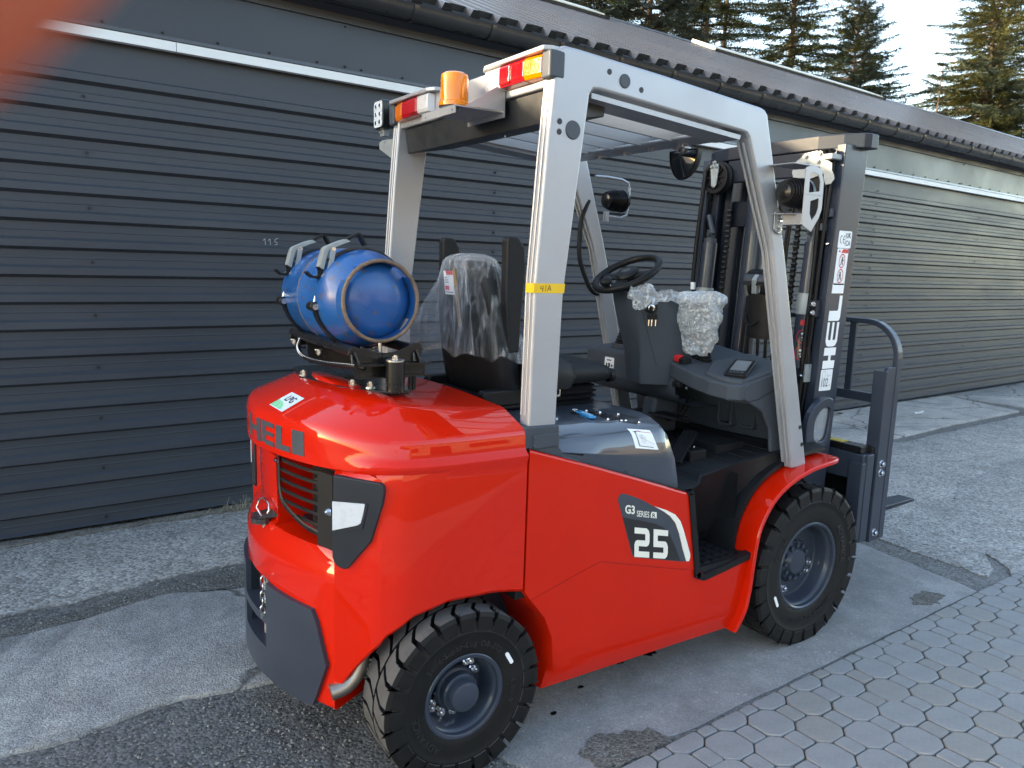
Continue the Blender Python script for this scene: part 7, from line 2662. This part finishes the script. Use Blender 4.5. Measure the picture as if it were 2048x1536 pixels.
# recessed black wells with bright screws on the hood top
g = G()
for c4 in ([(.597, -.322, 1.0), (.640, -.440, .99), (.690, -.445, .99), (.655, -.325, 1.0)],):
    gg_, f2 = decal(B_HOOD, [(.560, -.345, 1.0), (.605, -.440, .992), (.655, -.440, .992), (.615, -.330, 1.0)], 4, 4, .0012)
    g.add(gg_.V, gg_.F)
    gg_, f2 = decal(B_HOOD, [(.632, -.452, .988), (.690, -.478, .978), (.730, -.440, .99), (.672, -.392, .998)], 4, 4, .0012)
    g.add(gg_.V, gg_.F)
mk('hood_vent', g, BLKPAINT, FT, smooth=0, fix=False)
g = G()
for q in ((.597, -.322), (.625, -.361), (.666, -.407), (.598, -.435), (.641, -.456), (.658, -.459), (.701, -.479)):
    p = on_surf(B_HOOD, Vector((q[0], q[1], 1.0)), .002)
    g.sph(p, .0050, 8, 6)
o = mk('hood_screws', g, CHROME, FT, smooth=60); o['kind'] = 'stuff'
g = G().tube([on_surf(B_HOOD, Vector((.545+.016*math.cos(t), -.335+.020*math.sin(t), 1.0)), .002) for t in [2*PI*i/18 for i in range(18)]], .003, n=6, closed=True)
mk('rubber_plug', g, BPLAS, FT, smooth=60)
# blue tag with keys lying on the hood
KT = thing('key_tag', 'shiny blue plastic key tag lying on the grey seat hood', 'key tag', (.555, -.375, 1.002))
g = G()
a, b = Vector((.560, -.300, 1.004)), Vector((.548, -.425, .9985))
dxk = (b-a).normalized(); dyk = Vector((.9, .15, 0)); dyk = (dyk-dxk*dyk.dot(dxk)).normalized()
plate(g, a+dxk*.03, dxk, dyk, rrect(0, .092, -.014, .014, .010), .007)
mk('tag', g, BLUETAG, KT, smooth=0, bevel=.002)
g = G(); plate(g, a+dxk*.055+Vector((0, 0, .0075)), dxk, dyk, rrect(0, .055, -.008, .008, .004), .001)
mk('clear_window', g, M('pale_blue_film', (.25, .5, .68), .15), KT, smooth=0)
g = G().tube([a+dxk*(.012+.014*math.cos(t))+dyk*.012*math.sin(t)+Z*.003 for t in [2*PI*i/16 for i in range(16)]], .0013, n=6, closed=True)
mk('ring', g, CHROME, KT, smooth=60)

# ------------------------------------------------------------------ clear film over the seat back
SFM = thing('seat_cover', 'crumpled clear plastic film draped over the black seat back', 'plastic cover', (.33, 0, 1.2))
rows = []
NA = 84
for j in range(40):
    t = j/39
    row = []
    for i in range(NA):
        a = 2*PI*i/NA
        ca, sa = math.cos(a), math.sin(a)           # ca: +y side, sa: +x (front)
        z = 1.520-.335*t**1.15
        if t < .18:
            q = t/.18
            hy = .150*math.sin(q*PI/2)**.8
            hx = .062*math.sin(q*PI/2)**.7
            z = 1.522-.040*(1-math.cos(q*PI/2))
        else:
            q = (t-.18)/.82
            z = 1.482-.300*q
            hy = .150+.092*q**.75
            hx = .062+.03*q
        cx = .312+.30*max(0, 1.49-z)*.28
        fold = mnoise.noise(Vector((math.cos(a)*3.2, math.sin(a)*3.2, z*1.6)))*.016+mnoise.noise(Vector((math.cos(a)*9, math.sin(a)*9, z*2.5)))*.012+abs(mnoise.noise(Vector((math.cos(a)*16+z*5, math.sin(a)*16, z*3))))*.012
        fold *= .35+1.2*t
        bul = max(0, math.cos(a-R(-38)))**3*0
        # loose flap at the far rear corner, hem lifted at the near front corner
        dd = math.cos(a-R(-42))
        ex = math.exp(-((a if a < PI else a-2*PI)-R(-40))**2/.20)*max(0, (t-.30)/.7)**1.2
        y = ca*(hy+fold)
        x = cx+sa*(hx+fold)
        y += ex*.11
        x -= ex*.11
        z -= ex*.03+.035*max(0, t-.6)*mnoise.noise(Vector((math.cos(a)*4, math.sin(a)*4, 5)))*2
        # front hangs lower over the near hip
        near = math.exp(-((a-PI)**2)/.5)*max(0, t-.4)
        x += near*.07
        z -= near*.03
        row.append(Vector((x, y, z)))
    rows.append(row)
g = G()
V = [p for r in rows for p in r]
g.add(V, [(j*NA+i, j*NA+(i+1) % NA, (j+1)*NA+(i+1) % NA, (j+1)*NA+i) for j in range(39) for i in range(NA)])
mk('film', g, FILM, SFM, smooth=70, fix=False)
# product label on the seat back, a brown cardboard strip behind the film
g = G()
plate(g, (.2635, .078, 1.378), (.0, -1, 0), (-.115, 0, 1), [(0, 0), (.066, 0), (.066, .082), (0, .082)], -.001)
sl = mk('seat_label', g, LABELW, SE, smooth=0)
g = G()
plate(g, (.2620, .078, 1.378), (.0, -1, 0), (-.115, 0, 1), [(.022, .068), (.066, .068), (.066, .082), (.016, .082)], -.0006)
plate(g, (.2620, .078, 1.378), (.0, -1, 0), (-.115, 0, 1), [(.006, .016), (.034, .016), (.034, .030), (.006, .030)], -.0006)
mk('red_field', g, INKRED, sl, smooth=0)
g = G()
for k in range(3):
    plate(g, (.2620, .078, 1.378), (.0, -1, 0), (-.115, 0, 1), [(.006, .040+.008*k), (.034-.004*k, .040+.008*k), (.034-.004*k, .044+.008*k), (.006, .044+.008*k)], -.0006)
plate(g, (.2620, .078, 1.378), (.0, -1, 0), (-.115, 0, 1), [(.006, .006), (.060, .006), (.060, .010), (.006, .010)], -.0006)
mk('print', g, INKGREY, sl, smooth=0)
g = G()
plate(g, (.268, -.010, 1.27), (.0, -1, 0), (-.12, 0, 1), [(.0, .0), (.016, .0), (.010, .20), (-.006, .20)], -.004)
mk('cardboard_strip', g, CARTON, SFM, smooth=0)

# ------------------------------------------------------------------ bubble wrap round the hydraulic levers, loose film on the dash
BW = thing('bubble_wrap', 'whitish bubble wrap bundled around the hydraulic control levers', 'bubble wrap', (1.31, -.15, 1.13))
vd = Vector((.74, .67, 0)).normalized(); vp = Vector((.67, -.74, 0))
rows = []
NA, NJ = 72, 56
cB = Vector((1.308, -.152, 1.275))
for j in range(NJ+1):
    t = j/NJ
    row = []
    for i in range(NA):
        a = 2*PI*i/NA
        z = .132-.255*t
        w_ = .082*min(1, (math.sin(min(t/.12, 1)*PI/2)))**.6
        if t > .45: w_ *= 1-.42*((t-.45)/.55)**1.3
        if t < .30: w_ += .010*(1-t/.3)
        d_ = w_*.62
        ca, sa = math.cos(a), math.sin(a)
        e = .75
        p = cB+vp*(math.copysign(abs(ca)**e, ca)*w_)+vd*(math.copysign(abs(sa)**e, sa)*d_)+Z*z
        n_ = (vp*ca*d_+vd*sa*w_).normalized()
        q = p*1.0
        dsp = mnoise.noise(q*14)*.020+abs(mnoise.noise(Vector((q.x*30, q.y*30, q.z*15))))*.020-abs(mnoise.noise(q*42))*.007+mnoise.noise(q*95)*.004
        row.append(p+n_*dsp*min(1, t*8)+Z*(mnoise.noise(q*22)*.014*(1 if t > .8 or t < .15 else 0)))
    rows.append(row)
g = G()
V = [p for r in rows for p in r]
F = [(j*NA+i, j*NA+(i+1) % NA, (j+1)*NA+(i+1) % NA, (j+1)*NA+i) for j in range(NJ) for i in range(NA)]
F.append(tuple(range(NA)))
g.add(V, F)
mk('wrap', g, BUBBLE, BW, smooth=70, fix=False)
CF = thing('plastic_film', 'small crumpled clear film on dash between steering wheel and levers', 'plastic film', (1.12, -.08, 1.38))
path = spline([(1.035, -.025, 1.392), (1.075, -.060, 1.405), (1.12, -.085, 1.392), (1.165, -.105, 1.400), (1.22, -.128, 1.388), (1.28, -.15, 1.395)], 9)
rows = []
for i, p in enumerate(path):
    t = i/(len(path)-1)
    row = []
    for k in range(19):
        s_ = k/18-.5
        wd = .060*(1.1 if t < .45 else .8)
        q = p+Vector((.2, .25, 0))*s_*wd+Z*(s_*wd*1.0-.012)
        q += Vector((mnoise.noise(q*30), mnoise.noise(q*30+Vector((5, 0, 0))), mnoise.noise(q*30+Vector((0, 9, 0)))))*.020
        q += Vector((mnoise.noise(q*60), mnoise.noise(q*60+Vector((5, 0, 0))), mnoise.noise(q*60+Vector((0, 9, 0)))))*.003
        if t < .35 and s_ < -.2: q += Vector((.01, -.012, -.05*(1-t/.35)*(-s_-.2)/.3*math.sin(PI*min(1, t/.3))))
        row.append(q)
    rows.append(row)
mk('film', G().grid(rows), film('milky_film', (.92, .95, .96), gloss=.4, base=.25, sc=11, wr=.5), CF, smooth=70, fix=False)

# ------------------------------------------------------------------ odds and ends on the ground
rg = random.Random(12)
GT = thing('grass_tuft', 'dry pale grass tuft at the foot of the wall', 'grass tuft', (.06, 2.20, 0))
DRY = M('dry_grass', (.26, .235, .17), .8, 0, .3, 60)
V = []; F = []
for k in range(150):
    b = Vector((.08+rg.gauss(0, .09), 2.215+rg.gauss(-.03, .025), .008))
    a = rg.uniform(0, 6.28)
    L = rg.uniform(.05, .15)
    d = Vector((math.cos(a)*.8, math.sin(a)*.5-.2, rg.uniform(.1, 1.3))).normalized()
    w_ = Vector((-math.sin(a), math.cos(a), 0))*.0016
    pts = [b+d*L*f-Z*L*.45*f*f for f in (0, .35, .7, 1)]
    k0 = len(V)
    for i, p in enumerate(pts):
        ww = w_*(1-.28*i)
        V += [tuple(p-ww), tuple(p+ww)]
    F += [(k0+2*i, k0+2*i+1, k0+2*i+3, k0+2*i+2) for i in range(3)]
g = G(); g.V, g.F = V, F
o = mk('grass_blades', g, DRY, GT, smooth=0, fix=False); o['kind'] = 'stuff'
g = G()
V = []; F = []
for k in range(90):
    x = rg.uniform(-.9, .35)
    b = Vector((x, 2.205+.0452*(x+1.0)-.02+rg.gauss(-.02, .02), .01))
    a = rg.uniform(0, 6.28); L = rg.uniform(.015, .05)
    d = Vector((math.cos(a), math.sin(a)*.6, rg.uniform(.0, .5))).normalized(); w_ = Vector((-math.sin(a), math.cos(a), 0))*.0018
    k0 = len(V)
    V += [tuple(b-w_), tuple(b+w_), tuple(b+d*L)]; F.append((k0, k0+1, k0+2))
g.V, g.F = V, F
mk('wall_litter', g, DRY, None, smooth=0, fix=False, kind='stuff', label='dry straw and litter along the foot of the wall', cat='litter')
g = G()
P = [(7.15, 2.02), (7.24, 1.99), (7.37, 2.04), (7.30, 2.08), (7.22, 2.07)]
g.add([(x, y, .020+.012*((i*7) % 3)) for i, (x, y) in enumerate(P)]+[(7.25, 2.035, .035)], [(i, (i+1) % 5, 5) for i in range(5)])
mk('paper_scrap', g, PAPER, None, smooth=0, fix=False, label='white torn paper scrap on the slab by the wall', cat='paper')
LEAF = M('dry_leaf', (.10, .065, .035), .8, 0, .4, 40)
for i, (x, y, r_) in enumerate([(5.85, 2.38, .05), (6.02, 2.36, .06), (6.2, 2.40, .045), (6.36, 2.41, .05), (5.62, 2.36, .07)]):
    g = G()
    n = 9
    pts = [Vector((x+r_*(1+.4*math.cos(3*t))*math.cos(t), y+r_*.6*(1+.4*math.cos(3*t+1))*math.sin(t), .018+.02*math.sin(2*t)**2)) for t in [2*PI*k/n for k in range(n)]]
    g.add(pts+[Vector((x, y, .03))], [(k, (k+1) % n, n) for k in range(n)])
    mk('dry_leaf', g, LEAF, None, smooth=0, fix=False, label=['dry leaf left of the two middle ones under the backrest', 'flat brown leaf beneath the load backrest middle', 'dry leaf just right of the backrest middle', 'rightmost curled dry leaf below the load backrest', 'leftmost big dry leaf beside the mast foot'][i], cat='leaf', group='dry leaves along the wall')

# ------------------------------------------------------------------ yard opposite: unseen pale hall added for the paint to mirror
OH = thing('hall', 'long pale hall out of view, added across the yard for the red paint to mirror', 'hall', (10, -17, 0))
PALEW = M('pale_render', (.46, .39, .29), .9, 0, .12, .4)
GLZ = M('dark_window', (.03, .035, .04), .15, 0, .1, 2)
g = G().box(-6, 44, -27, -17, 0, 5.2)
mk('walls', g, PALEW, OH, smooth=0)
g = G().prism([(-16.6, 5.15), (-16.6, 5.35), (-22, 7.0), (-27.4, 5.35), (-27.4, 5.15)], 'x', -6.4, 44.4)
mk('roof', g, ROOFM, OH, smooth=0)
for k in range(9):
    x = -3+5.2*k
    if k % 3 == 1:
        g = G().box(x, x+3.2, -17.0, -16.94, 0, 3.6); mk('door', g, SLATE, OH, smooth=0)
    else:
        g = G().box(x, x+2.6, -17.0, -16.95, 1.5, 3.4); mk('window', g, GLZ, OH, smooth=0)

# ------------------------------------------------------------------ the photographer's fingertip over the lens corner
def cpx(u, v, d): return CP+fw*d+rt*((u-1024)/1535.3*d)+up*((768-v)/1535.3*d)
pts = [(u-62, v-72, d) for u, v, d in [(-560, 250, .036), (-540, 232, .036), (-480, 180, .036), (-360, 70, .036), (-200, -75, .036), (0, -260, .0365), (200, -440, .037), (420, -640, .038), (700, -880, .040), (950, -1080, .042), (1250, -1320, .045), (1600, -1600, .050)]]
rad = [.0008, .0042, .0066, .0078, .0083, .0082, .0078, .0079, .0086, .0088, .0086, .0088]
c_ = [cpx(*p) for p in pts]
g = G().tube(c_, rad, n=20)
fi = mk('finger', g, SKIN, None, smooth=70, loc=tuple(c_[5]), label='blurred orange fingertip reaching into the top left corner', cat='finger')
sm = fi.modifiers.new('sub', 'SUBSURF'); sm.levels = 1; sm.render_levels = 2
